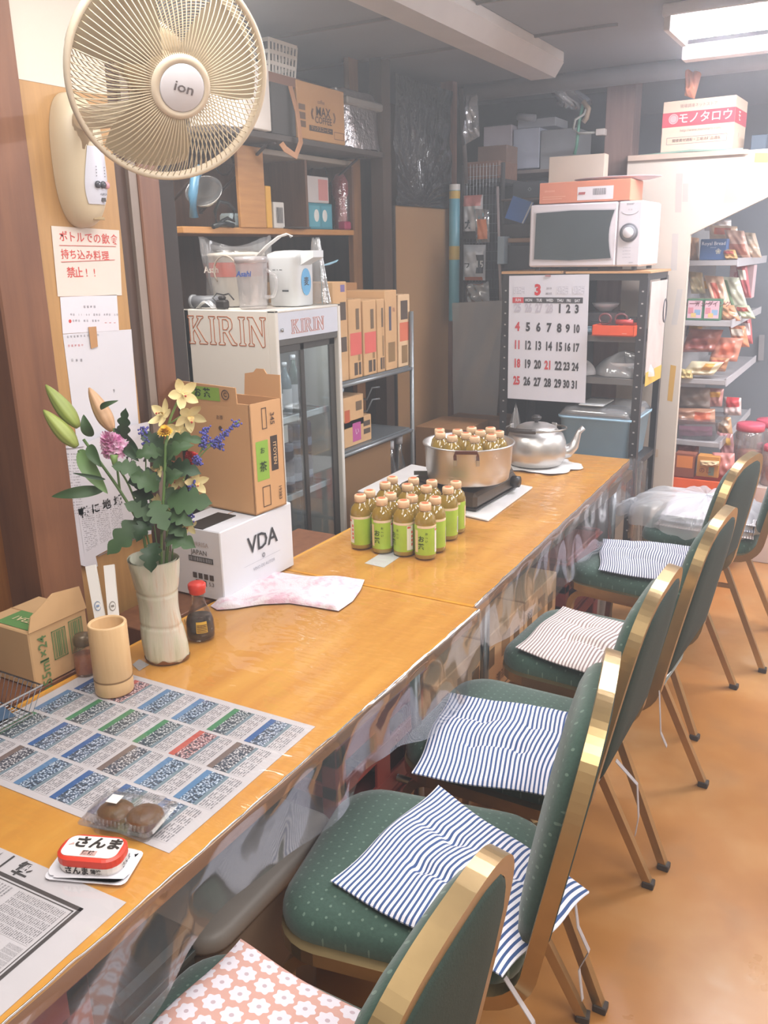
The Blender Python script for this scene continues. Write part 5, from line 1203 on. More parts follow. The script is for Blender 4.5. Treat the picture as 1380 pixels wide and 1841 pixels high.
# ------------------------------------------------------------------ black sheet, cardboard panel, things in the far corner
SX = -2.0
y0, y1 = 3.585, 4.155; zb_, zt_ = at_x(750, 372, SX).z, 2.27
fm_ = N('black_film'); fm_.col(lin('#26282b')); fm_.set(Roughness=.2); fm_.b.inputs['Coat Weight'].default_value = .6
sh = fm_.noise(5, 5, scl=(1, 1.4, 1), rough=.6); fm_.bump(fm_.math('ADD', sh, fm_.math('MULTIPLY', fm_.noise(18, 3, scl=(1, 2, .6)), .4)), .8, .10)
b = MB()
def bs(u, v):
    y = y0+(y1-y0)*u; z = zb_+(zt_-zb_)*v; a = atan2(v-.0, u-.42); r = sqrt((u-.42)**2+(v*.7)**2)
    return (SX+.016+.026*(abs(sin(13*a+3*r))-.5)*max(0, 1-r*1.4)+.006*sin(5*u+9*v)+.004*sin(23*v+4*u)*u, y, z)
b.grid(bs, 90, 110); tag(b.build('black_sheet', fm_.m, None, True), 'shiny black plastic sheet wrapped above the brown board', 'plastic sheet')
t = thing('brown_board', 'tall brown cardboard panel below the black plastic', 'board', (SX, (y0+y1)/2, .35)); h_ = zb_-.35
MB().box(-.008, .006, (y0-y1)/2+.012, (y1-y0)/2, 0, h_, .002).build('board', mat('#a47f56', .85, var=.05, scale=4, bump=.04, bscale=120), t)
MB().box(-.009, .008, (y0-y1)/2, (y0-y1)/2+.0115, 0, h_, .001).build('edge_strip', mat('#3b332e', .6), t)
# net rack with hung bags
NY = 4.22; xa, xb_ = at_y(832, 500, NY).x, at_y(900, 500, NY).x; nz0, nz1 = at_y(860, 780, NY).z, at_y(860, 295, NY).z
t = thing('net_rack', 'wire net rack in the far corner hung with bags', 'rack', ((xa+xb_)/2, NY, nz0)); b = MB(); W2 = (xb_-xa)/2
for k in range(13): x = -W2+2*W2*k/12; b.tube([(x, 0, 0), (x, 0, nz1-nz0)], .0012, 4)
z = 0
while z < nz1-nz0: b.tube([(-W2, .002, z), (W2, .002, z)], .0012, 4); z += .045
b.build('net', mat('#8c8f92', .4, .7), t, kind='stuff')
for s in (-1, 1): MB().tube([(s*W2, 0, -nz0), (s*W2, 0, nz1-nz0)], .011, 10).build('post', mat('#5d5a58', .5, .4), t, True)
def pouch(name, label, px, Y, m, thick=.02, cat='bag', seed=1, X=None, mid=None):
    """crimped pillow bag; px = tl, tr, br, bl"""
    P = [(at_x(*q, X) if X is not None else at_y(*q, Y)) for q in px]; c = sum(P, V())/4; n_ = (P[1]-P[0]).cross(P[3]-P[0]).normalized()
    if n_.dot(V((0, 0, EYE))-c) < 0: n_ = -n_
    t = thing(name, label, cat, c); rr = random.Random(seed); a1, a2, a3 = [rr.uniform(0, 6) for _ in range(3)]
    def f(s):
        def g(u, v):
            p = P[0]*(1-u)*(1-v)+P[1]*u*(1-v)+P[2]*u*v+P[3]*(1-u)*v-c
            e = min(1, (min(u, 1-u)*6))**.6*min(1, (min(v, 1-v)*5))**.6
            return p+n_*(s*thick*e*(1+.25*sin(7*u+5*v+a1)+.2*sin(13*v+a2)+.15*sin(17*u-9*v+a3)))+(P[1]-P[0])*(.03*sin(9*v+a1))*0
        return g
    b = MB(); b.grid(f(1), 16, 18); b.grid(f(-.6), 8, 8, flip=True); b.build('packet', m, t, True)
    if mid:
        for (u0, v0, u1, v1, cc) in mid:
            b = MB(); g = f(1); b.grid(lambda u, v: g(u0+(u1-u0)*u, v0+(v1-v0)*v)+n_*.0016, 8, 8); b.build('printed_panel', mat(cc, .35), t, True)
    return t, f(1), n_
def gloss(c, r=.22): return mat(c, r, bump=.35, bscale=25, Coat_Weight=.5)
def words(t, g, n_, items):
    b = MB()
    for (s, size, u, v) in items: b.text(s, size, g(u, v)+n_*.003, V((1, .05, 0)), (0, 0, 1), .03)
    b.build('lettering', mat('#30363e', .5), t)
t, g, n_ = pouch('supply_bag', 'white and red packet with black character hung on the net rack', [(833, 352), (868, 350), (866, 430), (832, 430)], NY-.03, gloss('#c9c6c8'), mid=[(.05, .0, .95, .25, '#c27c74'), (.0, .82, 1, 1, '#3a3432')]); words(t, g, n_, [('カ', .05, .4, .68)])
t, g, n_ = pouch('supply_bag', 'clear bag of orange items hung on the net rack', [(852, 375), (878, 377), (880, 435), (855, 437)], NY-.06, clear('#f0ece8', .1, .2, .15), mid=[(.25, .3, .9, .9, '#d07a48')], thick=.016, seed=3)
t, g, n_ = pouch('supply_bag', 'white packet numbered 15 below the orange bag', [(833, 440), (873, 440), (872, 504), (832, 504)], NY-.04, gloss('#c3c8d0'), mid=[(.65, .28, .95, .8, '#3a424c'), (.1, .9, .9, 1, '#b3623c')], seed=5); words(t, g, n_, [('フ', .035, .25, .6)])
b = MB(); b.text('15', .045, g(.8, .55)+n_*.005, (1, 0, 0), (0, 0, 1), .03); b.build('lettering', mat('#d5dade', .5), t)
pouch('supply_bag', 'empty clear bag hanging at the foot of the net rack', [(836, 508), (878, 506), (880, 548), (836, 548)], NY-.03, clear('#e6e8ea', .12, .15, .3), seed=8)
p0, p1 = at_y(817, 332, 4.12), at_y(818, 505, 4.12); t = thing('wrapped_roll', 'tall blue and yellow wrapped roll standing beside the brown board', 'roll', (p0.x, 4.12, p1.z-.2)); h_ = p0.z-p1.z+.2
MB().lathe([(.026, 0), (.027, .004), (.027, h_-.004), (.024, h_), (.0001, h_)], n=20).build('roll', mat('#5f9fb0', .35), t, True)
for a, c, cc in ((.96, 1.002, '#d6d3ce'), (.90, .955, '#c9a84a'), (.46, .56, '#b9a04e')): MB().lathe([(.0277, h_*a), (.0277, h_*c)], n=20, cap=False).build('printed_band', mat(cc, .4), t, True)
# translucent sheet over mesh, lower
ps = [(813, 545), (905, 540), (893, 752), (816, 752)]
c = [at_y(*q, 4.05) for q in ps]; o = sum(c, V())/4; t = thing('covered_mesh', 'translucent plastic over wire mesh right of the brown board', 'panel', o)
b = MB(); b.grid(lambda u, v: (c[0]*(1-u)*(1-v)+c[1]*u*(1-v)+c[2]*u*v+c[3]*(1-u)*v)-o+V((0, -.006+.005*sin(9*u+7*v), 0)), 20, 30); b.build('film', clear('#c9c4ba', .12, .12, .30, .4, 18), t, True)
b = MB()
for k in range(15): q = k/14; b.bar(c[0].lerp(c[1], q)-o, c[3].lerp(c[2], q)-o, .002, .002, up=(0, 1, 0))
for k in range(29): q = k/28; b.bar(c[0].lerp(c[3], q)-o+V((0, .004, 0)), c[1].lerp(c[2], q)-o+V((0, .004, 0)), .002, .002)
b.build('mesh', mat('#6d6a66', .5, .5), t, kind='stuff')
def ybox(name, label, cat, px0, px1, pt, pb_, Y, depth, m, items=(), tape=None, pyref=None, rz=0, **k):
    a, c = at_y(px0, pb_, Y), at_y(px1, pb_, Y); h = at_y((px0+px1)/2, pt, Y).z-(a.z+c.z)/2
    return carton(label, ((a.x+c.x)/2, Y+depth/2, (a.z+c.z)/2), (c.x-a.x, depth, h), rz, m, items, tape, name, cat, **k)
GS = mat('#4a4644', .6)
ybox('wooden_box', 'brown wooden box on top of the net rack', 'box', 833, 896, 290, 322, 4.26, .25, wood('#7d5744', '#94705c', 4, 'X', .6))
ybox('dark_shelf_plank', 'dark plank under the wooden box above the net rack', 'plank', 828, 900, 322, 330, 4.24, .3, GS)
ybox('dark_cabinet', 'dark low cabinet standing behind the net rack', 'cabinet', 806, 905, 560, 1000, 4.45, .3, mat('#3b3734', .7))
ybox('cardboard_box', 'brown carton on the floor behind the steaming pot', 'box', 748, 830, 770, 1010, 3.62, .3, KRAFT_D)
ybox('cardboard_box', 'dark brown carton beside the kettle corner', 'box', 805, 893, 752, 1000, 3.93, .2, mat('#7a5b40', .85))
MB()
b = MB(); q = at_y(828, 200, 4.15); b.tube([at_y(828, 160, 4.15), at_y(838, 330, 4.15)], .012, 8); tag(b.build('pipe', mat('#5a5250', .5), None, True), 'thin dark pipe running down beside the black plastic', 'pipe')
t, g, n_ = pouch('plastic_bag', 'clear plastic bag hanging below the ceiling beside the black plastic', [(836, 170), (858, 170), (862, 245), (832, 262)], 4.13, clear('#e6e8ee', .12, .2, .2, .5, 20), thick=.03, seed=11)
# ------------------------------------------------------------------ black angle rack at the far end of the counter
RY, RD = 3.75, .38; rx0, rx1 = -1.530, -.884; zt_ = 1.408
t = thing('black_rack', 'black slotted angle rack under the microwave oven', 'rack', ((rx0+rx1)/2, RY+RD/2, 0)); BKM = mat('#3d3b3c', .45, .2); cx_ = (rx0+rx1)/2; W2 = (rx1-rx0)/2; D2 = RD/2
for sx in (-1, 1):
    for sy in (-1, 1):
        b = MB(); x = sx*W2; y = sy*D2
        b.box(min(x, x-sx*.034), max(x, x-sx*.034), y-.001, y+.001, 0, zt_); b.box(x-.001, x+.001, min(y, y-sy*.034), max(y, y-sy*.034), 0, zt_); p_ = b.build('post', BKM, t)
        if sy < 0:
            b = MB(); z = .05
            while z < zt_-.03: b.box(x-sx*.017-.004, x-sx*.017+.004, y-.0016, y-.0012, z, z+.006); z += .05
            b.build('slot_holes', mat('#b9b4b0', .6), p_, kind='stuff')
shz = [at_y(1060, 487, RY).z-.012, at_y(1060, 602, RY).z, at_y(1060, 678, RY).z, .612]
for i, z in enumerate(shz): MB().box(-W2+.002, W2-.002, -D2+.002, D2-.002, z-.028, z, .001).build('shelf', BKM if i in (0, 3) else mat('#6f6b69', .5), t)
MB().box(-W2-.004, -.05, -D2-.004, D2, shz[0]+.001, shz[0]+.012).build('top_board', wood('#b98a5c', '#cfa376', 4, 'X', .5), t)
MB().box(-.03, W2+.01, -D2-.004, D2, shz[0]+.001, shz[0]+.010).build('top_board', wood('#b98a5c', '#cfa376', 4, 'X', .5), t)
t = thing('wall_card', 'papers and card hung on the right side of the black rack', 'papers', (rx1+.004, RY+.19, 1.2)); b = MB()
a, c_ = at_x(1168, 495, rx1+.004), at_x(1190, 495, rx1+.004)
b.box(0, .003, -.15, .15, -.20, .19); b.build('sheet', mat('#cfbfb9', .7, var=.1, scale=14), t); MB().box(.0032, .004, -.15, .15, -.25, -.19).build('yellow_label', mat('#d9b14c', .6), t)
b = MB(); b.tube([V((.02, .06+.0, .06))+V((.0, .03*cos(k*pi/8), .05*sin(k*pi/8))) for k in range(16)], .003, 6, True); o = b.build('wire_loop', mat('#5b5a5e', .4, .5), t, True)
# calendar
CY = RY-.012; c = [at_y(*q, CY) for q in ((912, 716), (1052, 725), (1059, 493), (915, 496))]; o = sum(c, V())/4
t = thing('wall_calendar', 'large white March wall calendar hanging on the black rack', 'calendar', o)
def cal(u, v, off=0): p = (c[0]*(1-u)*(1-v)+c[1]*u*(1-v)+c[2]*u*v+c[3]*(1-u)*v)-o; return p+V((0, -off-.004*(1-v)**2*sin(pi*u)-.010*max(0, u-.7)*(1-v), 0))
MB().grid(lambda u, v: cal(u, v), 16, 20).build('sheet', mat('#e3e1ea', .6, var=.02), t, True)
cu = (c[1]-c[0]).normalized(); cv = (c[3]-c[0]).normalized(); Wc = (c[1]-c[0]).length; Hc = (c[3]-c[0]).length
def cp(px, py):  # pixel on the calendar to its surface
    u = (px-913)/(1055.5-913); v = 1-(py-496)/(720-496); return cal(min(max(u, 0), 1), min(max(v, 0), 1), .0012)
K = MB(); R = MB(); G = MB(); HB = MB(); HR = MB(); HW_ = MB()
cols = [930, 949.5, 968.5, 987.5, 1006, 1021, 1036]; rws = [(553, [25, 26, 27, 28, 1, 2, 3]), (587, [4, 5, 6, 7, 8, 9, 10]), (620, [11, 12, 13, 14, 15, 16, 17]), (654, [18, 19, 20, 21, 22, 23, 24]), (686, [25, 26, 27, 28, 29, 30, 31])]
for r, (yy_, ds) in enumerate(rws):
    for k, dnum in enumerate(ds):
        g_ = G if (r == 0 and k < 4) else (R if (k == 0 or dnum == 21) else K)
        g_.text(str(dnum), .052 if k < 5 else .048, cp(cols[k], yy_+k*.4), cu, cv, .045, sx=.62 if dnum > 9 else .8)
K.build('lettering', mat('#3c393d', .6), t); R.build('lettering', mat('#d5464c', .6), t); G.build('lettering', mat('#cbc6d2', .6), t)
for k, d in enumerate(('SUN', 'MON', 'TUE', 'WED', 'THU', 'FRI', 'SAT')):
    HW_.text(d, .0165, cp(cols[k]+.5, 539+k*.3)+V((0, -.001, 0)), cu, cv, .03, sx=.85)
HB.quad(cp(941, 544), cp(1046, 545), cp(1046, 535), cp(941, 534)); HR.quad(cp(920, 544), cp(940.5, 544), cp(940.5, 534), cp(920, 534))
HB.build('header_bar', mat('#4a474b', .6), t); HR.build('sunday_bar', mat('#d5464c', .6), t); HW_.build('weekday_names', mat('#ececf0', .6), t)
b = MB(); b.text('3', .062, cp(966, 522), cu, cv, .05); b.build('month_number', mat('#d9363c', .6), t)
b = MB(); b.text('2018', .012, cp(986, 519), cu, cv, .02); b.text('MAR', .014, cp(986, 528), cu, cv, .02); b.build('month_name', mat('#a9a6ae', .6), t)
b = MB()
for x0 in (922, 1000, 1028): b.quad(cp(x0, 529), cp(x0+20, 529), cp(x0+20, 516), cp(x0, 516))
b.build('small_calendars', newsprint('#e3e1ea', '#a9a6b4', 5, 4, .45), t, kind='stuff')
MB().box(-.012, .012, -.003, .002, -.004, .004).build('hanger', mat('#b9898a', .5), t).location = cp(984, 497)
# microwave oven
MY = RY+.02; a = at_y(951, 477, MY); zb_ = shz[0]+.028; x0 = a.x; x1 = at_y(1149, 481, MY).x; zt2 = zb_+.275
mw = thing('microwave_oven', 'white microwave oven with a round dial on the black rack', 'microwave', ((x0+x1)/2, MY+.16, zb_-.014)); W2 = (x1-x0)/2; H2 = .262
MW = mat('#e2dade', .35, var=.02)
MB().box(-W2, W2, -.15, .16, .014, .014+H2, .008).build('casing', MW, mw)
dw = W2*2*.79
b = MB(); b.box(-W2, -W2+dw, -.168, -.1505, .016, .012+H2, .006); d_ = b.build('door', MW, mw)
pts = []
for k in range(9): q = k/8; pts.append((dw-.018-.020*sin(pi*q*.9)+.012*q, .038+(H2-.07)*q))
win = [(.026, .036), (dw*.5, .030)]+pts+[(dw*.5, H2-.028), (.03, H2-.034)]
b = MB(); b.prism([(-W2+x, .012+z) for x, z in win][::1], .003, (0, -.1705, 0), (1, 0, 0), (0, 0, 1)); wi = b.build('door_window', mat('#4c5354', .15, var=.05), d_)
b = MB(); b.prism([(-W2+x*1.0+(.004 if x < dw/2 else -.004)*-1.6, .012+z+(-.005 if z < H2/2 else .005)) for x, z in win], .002, (0, -.1685, 0), (1, 0, 0), (0, 0, 1)); b.build('window_surround', mat('#cfc8cc', .3), d_)
b = MB(); b.box(-W2+dw+.002, W2, -.168, -.1505, .016, .012+H2, .006); cpn = b.build('control_panel', mat('#ddd6da', .35, var=.02), mw)
kx = -W2+dw+(W2*2-dw)*.5
for r0, r1, y_, cc, nm in ((.038, .036, -.171, '#6a6a6e', 'dial_ring'), (.030, .028, -.175, '#8b8b90', 'dial_scale'), (.0215, .019, -.186, '#e6e0e2', 'dial_knob')):
    b = MB(); b.m = Matrix.Translation((kx, y_, .150)) @ Matrix.Rotation(pi/2, 4, 'X'); b.lathe([(r0, -.012), (r0, 0), (r1, .002), (.0001, .002)], n=32); b.build(nm, mat(cc, .35), cpn, True)
b = MB(); b.tube([V((kx+.034*cos(pi+pi*k/12), -.1688, .235+.014*sin(pi+pi*k/12))) for k in range(13)], .0007, 4); b.text('12 23', .008, (kx, -.1692, .240), (1, 0, 0), (0, 0, 1)); b.text('SHARP', .010, (kx, -.1692, .262), (1, 0, 0), (0, 0, 1), .02)
for k in range(4): b.text('▪ ━━ ━', .008, (kx-.004, -.1692, .090-.013*k), (1, 0, 0), (0, 0, 1)); 
b.text('600W', .007, (kx+.016, -.1692, .03), (1, 0, 0), (0, 0, 1)); b.build('lettering', mat('#8d878d', .5), cpn)
for sx in (-1, 1):
    for y in (-.13, .13): MB().lathe([(.012, 0), (.012, .015)], (sx*(W2-.03), y, 0), 12).build('foot', mat('#3a3836', .6), mw)
zm = zb_-.014+.014+H2+.0015
# on top of the microwave
wx0, wx1 = at_y(972, 350, MY+.02).x, at_y(1135, 350, MY+.02).x
carton('orange box with white bar code label on the microwave oven', ((wx0+wx1)/2, MY+.10, zm), (wx1-wx0, .20, .085), 0, mat('#dd8b6c', .6, var=.04), [('r', 'front', .43, .1, .82, .72, '#e9e2e6'), ('b', 'front', .60, .32, .74, .62, '#8d8a90'), ('t', 'front', .48, .45, .03, '▰', '#b05a5a'), ('t', 'front', .12, .6, .014, 'abrasive', '#f0b8a0'), ('r', 'front', .04, .3, .3, .34, '#e9a88c'), ('r', 'front', .04, .2, .26, .24, '#e9a88c')], None)
t = thing('oval_tray', 'white oval tray lid lying on the orange box', 'tray', ((wx0+wx1)/2+.10, MY+.14, zm+.0865))
MB().lathe([(.11, 0), (.14, .003), (.165, .010), (.168, .012), (.163, .013), (.13, .007), (.0001, .006)], n=40, sx=1.1, sy=.72).build('tray', mat('#d5cdd8', .35), t, True)
a, c_ = at_y(990, 318, 4.05), at_y(1086, 278, 4.05)
carton('beige flat box standing behind the orange box', ((at_y(986, 300, 4.0).x+at_y(1086, 300, 4.0).x)/2, 4.03, zm), (at_y(1086, 300, 4.0).x-at_y(986, 300, 4.0).x, .06, at_y(1036, 279, 4.0).z-zm), 0, mat('#cdbba8', .7), (), None)
# things on the rack shelves
zz_ = [s+.0012 for s in shz]
t = thing('orange_tray', 'shallow orange tray of scissors and tools sticking out of the rack', 'tray', (at_y(1105, 600, RY-.03).x, RY+.04, zz_[1]))
OR = mat('#ee5a30', .4); b = MB(); b.box(-.095, .085, -.09, .09, 0, .004); b.box(-.095, .085, -.09, -.086, 0, .045, .001); b.box(-.095, .085, .086, .09, 0, .045, .001); b.box(-.095, -.091, -.09, .09, 0, .045, .001); b.box(.081, .085, -.09, .09, 0, .045, .001); b.build('tray', OR, t)
b = MB(); b.text('━━', .010, (.045, -.091, .012), (1, 0, 0), (0, 0, 1), .02); b.build('lettering', mat('#f6c9b6', .5), t)
ox_, oz_ = t.location.x, zz_[1]
s = thing('scissors', 'scissors with dark red handles lying in the orange tray', 'scissors', (ox_-.03, RY+.02, oz_+.045)); 
for k, dx in enumerate((-.03, .04)): MB().tube([V((dx+.026*cos(a*pi/7), 0, .022+.022*sin(a*pi/7))) for a in range(14)], .0045, 8, True).build('handle', mat('#7d4a4c', .4), s, True)
b = MB(); b.bar((-.09, 0, .012), (.0, 0, .005), .012, .003); b.build('blade', mat('#4b4648', .3, .6), s)
o = MB().tube([(-.03, 0, 0), (.04, 0, 0)], .011, 12).build('red_marker', mat('#b9403c', .4), None, True); o.location = (ox_+.03, RY-.02, oz_+.058); tag(o, 'red cylinder lying at the front of the orange tray', 'tool')
o = MB().box(-.05, .05, -.03, .03, 0, .03, .01).build('pale_blue_packet', mat('#9dbccb', .4), None); o.location = (ox_-.13, RY+.05, oz_); tag(o, 'pale blue packet left of the orange tray', 'packet')
def bowl(label, loc, r, h, m, name='bowl'):
    t = thing(name, label, 'bowl', loc); MB().lathe([(r*.45, 0), (r*.5, .004), (r*.85, h*.55), (r, h), (r*.97, h), (r*.8, h*.55), (r*.4, .008), (.0001, .008)], n=30).build('bowl', m, t, True); return t
bowl('clear plastic bowl behind the scissors', (ox_-.02, RY+.2, zz_[1]), .075, .06, clear('#eef0f2', .08, .25, .2))
bowl('white bowl on the top inner shelf beside the calendar', (-1.10, RY+.16, zz_[1]+.09), .06, .035, mat('#d9d2d6', .3)); carton('stack of grey plates box under the white bowl', (-1.10, RY+.16, zz_[1]), (.14, .14, .088), 0, mat('#6b696c', .6), (), None)
def softbag(label, loc, rx, ry, h, seed, m=None):
    rr = random.Random(seed); a1, a2 = rr.uniform(0, 6), rr.uniform(0, 6); t = thing('plastic_bag', label, 'bag', loc)
    b = MB(); b.grid(lambda u, v: (rx*cos(2*pi*u)*sin(pi*(.5+.5*v))**.6*(1+.12*sin(8*pi*u+a1)), ry*sin(2*pi*u)*sin(pi*(.5+.5*v))**.6*(1+.1*sin(10*pi*u+a2)), .001+h*v**.9*(1+.18*sin(4*pi*u+a2)+.1*sin(14*pi*u))), 50, 14); b.build('film', m or clear('#f2f0f2', .15, .15, .45, .5, 20), t, True); return t
bowl('white bowl inside the plastic bag on the third rack shelf', (-.99, RY+.12, zz_[2]), .08, .06, mat('#dcd8da', .3)); softbag('white plastic bag around a bowl on the third rack shelf', (-.99, RY+.12, zz_[2]), .12, .10, .085, 4)
softbag('small white bag beside the calendar edge on the third rack shelf', (-1.16, RY+.08, zz_[2]), .05, .06, .05, 7, mat('#d9d6d8', .6))
t = thing('blue_container', 'light blue plastic container with clear lid on the lowest visible rack shelf', 'container', (-1.075, RY+.17, zz_[3]))
a = at_y(1003, 748, RY-.02); b_ = at_y(1135, 748, RY-.02); W2 = .165; b = MB(); LB = mat('#a9cde4', .35)
hz = a.z-zz_[3]-.01
pad(b, [(rrect(.29, .30, .03), 0), (rrect(.30, .31, .03), .004), (rrect(.335, .345, .035), hz), (rrect(.352, .362, .04), hz+.002), (rrect(.354, .364, .04), hz+.012), (rrect(.34, .35, .035), hz+.012), (rrect(.325, .335, .03), hz-.005)]); b.build('container_wall', LB, t, True)
b = MB(); pad(b, [(rrect(.35, .36, .04), hz+.0125), (rrect(.30, .31, .04), hz+.05), (rrect(.1, .1, .03), hz+.06)]); b.build('lid', clear('#eef2f4', .1, .2, .3), t, True)
o = MB().box(-.09, .02, -.1, .08, 0, .006, .002).build('flat_dish', mat('#dfe2e2', .35), None); o.location = (-1.06, RY+.09, zz_[3]+hz+.064); tag(o, 'flat white dish lying on the blue container', 'dish')
t = thing('glass_cup', 'white cup behind the kettle on the rack', 'cup', (-1.36, RY+.08, zz_[3]+.05)); MB().lathe([(.03, 0), (.035, .08), (.033, .08), (.028, .004), (.0001, .004)], n=20).build('cup', mat('#dcdcdc', .35), t, True)
carton('dark carton behind the kettle at the bottom of the rack', (-1.38, RY+.12, zz_[3]), (.2, .18, .048), 0, mat('#4b4644', .6), (), None)
softbag('clear bag hanging by the left foot of the calendar', (-1.47, RY+.05, zz_[3]+.02), .04, .04, .17, 12, clear('#e6e2e0', .12, .2, .3))
# shadowy things left of the microwave
ybox('blue_booklet_rack', 'dark box under the ceiling shelf left of the orange box', 'box', 921, 972, 326, 356, 4.25, .2, mat('#3c3f45', .5), [('t', 'front', .6, .5, .02, '◇', '#8d939a')])
t = thing('blue_booklet', 'blue booklet leaning left of the microwave oven', 'booklet', at_y(932, 380, 4.165)); c = [at_y(*q, 4.165)-t.location for q in ((907, 392), (940, 402), (958, 364), (922, 352))]
b = MB(); b.add([*c, *[p+V((0, .01, 0)) for p in c]], [(0, 1, 2, 3), (7, 6, 5, 4), (0, 4, 5, 1), (1, 5, 6, 2), (2, 6, 7, 3), (3, 7, 4, 0)]); b.build('cover', mat('#3f6fb8', .35), t)
b = MB(); b.quad(*[c[0].lerp(c[1], .93)+V((0, -.001, 0)), c[1]+V((0, -.001, 0)), c[2]+V((0, -.001, 0)), c[3].lerp(c[2], .93)+V((0, -.001, 0))]); b.build('page_edge', mat('#d5d8de', .6), t)
ybox('small_plank', 'thin plank shelf under the dark box left of the orange box', 'plank', 900, 985, 356, 360, 4.2, .8, mat('#6b5a50', .6))
ybox('dark_case', 'dark case on the plank below the blue booklet', 'case', 902, 958, 402, 427, 4.17, .2, mat('#3a3635', .5))
ybox('wood_plank', 'wooden plank shelf behind the left side of the microwave oven', 'plank', 895, 960, 428, 436, 4.15, .3, wood('#8f6a48', '#a37c56', 4, 'X', .5))
ybox('black_crate', 'black crate on the floor shelf left of the microwave oven', 'crate', 905, 955, 440, 486, 4.15, .3, mat('#34363a', .5))
ybox('pale_blue_box', 'narrow pale blue box left of the black crate', 'box', 893, 905, 425, 475, 4.10, .1, mat('#9db0be', .5))
# red and white striped rope / conduit
p0, p1 = at_y(894, 335, 4.14), at_y(900, 560, 4.14)
tag(MB().tube([p0+V((0, 0, 0)), (p0+p1)/2, p1], .007, 8).build('cable', mat('#a89a98', .5), None, True), 'pinkish cable bundle running down beside the net rack', 'cable')

# ------------------------------------------------------------------ high shelf of white boxes at the back
HY = 4.62
ybox('high_plank', 'long plank shelf carrying white boxes near the pillar', 'plank', 870, 1060, 304, 311, HY-.0, .3, mat('#8d7f78', .6))
ybox('white_box', 'white box with a pink tinge at the left of the plank shelf', 'box', 868, 918, 226, 303, HY, .25, mat('#d6ccd2', .6))
ybox('white_box', 'bluish white box in the middle of the plank shelf', 'box', 921, 968, 231, 303, HY, .25, mat('#c9cfe0', .5))
ybox('grey_crate', 'grey plastic crate at the right of the plank shelf', 'crate', 970, 1034, 232, 303, HY, .25, mat('#a7aaaf', .5))
ybox('white_box', 'low white box lying on top of the bluish white box', 'box', 930, 998, 213, 229, HY+.06, .2, mat('#cfd3dc', .5))
q = at_y(938, 214, HY); tag(MB().tube([at_y(930, 210, HY), at_y(962, 212, HY)], .018, 12).build('canister', mat('#b9bcc4', .35), None, True), 'small grey canister lying on the highest white box', 'canister')
ybox('brown_box', 'brown box below the white box near the net rack', 'box', 858, 910, 262, 303, 4.4, .15, mat('#86695a', .7))
# bag and cable hanging beside the pillar
b = MB(); c0 = at_y(1010, 160, 4.36)
def hb(u, v):
    px = 978+u*(40+25*v)+18*v+6*sin(9*v); py = 125+62*v+10*sin(pi*u)*(1 if v > .5 else -.2); return at_y(px, py, 4.36+.05*sin(6*u+4*v)+.02*sin(17*u))-c0
b.grid(hb, 26, 26); o = b.build('plastic_bag', clear('#e4e6ee', .14, .15, .25, .5, 16), None, True); o.location = c0; tag(o, 'clear crumpled plastic bag hanging under the ceiling left of the pillar', 'bag')
b = MB(); b.tube([at_y(*q, 4.36) for q in ((1056, 188), (1050, 205), (1034, 215), (1030, 232), (1040, 240), (1072, 238))], .006, 8); tag(b.build('cable', mat('#c2c2ba', .4), None, True), 'pale looped cable plugged in beside the pillar', 'cable')
b = MB(); b.tube([at_y(*q, 4.37) for q in ((1048, 186), (1040, 225), (1036, 262), (1032, 278))], .008, 8); tag(b.build('green_cord', mat('#4f8a72', .4), None, True), 'green cord hanging left of the pillar', 'cord')
o = ybox('socket', 'pale socket box fixed to the left side of the pillar', 'socket', 1070, 1086, 231, 243, 4.34, .04, mat('#cfc4bc', .4))
b = MB(); b.tube([at_y(*q, 4.36) for q in ((1048, 182), (1058, 196), (1054, 212), (1048, 220))], .012, 10); tag(b.build('hose_end', mat('#a08a70', .4), None, True), 'brown hose end hanging above the looped cable', 'hose')

# ------------------------------------------------------------------ white partition with its cut opening
PY = 4.2
def pb(px, py): p = at_y(px, py, PY); return (p.x, p.z)
A = pb(1140, 286); o_ = (A[0], 0)
poly = [(A[0]-.01, 0), (pb(1206, 896)[0], 0), (pb(1206, 896)[0], .3), pb(1240, 422), pb(1380, 354), (pb(1380, 354)[0]+.35, pb(1380, 354)[1]+.19), (pb(1380, 354)[0]+.35, A[1]+.01), (A[0]-.03, A[1])]
PN = mat('#cfc3b5', .6, var=.03, scale=4)
t = thing('partition', 'cream partition board with taped seams and a cut opening', 'partition', (0, PY, 0)); b = MB()
tri = [poly[:4]+[poly[7]], [poly[7], poly[3], poly[4], poly[5], poly[6]]]
for q in tri: b.prism(q, .03, (0, .03, 0), (1, 0, 0), (0, 0, 1))
b.build('board', PN, t)
def tapeq(px, c_, lb):
    P = [at_y(*q, PY-.0012)-V((0, PY, 0)) for q in px]; b = MB(); b.add(P, [(0, 1, 2, 3)]); b.build('tape', mat(c_, .5, var=.05), t, label=lb)
tapeq([(1213, 382), (1224, 382), (1227, 312), (1215, 312)], '#bdb2aa', None); tapeq([(1226, 363), (1236, 363), (1237, 330), (1227, 330)], '#bdb2aa', None)
tapeq([(1205, 486), (1216, 486), (1219, 420), (1208, 420)], '#c0b8b2', None); tapeq([(1206, 584), (1216, 584), (1227, 520), (1217, 520)], '#c4bdb6', None); tapeq([(1199, 720), (1208, 722), (1215, 658), (1205, 656)], '#cfa24e', 'yellowed tape')
tapeq([(1299, 365), (1330, 365), (1334, 288), (1313, 288)], '#bcab9e', None); tapeq([(1355, 292), (1380, 292), (1380, 275), (1357, 275)], '#cfa860', None); tapeq([(1172, 822), (1182, 822), (1183, 808), (1172, 806)], '#c9b39a', None)
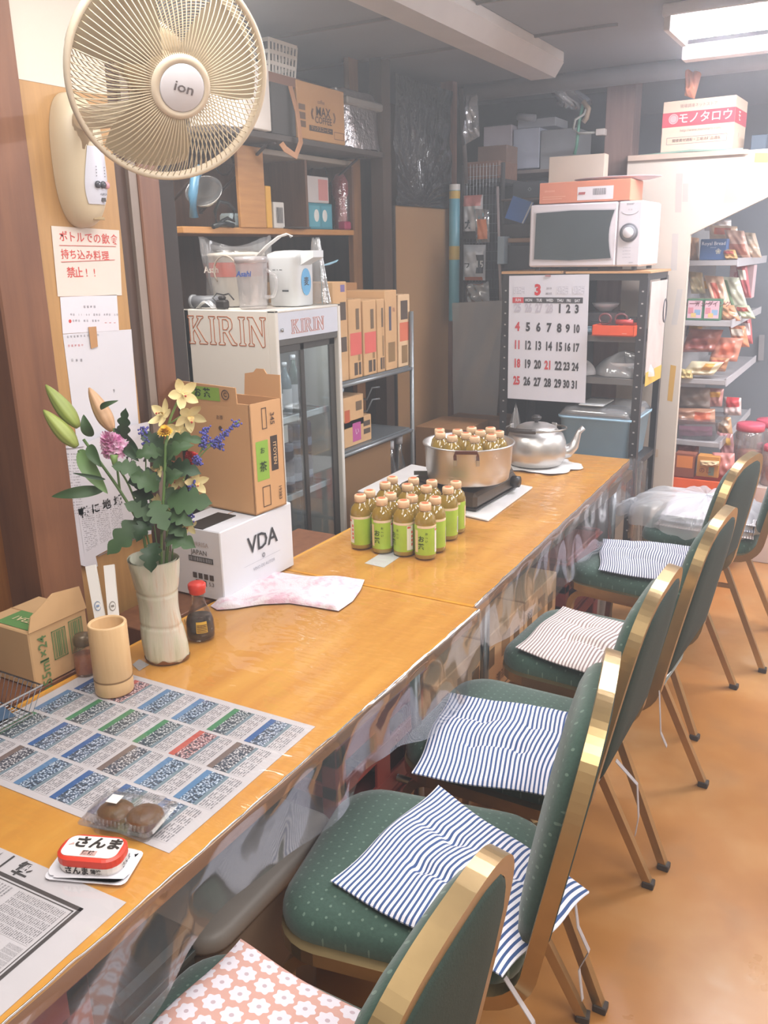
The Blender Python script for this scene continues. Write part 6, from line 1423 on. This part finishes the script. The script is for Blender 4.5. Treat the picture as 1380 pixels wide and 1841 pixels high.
b = MB(); b.add([at_y(1128, 290, PY-.02)-V((0, PY, 0)), at_y(1128, 280, PY-.02)-V((0, PY, 0)), at_y(1345, 268, PY-.02)-V((0, PY, 0)), at_y(1345, 276, PY-.02)-V((0, PY, 0)), at_y(1128, 280, PY+.2)-V((0, PY, 0)), at_y(1345, 268, PY+.2)-V((0, PY, 0))], [(0, 3, 2, 1), (1, 2, 5, 4)]); b.build('top_ledge', mat('#c2ab98', .7), t)
# mono box on top
zt_ = A[1]+.035
x0, x1 = at_y(1188, 272, 4.28).x, at_y(1318, 272, 4.28).x
t = carton('cream carton with a broad red lettered band on top of the partition', ((x0+x1)/2, 4.40, at_y(1250, 272, 4.28).z), (x1-x0, .24, .215), radians(-3), mat('#e6cdb2', .7, var=.03), [('r', 'front', 0, .50, 1, .78, '#cf4a58'), ('r', 'right', 0, .50, 1, .78, '#cf4a58'), ('t', 'front', .60, .64, .047, 'モノタロウ', '#f0e6e4'), ('t', 'front', .16, .64, .052, '◉', '#e8b0b0'),
    ('t', 'front', .5, .88, .016, '現場調達ネットストア', '#b08a78'), ('t', 'front', .55, .42, .016, 'http://www.monotaro.com/', '#a58a80'), ('f', 'front', .08, .16, .92, .30, '#a58a80'), ('t', 'front', .5, .23, .015, '間接資材通販・工場消耗品通販', '#8d7468'), ('t', 'right', .35, .64, .05, 'モ', '#f0e6e4'), ('t', 'right', .4, .3, .03, '∨', '#a58a80')], None)
ybox('dark_jar_box', 'dark blue jar box right of the cream carton on the partition', 'box', 1348, 1376, 242, 270, 4.42, .1, mat('#3f5060', .5))
b = MB(); b.tube([at_y(*q, 4.27) for q in ((1150, 280), (1200, 275), (1240, 271), (1290, 270), (1335, 268))], .005, 6); tag(b.build('twine', mat('#8fae9c', .7), None, True), 'greenish twine lying along the top edge of the partition', 'twine')
pouch('orange_bag', 'orange plastic bag hanging under the bright ceiling light', [(1232, 118), (1262, 128), (1248, 178), (1230, 172)], 4.3, gloss('#dd8a62'), thick=.03, seed=21)

# ------------------------------------------------------------------ snack shelving seen through the opening
gx0, gx1 = -.90, -.64; gy0, gy1 = 4.42, 5.45
t = thing('snack_shelving', 'grey metal shelving full of snacks behind the partition', 'shelving', ((gx0+gx1)/2, (gy0+gy1)/2, 0)); GM = mat('#b7b4b6', .45, .2); W2 = (gx1-gx0)/2; D2 = (gy1-gy0)/2
sz = [at_y(1270, 468, gy0).z, at_y(1270, 577, gy0).z, at_y(1270, 682, gy0).z, at_y(1270, 795, gy0).z, .30]
MB().box(-W2-.02, -W2, -D2, D2, 0, 1.75).build('back_plate', mat('#a09c9e', .5), t)
for z in sz:
    s = MB(); s.box(-W2, W2, -D2, D2, z-.025, z, .002); sh = s.build('shelf', GM, t); MB().box(W2, W2+.006, -D2, D2, z-.03, z+.008).build('price_rail', mat('#c6c3c8', .35), sh)
for y in (-D2, D2-.02): MB().box(-W2-.045, -W2-.02, y, y+.02, 0, 1.78).build('upright', GM, t)
def pk(label, px, py, w_, h_, c_, seed, Y=gy0+.05, tilt=0, mid=None, name='snack_bag', film=None):
    P = [(px-w_/2+tilt, py-h_/2), (px+w_/2+tilt, py-h_/2+2), (px+w_/2-tilt, py+h_/2), (px-w_/2-tilt, py+h_/2)]
    return pouch(name, label, P, Y, film or gloss(c_), thick=.028, seed=seed, mid=mid)[0]
t2 = carton('dark blue biscuit box on the top snack shelf', (at_y(1281, 466, gy0+.03).x, gy0+.05, sz[0]+.001), (.118, .07, at_y(1281, 430, gy0).z-sz[0]), 0, mat('#41649a', .5), [('t', 'front', .5, .78, .022, 'Royal Bread', '#dfe3ee'), ('t', 'front', .5, .60, .010, 'biscuit', '#a9b8d6'), ('t', 'front', .7, .4, .03, '❀', '#d6d3c4')], None)
pk('pale orange snack bag left of the blue box on the top snack shelf', 1247, 448, 18, 44, '#e0b18c', 1, gy0+.09)
pk('pink and cream snack bag right of the blue box on the top snack shelf', 1325, 438, 36, 50, '#d9b4a4', 2, gy0+.12, -6, [(.1, .5, .9, .9, '#b5705c')])
pk('cream snack bag behind the blue box on the top snack shelf', 1300, 425, 50, 40, '#e8cdb4', 3, gy0+.22, 0, [(.2, .1, .8, .4, '#e2836a')])
pk('white clear bag heaped at the back of the top snack shelf', 1290, 404, 48, 22, '#efe9ea', 4, gy0+.30)
for k, px in enumerate((1246, 1277)):
    carton(['left green box of round sweets on the second snack shelf', 'right green box of round sweets on the second snack shelf'][k], (at_y(px, 570, gy0+.0).x, gy0+.05, sz[1]+.001), (.078, .07, .10), 0, mat('#4a7a5c', .5), [('r', 'front', .08, .1, .92, .92, '#e0b9c4'), ('r', 'front', .12, .3, .42, .6, '#d98a96'), ('r', 'front', .5, .25, .85, .5, '#8fb0cf'), ('r', 'front', .3, .14, .6, .34, '#e3c47a'), ('t', 'front', .5, .76, .028, 'チューイング', '#7d4450')], None, group='green sweet boxes')
pk('golden snack bag standing on the second snack shelf', 1252, 508, 26, 40, '#d9c49a', 5, gy0+.16, -3)
pk('striped red and cream snack bag on the second snack shelf', 1290, 525, 34, 60, '#dcb49a', 6, gy0+.14, -8, [(.3, .2, .6, .9, '#c4604e')])
pk('green trimmed white snack bag on the second snack shelf', 1318, 525, 36, 56, '#c9ccb8', 7, gy0+.30, -8, [(.1, .1, .4, .9, '#7fa07a')])
pk('clear bag of orange crackers in front on the second snack shelf', 1308, 562, 34, 30, '#d59a74', 8, gy0+.1, -6)
t2 = carton('pink and white sweet box at the far end of the second snack shelf', (-.70, 5.08, at_x(1360, 530, -.66).z), (.12, .1, .17), 0, mat('#dcbfc4', .5), [('t', 'front', .4, .7, .03, '春い', '#b8707a'), ('t', 'front', .4, .4, .03, '色々', '#c4848c')], None)
pk('clear bag of dark red crackers on the third snack shelf', 1262, 612, 60, 42, '#a9685c', 9, gy0+.1, 8, [(.2, .3, .7, .8, '#8f4a44')])
pk('clear bag of pink crackers leaning on the third snack shelf', 1305, 628, 50, 44, '#cf8a74', 10, gy0+.12, 6, [(.3, .2, .8, .7, '#d9785c')])
pk('yellow and white sweets packet on the third snack shelf edge', 1262, 662, 58, 26, '#e3d6b4', 11, gy0+.02, 10, [(.5, .1, .8, .6, '#d9a04c')])
pk('small yellow packet at the left of the third snack shelf', 1234, 672, 22, 18, '#dcc88a', 12, gy0+.0)
pk('red and white packet hanging at the far end of the third snack shelf', 1342, 590, 18, 56, '#cf6a6c', 13, 5.2, -2, [(.1, .3, .9, .7, '#e6d6d6')])
t = thing('clear_bin', 'clear plastic bin of packets below the third snack shelf', 'bin', (-.77, gy0+.16, sz[3]+.001)); b = MB()
pad(b, [(rrect(.2, .26, .02), 0), (rrect(.24, .30, .02), .10), (rrect(.245, .305, .02), .10), (rrect(.235, .295, .02), .098)]); b.build('bin_wall', clear('#ece6e8', .08, .2, .15), t, True)
pk('pink packet lying in the clear bin', 1250, 775, 60, 20, '#d58ab0', 14, gy0+.08, film=gloss('#d58ab0')); pk('brown sweets packet on top in the clear bin', 1250, 748, 70, 30, '#b98a70', 15, gy0+.10, mid=[(.5, .2, .9, .8, '#cf6a4a')])
pk('grey clear bag above the bin', 1246, 715, 60, 40, '#9c8f8a', 16, gy0+.16)
pk('white and red packet at the right of the bin', 1316, 730, 32, 34, '#d9c4c0', 17, gy0+.3, 0, [(.2, .0, .9, .5, '#cf4a50')])
for i, (lb, px, py, w_, h_, c_, Y, ti) in enumerate((
    ('tall cream snack bag at the far end of the top snack shelf', 1348, 440, 30, 46, '#e3cdb8', .45, -6), ('small gold packet in front of the pink bag on the top snack shelf', 1312, 457, 24, 20, '#cfa56a', .03, -3),
    ('clear bag of white sweets between the gold and striped bags on the second shelf', 1268, 520, 26, 46, '#ddd2cc', .2, -4), ('red tipped snack bag at the back of the second snack shelf', 1336, 505, 20, 60, '#c9646a', .5, -4),
    ('pale green packet in front on the second snack shelf edge', 1338, 560, 28, 26, '#c2ccae', .3, -6), ('bluish clear bag above the dark red crackers on the third shelf', 1250, 594, 34, 26, '#b9b4b8', .25, 2),
    ('orange cracker bag behind the pink crackers on the third snack shelf', 1328, 604, 30, 40, '#d58a62', .3, -4), ('brown rice cracker bag at the front corner of the third snack shelf', 1290, 655, 34, 26, '#b98560', .06, 4),
    ('clear bag with a red seal above the bin, right of the grey bag', 1284, 714, 30, 34, '#c9908a', .2, 2), ('amber sweets bag at the right end above the bin', 1300, 765, 30, 34, '#c79a70', .25, -2),
    ('dark red jelly packet under the bin at the back', 1236, 808, 40, 22, '#9c4a40', .12, 0), ('pink cellophane packet beside the jars', 1306, 800, 26, 44, '#d49a9a', .2, -2))):
    pk(lb, px, py, w_, h_, c_, 60+i, gy0+Y, ti, [(.15, .15, .85, .45, ['#e9dccb', '#a9483c', '#e0b04c'][i % 3])])
# jars on the floor crate
def jar(label, px, py, r, h, Y, z0=None):
    p = at_y(px, py, Y); t = thing('lidded_jar', label, 'jar', (p.x, Y, p.z)); MB().lathe([(r*.92, 0), (r, .006), (r, h*.8), (r*.86, h*.9)], n=26).build('jar_wall', clear('#f4e8e6', .06, .2, .14), t, True)
    MB().lathe([(r*.9, .004), (r*.92, .008), (r*.92, h*.45), (.0001, h*.47)], n=20).build('sweets', mat('#d9a08a', .6, var=.3, scale=60, bump=.6, bscale=60), t, True)
    MB().lathe([(r*.9, h*.88), (r*.98, h*.88), (r*.98, h), (r*.9, h*1.02), (.0001, h*1.02)], n=26).build('lid', mat('#dd5a70', .4), t, True); return t
jar('large clear jar with a pink lid behind the chairs', 1340, 850, .068, .25, 4.55); jar('second pink lidded jar, farther right at the frame edge', 1374, 842, .068, .26, 4.85); jar('front pink lidded jar at the right frame edge', 1388, 872, .06, .2, 4.53)
b = MB(); W2 = .23; t = thing('jar_stand', 'low white stand holding the pink lidded jars', 'stand', (-.37, 4.75, 0)); b.box(-W2, W2, -.30, .30, .0, at_y(1340, 850, 4.55).z-.04, .004); b.build('stand_body', mat('#cbbdb4', .6), t)
t = thing('orange_crate', 'bright orange plastic crate on the floor behind the partition opening', 'crate', (at_y(1255, 900, 4.3).x, 4.42, .06)); t.location.y = 4.335; OC = mat('#ee6224', .45); W2 = .21; hh_ = at_y(1255, 862, 4.28).z-.06
b = MB(); b.box(-W2, W2, -.065, -.057, 0, hh_, .002); b.build('front_panel', OC, t); b = MB(); b.box(-W2, W2, .057, .065, 0, hh_, .002); b.box(-W2, -W2+.008, -.057, .057, 0, hh_); b.box(W2-.008, W2, -.057, .057, 0, hh_); b.box(-W2, W2, -.065, .065, 0, .006); b.build('crate_wall', OC, t)
ybox('snack_carton', 'yellow and brown carton of sweets in the orange crate', 'box', 1250, 1290, 820, 858, 4.31, .06, mat('#c98a3c', .6), [('t', 'front', .4, .3, .03, 'のし', '#8f3c2c'), ('r', 'front', .55, .1, .8, .5, '#7a8a7c')])
ybox('snack_carton', 'dark red carton of sweets at the left of the orange crate', 'box', 1210, 1246, 815, 858, 4.31, .06, mat('#8d4a34', .6), [('r', 'front', .1, .4, .9, .9, '#d9823c')])
pk('pale stick packet lying across the orange crate', 1275, 832, 34, 10, '#e6c79c', 31, 4.3, 0)
pk('clear bag of pink sweets in the orange crate', 1300, 835, 40, 44, '#d08a84', 32, 4.36)
# grey curtain wall behind with a tape strip
b = MB(); b.box(-.60, -.50, 5.6, 5.62, 0, 2.3); 
c = [at_y(*q, 5.88) for q in ((1362, 648), (1372, 648), (1374, 602), (1364, 602))]; o = thing('tape_strip', 'pale tape strip stuck on the far grey wall', 'tape', c[0]); MB().quad(*[q-c[0] for q in c]).build('tape', mat('#b5b3b8', .5), o)
# ------------------------------------------------------------------ under the counter
CRD = mat('#8f3a34', .5, var=.1)
def crate(label, cx, cy, z, w=.28, d=.40, h=.30, m=CRD):
    t = thing('beer_crate', label, 'crate', (cx, cy, z), 0, 'red bottle crates under the counter'); a, c = w/2, d/2; b = MB()
    for zz0, zz1 in ((0, .045), (h*.42, h*.55), (h-.07, h)):
        b.box(-a, a, -c, -c+.01, zz0, zz1, .002); b.box(-a, a, c-.01, c, zz0, zz1, .002); b.box(-a, -a+.01, -c, c, zz0, zz1, .002); b.box(a-.01, a, -c, c, zz0, zz1, .002)
    b.box(-a-.008, a+.008, -c-.008, c+.008, h-.02, h-.012, .002); b.build('crate_bands', m, t)
    for sx, sy in ((-1, -1), (1, -1), (1, 1), (-1, 1)): MB().box(sx*a-(.04 if sx > 0 else 0), sx*a+(0 if sx > 0 else .04), sy*c-(.04 if sy > 0 else 0), sy*c+(0 if sy > 0 else .04), .001, h-.021, .003).build('corner_post', m, t)
    MB().box(a-.009, a-.001, -.03, .03, .04, h-.06, .001).build('centre_panel', m, t)
    MB().box(-a+.01, a-.01, -c+.01, c-.01, .004, .012).build('crate_floor', mat('#5d2824', .6), t)
    return t
crate('red bottle crate on the floor below the fish tin pack', -.99, .42, 0); crate('red bottle crate stacked on top, below the fish tin pack', -.99, .42, .302)
crate('red bottle crate on the floor behind the straight striped cushion', -1.02, 1.50, 0); crate('upper red bottle crate behind the straight striped cushion', -1.02, 1.50, .302, h=.26)
crate('red bottle crate below the far table, beyond the printed cartons', -.99, 2.92, 0, h=.28); crate('upper red bottle crate below the far table, beyond the printed cartons', -.99, 2.92, .282, h=.22)
t = thing('storage_bin', 'large grey lidded storage bin below the near table', 'bin', (-1.02, 1.04, 0)); b = MB(); GBN = mat('#8d7a66', .5, var=.05)
pad(b, [(rrect(.30, .32, .04), 0), (rrect(.34, .36, .045), .40)]); b.build('bin_body', mat('#6d5642', .55, var=.05), t, True)
b = MB(); pad(b, [(rrect(.37, .39, .05), .402), (rrect(.375, .395, .05), .41), (rrect(.375, .395, .05), .43), (rrect(.35, .37, .05), .44), (rrect(.1, .1, .03), .442)]); b.build('lid', mat('#7d746c', .5), t, True)
t = thing('floor_heater', 'dark ribbed heater standing on the floor below the near table', 'heater', (-1.02, .76, 0)); MB().box(-.15, .15, -.09, .09, .02, .46, .01).build('heater_body', mat('#2b2f2d', .5), t)
for k in range(12): MB().box(.1505, .156, -.08, .08, .06+k*.032, .072+k*.032, .001).build('rib', mat('#3a3f3c', .5), t)
for s in (-1, 1): MB().box(-.13, .13, s*.07-.012, s*.07+.012, 0, .02).build('foot', mat('#222423', .6), t)
P = '#6e5230'; it = lambda r: [('r', 'right', .08, .55, .22, .8, P), ('r', 'right', .40, .55, .62, .85, '#8f6d44'), ('r', 'right', .72, .5, .88, .75, P), ('t', 'right', .5, .3, .035, '清酒詰合', P), ('r', 'right', .1, .12, .8, .14, P)]
ck = 0
for j, y in enumerate((1.905, 2.215, 2.525)):
    for z, h in ((0, .235), (.237, .235)):
        carton('printed brown carton under the far table, %s stack, %s box' % (['nearest', 'middle', 'farthest'][j], 'lower' if z == 0 else 'upper'), (-1.00, y, z+.001), (.26, .30, h), 0, KRAFT, it(0), None, group='cartons under the far table')
carton('white box under the far end of the counter behind the fifth chair', (-1.0, 3.26, 0), (.26, .24, .3), 0, mat('#b9aea6', .6), [('r', 'right', .1, .1, .3, .9, '#8f4a44')], None)
b = MB(); b.box(-.1, .1, -.12, .12, 0, .12, .02); b.box(-.08, .08, -.1, .1, .12, .16, .02); t = thing('black_bag', 'black bag lying on the floor under the farthest chair', 'bag', (-.62, 3.42, 0)); b.build('bag_body', mat('#232325', .7, bump=.4), t)
# ------------------------------------------------------------------ vase and flowers
VB = V((-1.255, 1.222, ZC))
n_ = N('glazed_stoneware'); f = n_.noise(6, 5, scl=(6, 6, .5), rough=.65); n_.col(n_.ramp(f, [(.35, lin('#a9a890')), (.5, lin('#c4c3ae')), (.62, lin('#cdc4b4')), (.75, lin('#c4a78c'))])); n_.set(Roughness=.3); n_.bump(f, .3, .006)
t = thing('flower_vase', 'tall uneven cream stoneware vase holding the bouquet', 'vase', VB)
def vz(u, v):
    a = 2*pi*u; z = .225*v; r = .046+.0035*sin(7.5*v+.6)+.002*sin(3*a+6*v)+.0018*sin(2*a+2)+(.006*v**3)
    r -= .0022*math.exp(-((v-.36)/.015)**2)+.0022*math.exp(-((v-.68)/.015)**2)
    if v < .02: r -= .003
    return (r*cos(a)+.0-.010*v, r*sin(a)*.92-.004*v, z)
b = MB(); b.grid(vz, 56, 70, flip=True)
b.grid(lambda u, v: tuple(V(vz(u, 1-.5*v)).lerp(V((-.010, -.004, .225-.11*v)), .1)+V((0, 0, 0))), 56, 10); b.build('vase_wall', n_.m, t, True)
MB().lathe([(.0001, .09), (.038, .09)], (-.006, -.002, 0), n=20).build('water', mat('#4d5240', .2), t)
b = MB(); rr = random.Random(2)
b.grid(lambda u, v: V(vz(u, .002+.05*v*(.45+.35*sin(5*2*pi*u)+.2*sin(11*2*pi*u))))*1.0+V((cos(2*pi*u)*.0012, sin(2*pi*u)*.0012, 0)), 56, 3, flip=True); b.build('brown_foot', mat('#8a5a34', .5, var=.2, scale=50), t, True)
DB = CF.dot(VB+V((0, 0, .25))-V((0, 0, EYE)))
def bq(px, py, d=0): return at_d(px, py, DB+d)
TOCAM = -CF
GRN = mat('#3f5c34', .55, var=.2, scale=25); GRN_D = mat('#2a4427', .55, var=.2, scale=30); GRN_L = mat('#7c9b56', .5, var=.1, scale=20); STEM = mat('#5f7d42', .5, var=.1)
PALE = mat('#ead9a0', .6, var=.05, scale=30); YEL = mat('#e8b83a', .6, var=.1, scale=60); PNK = mat('#dfa3c4', .7, var=.12, scale=60); REDF = mat('#c22a2c', .7, var=.2, scale=50); PURP = mat('#5c5aa8', .8, var=.2, scale=80)
def mbw(o): b = MB(); b.m = Matrix.Translation(-o); return b
def blade(b, base, tip, w_, bow=.0, nrm=None, lobes=0, prof=.75, cup=.2, n=20):
    base, tip = V(base), V(tip); d = tip-base; L = d.length; d.normalize(); nrm = V(nrm) if nrm else TOCAM
    s = d.cross(nrm).normalized(); nn = s.cross(d).normalized()
    vs = []; 
    for i in range(n+1):
        q = i/n; ww = w_*(sin(pi*min(1, max(0, q**prof)))**.75)
        if lobes: ww *= .45+.55*abs(sin(lobes*pi*q+.5))**.7
        c = base+d*(L*q)+nn*(bow*L*sin(pi*q))
        for k in (-1, -.5, 0, .5, 1): vs.append(c+s*(ww*k)+nn*(cup*ww*abs(k)))
    fs = [(i*5+k, i*5+k+1, i*5+k+6, i*5+k+5) for i in range(n) for k in range(4)]
    b.add(vs, fs)
mouth = lambda dx, dy=0: VB+V((-.010+dx, -.004+dy, .13))
def stem(b, pts, r=.0022): 
    P = [V(p) for p in pts]; out = []
    for i in range(len(P)-1):
        for k in range(5): out.append(P[i].lerp(P[i+1], k/5))
    out.append(P[-1])
    for _ in range(3): out = [out[0]]+[(out[i-1]+out[i]*2+out[i+1])/4 for i in range(1, len(out)-1)]+[out[-1]]
    b.tube(out, r, 7)
# lily stalk
m0 = mouth(-.015, -.01)
t = thing('lily_stalk', 'lily stalk with two green buds and one peach bud', 'flower', m0)
b = mbw(m0); hub = bq(172, 850, -.02)
stem(b, [m0, bq(262, 960, -.02), bq(215, 880, -.02), bq(150, 790, -.03)], .0032); stem(b, [hub, bq(165, 830, -.03), bq(140, 810, -.04)], .0024); stem(b, [bq(215, 880, -.02), bq(207, 810, -.02), bq(205, 770, -.03)], .0026); b.build('stem', STEM, t, True)
def bud(name, base, tip, r, m, lb=None):
    b = mbw(m0); P = [base.lerp(tip, k/12) for k in range(13)]; sc = [.35, .6, .8, .94, 1, 1, .97, .9, .8, .68, .54, .36, .1]
    prof = [((1+.12*cos(6*a))*r*cos(a), (1+.12*cos(6*a))*r*sin(a)) for a in [2*pi*i/18 for i in range(18)]]
    b.sweep(P, prof, scale=sc, up=(0, 1, 0)); b.build(name, m, t, True, label=lb)
bud('lily_bud', bq(141, 768, -.03), bq(82, 692, -.04), .0155, mat('#9aa955', .45, var=.12, scale=14)); bud('lily_bud', bq(138, 803, -.05), bq(78, 737, -.06), .0155, mat('#a3b05a', .45, var=.12, scale=14)); bud('lily_bud', bq(202, 775, -.02), bq(160, 697, -.03), .0155, mat('#d3a880', .45, var=.1, scale=14), 'peach coloured bud')
for i, (a, c, w_, bow, m) in enumerate((((188, 880), (92, 893), .012, .15, GRN), ((143, 808), (194, 888), .017, .12, mat('#6f9058', .5, var=.1)), ((165, 785), (150, 745), .012, .2, GRN), ((225, 800), (250, 830), .010, .2, GRN_D), ((205, 770), (252, 822), .010, -.2, GRN_D), ((180, 735), (213, 720), .006, .2, GRN), ((190, 862), (130, 850), .004, .1, GRN_D), ((160, 800), (182, 840), .012, .1, GRN))):
    b = mbw(m0); blade(b, bq(*a, -.03-.006*i), bq(*c, -.05-.006*i), w_, bow, cup=.35); b.build('lily_leaf', m, t, True)
# carnations
def ruffle(b, c, nrm, R, layers, seed, k=9):
    rr = random.Random(seed); nrm = V(nrm).normalized(); s = nrm.cross(V((0, .2, 1))).normalized(); u2 = s.cross(nrm)
    for L in range(layers):
        f = L/(layers-1); R1 = R*(1-.72*f); base = c-nrm*(R*.5*(1-f)); ph = rr.uniform(0, 6); h = R*(.15+1.0*f)
        def g(u, v):
            a = 2*pi*u; r = R1*v*(1+.07*sin(k*3*a+ph)*v); z = h*v**.7*(1 if L else .5)-R*.25*(v**3)*(1-f)+R*.16*sin(k*a+ph+L)*v*v+R*.07*sin(k*3.3*a+ph)*v**3
            return base+s*(r*cos(a))+u2*(r*sin(a))+nrm*z
        b.grid(g, 64, 6)
def calyx(b, a, c, r): b.sweep([a, a.lerp(c, .5), c], [(r*cos(k*pi/4), r*sin(k*pi/4)) for k in range(8)], scale=[.5, .9, 1.25])
for nm, lb, c_, h, st, R, m, seed in (('pink_carnation', 'pink and white carnation in the bouquet', (200, 796), (205, 830), [(232, 870), (265, 960)], .029, None, 4), ('red_carnation', 'small red carnation at the right of the bouquet', (343, 822), (335, 845), [(318, 900), (300, 970)], .017, REDF, 6)):
    o0 = mouth(.0, .012 if nm[0] == 'p' else .02); t = thing('carnation', lb, 'flower', o0); d = -.07 if nm[0] == 'p' else -.01
    b = mbw(o0); stem(b, [o0]+[bq(*q, -.02) for q in st[::-1]]+[bq(*h, d)]); b.build('stem', STEM, t, True)
    b = mbw(o0); calyx(b, bq(h[0], h[1]+6, d), bq(h[0], h[1]-12, d), .007); b.build('calyx', GRN_L, t, True)
    b = mbw(o0); ruffle(b, bq(*c_, d), TOCAM+V((-.1, 0, .45)), R, 6, seed)
    if m is None:
        n_ = N('pink_petal'); n_.col(n_.ramp(n_.noise(70, 3), [(.35, lin('#c86aa2')), (.5, lin('#e2a6c8')), (.66, lin('#f0d9e6'))])); n_.set(Roughness=.7); m = n_.m
    b.build('petals', m, t, True)
# yellow chrysanthemum with its leafy stem
o0 = mouth(.012, 0); t = thing('chrysanthemum', 'yellow chrysanthemum on a tall leafy stem', 'flower', o0)
b = mbw(o0); stem(b, [o0, bq(290, 950, -.05), bq(296, 860, -.07), bq(298, 790, -.08)], .003); b.build('stem', STEM, t, True)
c_ = bq(297, 778, -.085); b = mbw(o0); rr = random.Random(9)
for L in range(4):
    for i in range(16):
        a = 2*pi*i/16+L*.2; s_ = V((0, 0, 1))*.9+TOCAM*.45; s_.normalize(); x = s_.cross(V((1, 1, 0))).normalized(); y = s_.cross(x)
        out_ = x*cos(a)+y*sin(a); r0 = .004; R1 = .017*(1-.18*L); blade(b, c_+out_*r0-s_*.006, c_+out_*R1+s_*(.002+.0045*L), .0032, .25, nrm=s_-out_*.5, n=5, prof=1, cup=.3)
b.build('petals', YEL, t, True)
leaves = [((296, 812), (252, 778), .016), ((294, 815), (240, 822), .014), ((298, 830), (350, 800), .014), ((300, 842), (362, 852), .017), ((300, 900), (382, 905), .024), ((296, 880), (345, 925), .02), ((290, 860), (228, 868), .019), ((285, 880), (232, 855), .018), ((300, 965), (352, 985), .02), ((280, 975), (272, 1030), .018), ((262, 930), (192, 998), .02), ((290, 930), (222, 905), .016), ((225, 790), (226, 733), .012), ((298, 845), (262, 800), .015), ((298, 870), (330, 850), .016), ((282, 905), (255, 960), .018), ((300, 935), (330, 965), .015), ((275, 900), (300, 955), .018), ((270, 860), (250, 915), .02), ((305, 925), (348, 945), .014), ((300, 800), (372, 795), .012), ((275, 940), (245, 975), .016), ((255, 850), (200, 838), .014), ((290, 835), (318, 800), .016)]
for i, (a, c, w_) in enumerate(leaves):
    b = mbw(o0); dd = -.05-.045*((i*7) % 5)/5; blade(b, bq(*a, dd+.02), bq(*c, dd), w_*1.35, .12+.1*sin(i), nrm=TOCAM+V((.2*sin(i*2), 0, .5)), lobes=4, prof=.85, cup=.25+.2*sin(i)); b.build('leaf', GRN if i % 3 else GRN_D, t, True)
# pale yellow orchid spray
o0 = mouth(.02, .01); t = thing('orchid_spray', 'spray of pale yellow orchids with red marked lips', 'flower', o0)
b = mbw(o0); stem(b, [o0, bq(300, 930, .0), bq(300, 830, .0), bq(300, 765, -.01), bq(322, 715, -.02)], .0026); stem(b, [bq(300, 765, -.01), bq(330, 745, -.03)], .002); stem(b, [bq(300, 880, .0), bq(330, 862, -.02)], .002); stem(b, [bq(300, 915, .0), bq(340, 945, -.03)], .002); b.build('stem', GRN_L, t, True)
orch = [(328, 708, .034, (.9, -.5, .1), 0), (293, 746, .033, (-.1, -.8, .5), .4), (340, 748, .034, (.8, -.5, -.4), .9), (322, 775, .028, (.5, -.8, .0), 1.8), (352, 868, .027, (.8, -.5, .0), .3), (283, 903, .022, (0, -1, .1), .7), (318, 862, .024, (.3, -.9, 0), 1.3), (337, 945, .022, (.6, -.8, 0), .2), (285, 845, .018, (0, -1, .2), .2)]
for i, (px, py, R, nd, ro) in enumerate(orch):
    c_ = bq(px, py, -.03-.01*(i % 3)); nd = V(nd).normalized(); s_ = nd.cross(V((0, 0, 1))).normalized(); u2 = s_.cross(nd)
    b = mbw(o0)
    for k in range(5):
        a = ro+2*pi*k/5; o_ = s_*cos(a)+u2*sin(a); blade(b, c_, c_+o_*R+nd*(R*.35), R*.30, -.14, nrm=nd, prof=.9, cup=.25, n=8)
    fl_ = b.build('orchid_flower', PALE, t, True)
    b = mbw(o0); blade(b, c_, c_+nd*(R*.55)-u2*(R*.25), R*.2, .3, nrm=u2, n=6); b.build('lip', mat('#e3c27c', .6, var=.3, scale=150), fl_, True)
    b = mbw(o0); b.ball(c_+nd*(R*.35)-u2*(R*.02), R*.06, n=8, m=6); b.ball(c_+nd*(R*.5)-u2*(R*.12), R*.07, n=8, m=6); b.build('red_mark', mat('#b2403a', .6), fl_, True)
# purple statice
for i, (lb, pts) in enumerate((('large purple statice spray sticking out to the right of the bouquet', [[(318, 905), (355, 822), (392, 790), (430, 757)], [(355, 822), (366, 800), (370, 768)], [(360, 812), (380, 795), (398, 802)], [(340, 850), (352, 830), (358, 826)]]),
                               ('small purple statice sprig above the pink carnation', [[(262, 850), (262, 800), (256, 768)]]), ('purple statice sprig beside the lower orchid', [[(310, 930), (340, 900), (349, 870)]]), ('purple statice sprigs low on the right of the bouquet', [[(290, 960), (300, 940), (318, 935)], [(310, 960), (335, 940), (342, 930)]]))):
    o0 = mouth(.015, .02-.01*i); t = thing('statice_sprig', lb, 'flower', o0); rr = random.Random(i+20); b = mbw(o0); f = mbw(o0); stem(b, [o0, bq(*pts[0][0], 0)], .0015)
    for P in pts:
        Q = [bq(*q, -.05) for q in P]; stem(b, Q, .0014); a, c = Q[-2], Q[-1]
        L = (c-a).length; a = a.lerp(c, max(0, 1-.055/L)) if L > .055 else a
        for k in range(70 if i == 0 else 40):
            q = a.lerp(c, rr.random())+V((rr.gauss(0, 1), rr.gauss(0, 1), rr.gauss(0, 1)))*.0042; f.ball(q, .0021+.0012*rr.random(), n=5, m=3)
    b.build('stem', STEM, t, True); f.build('florets', PURP, t, True, kind='stuff')
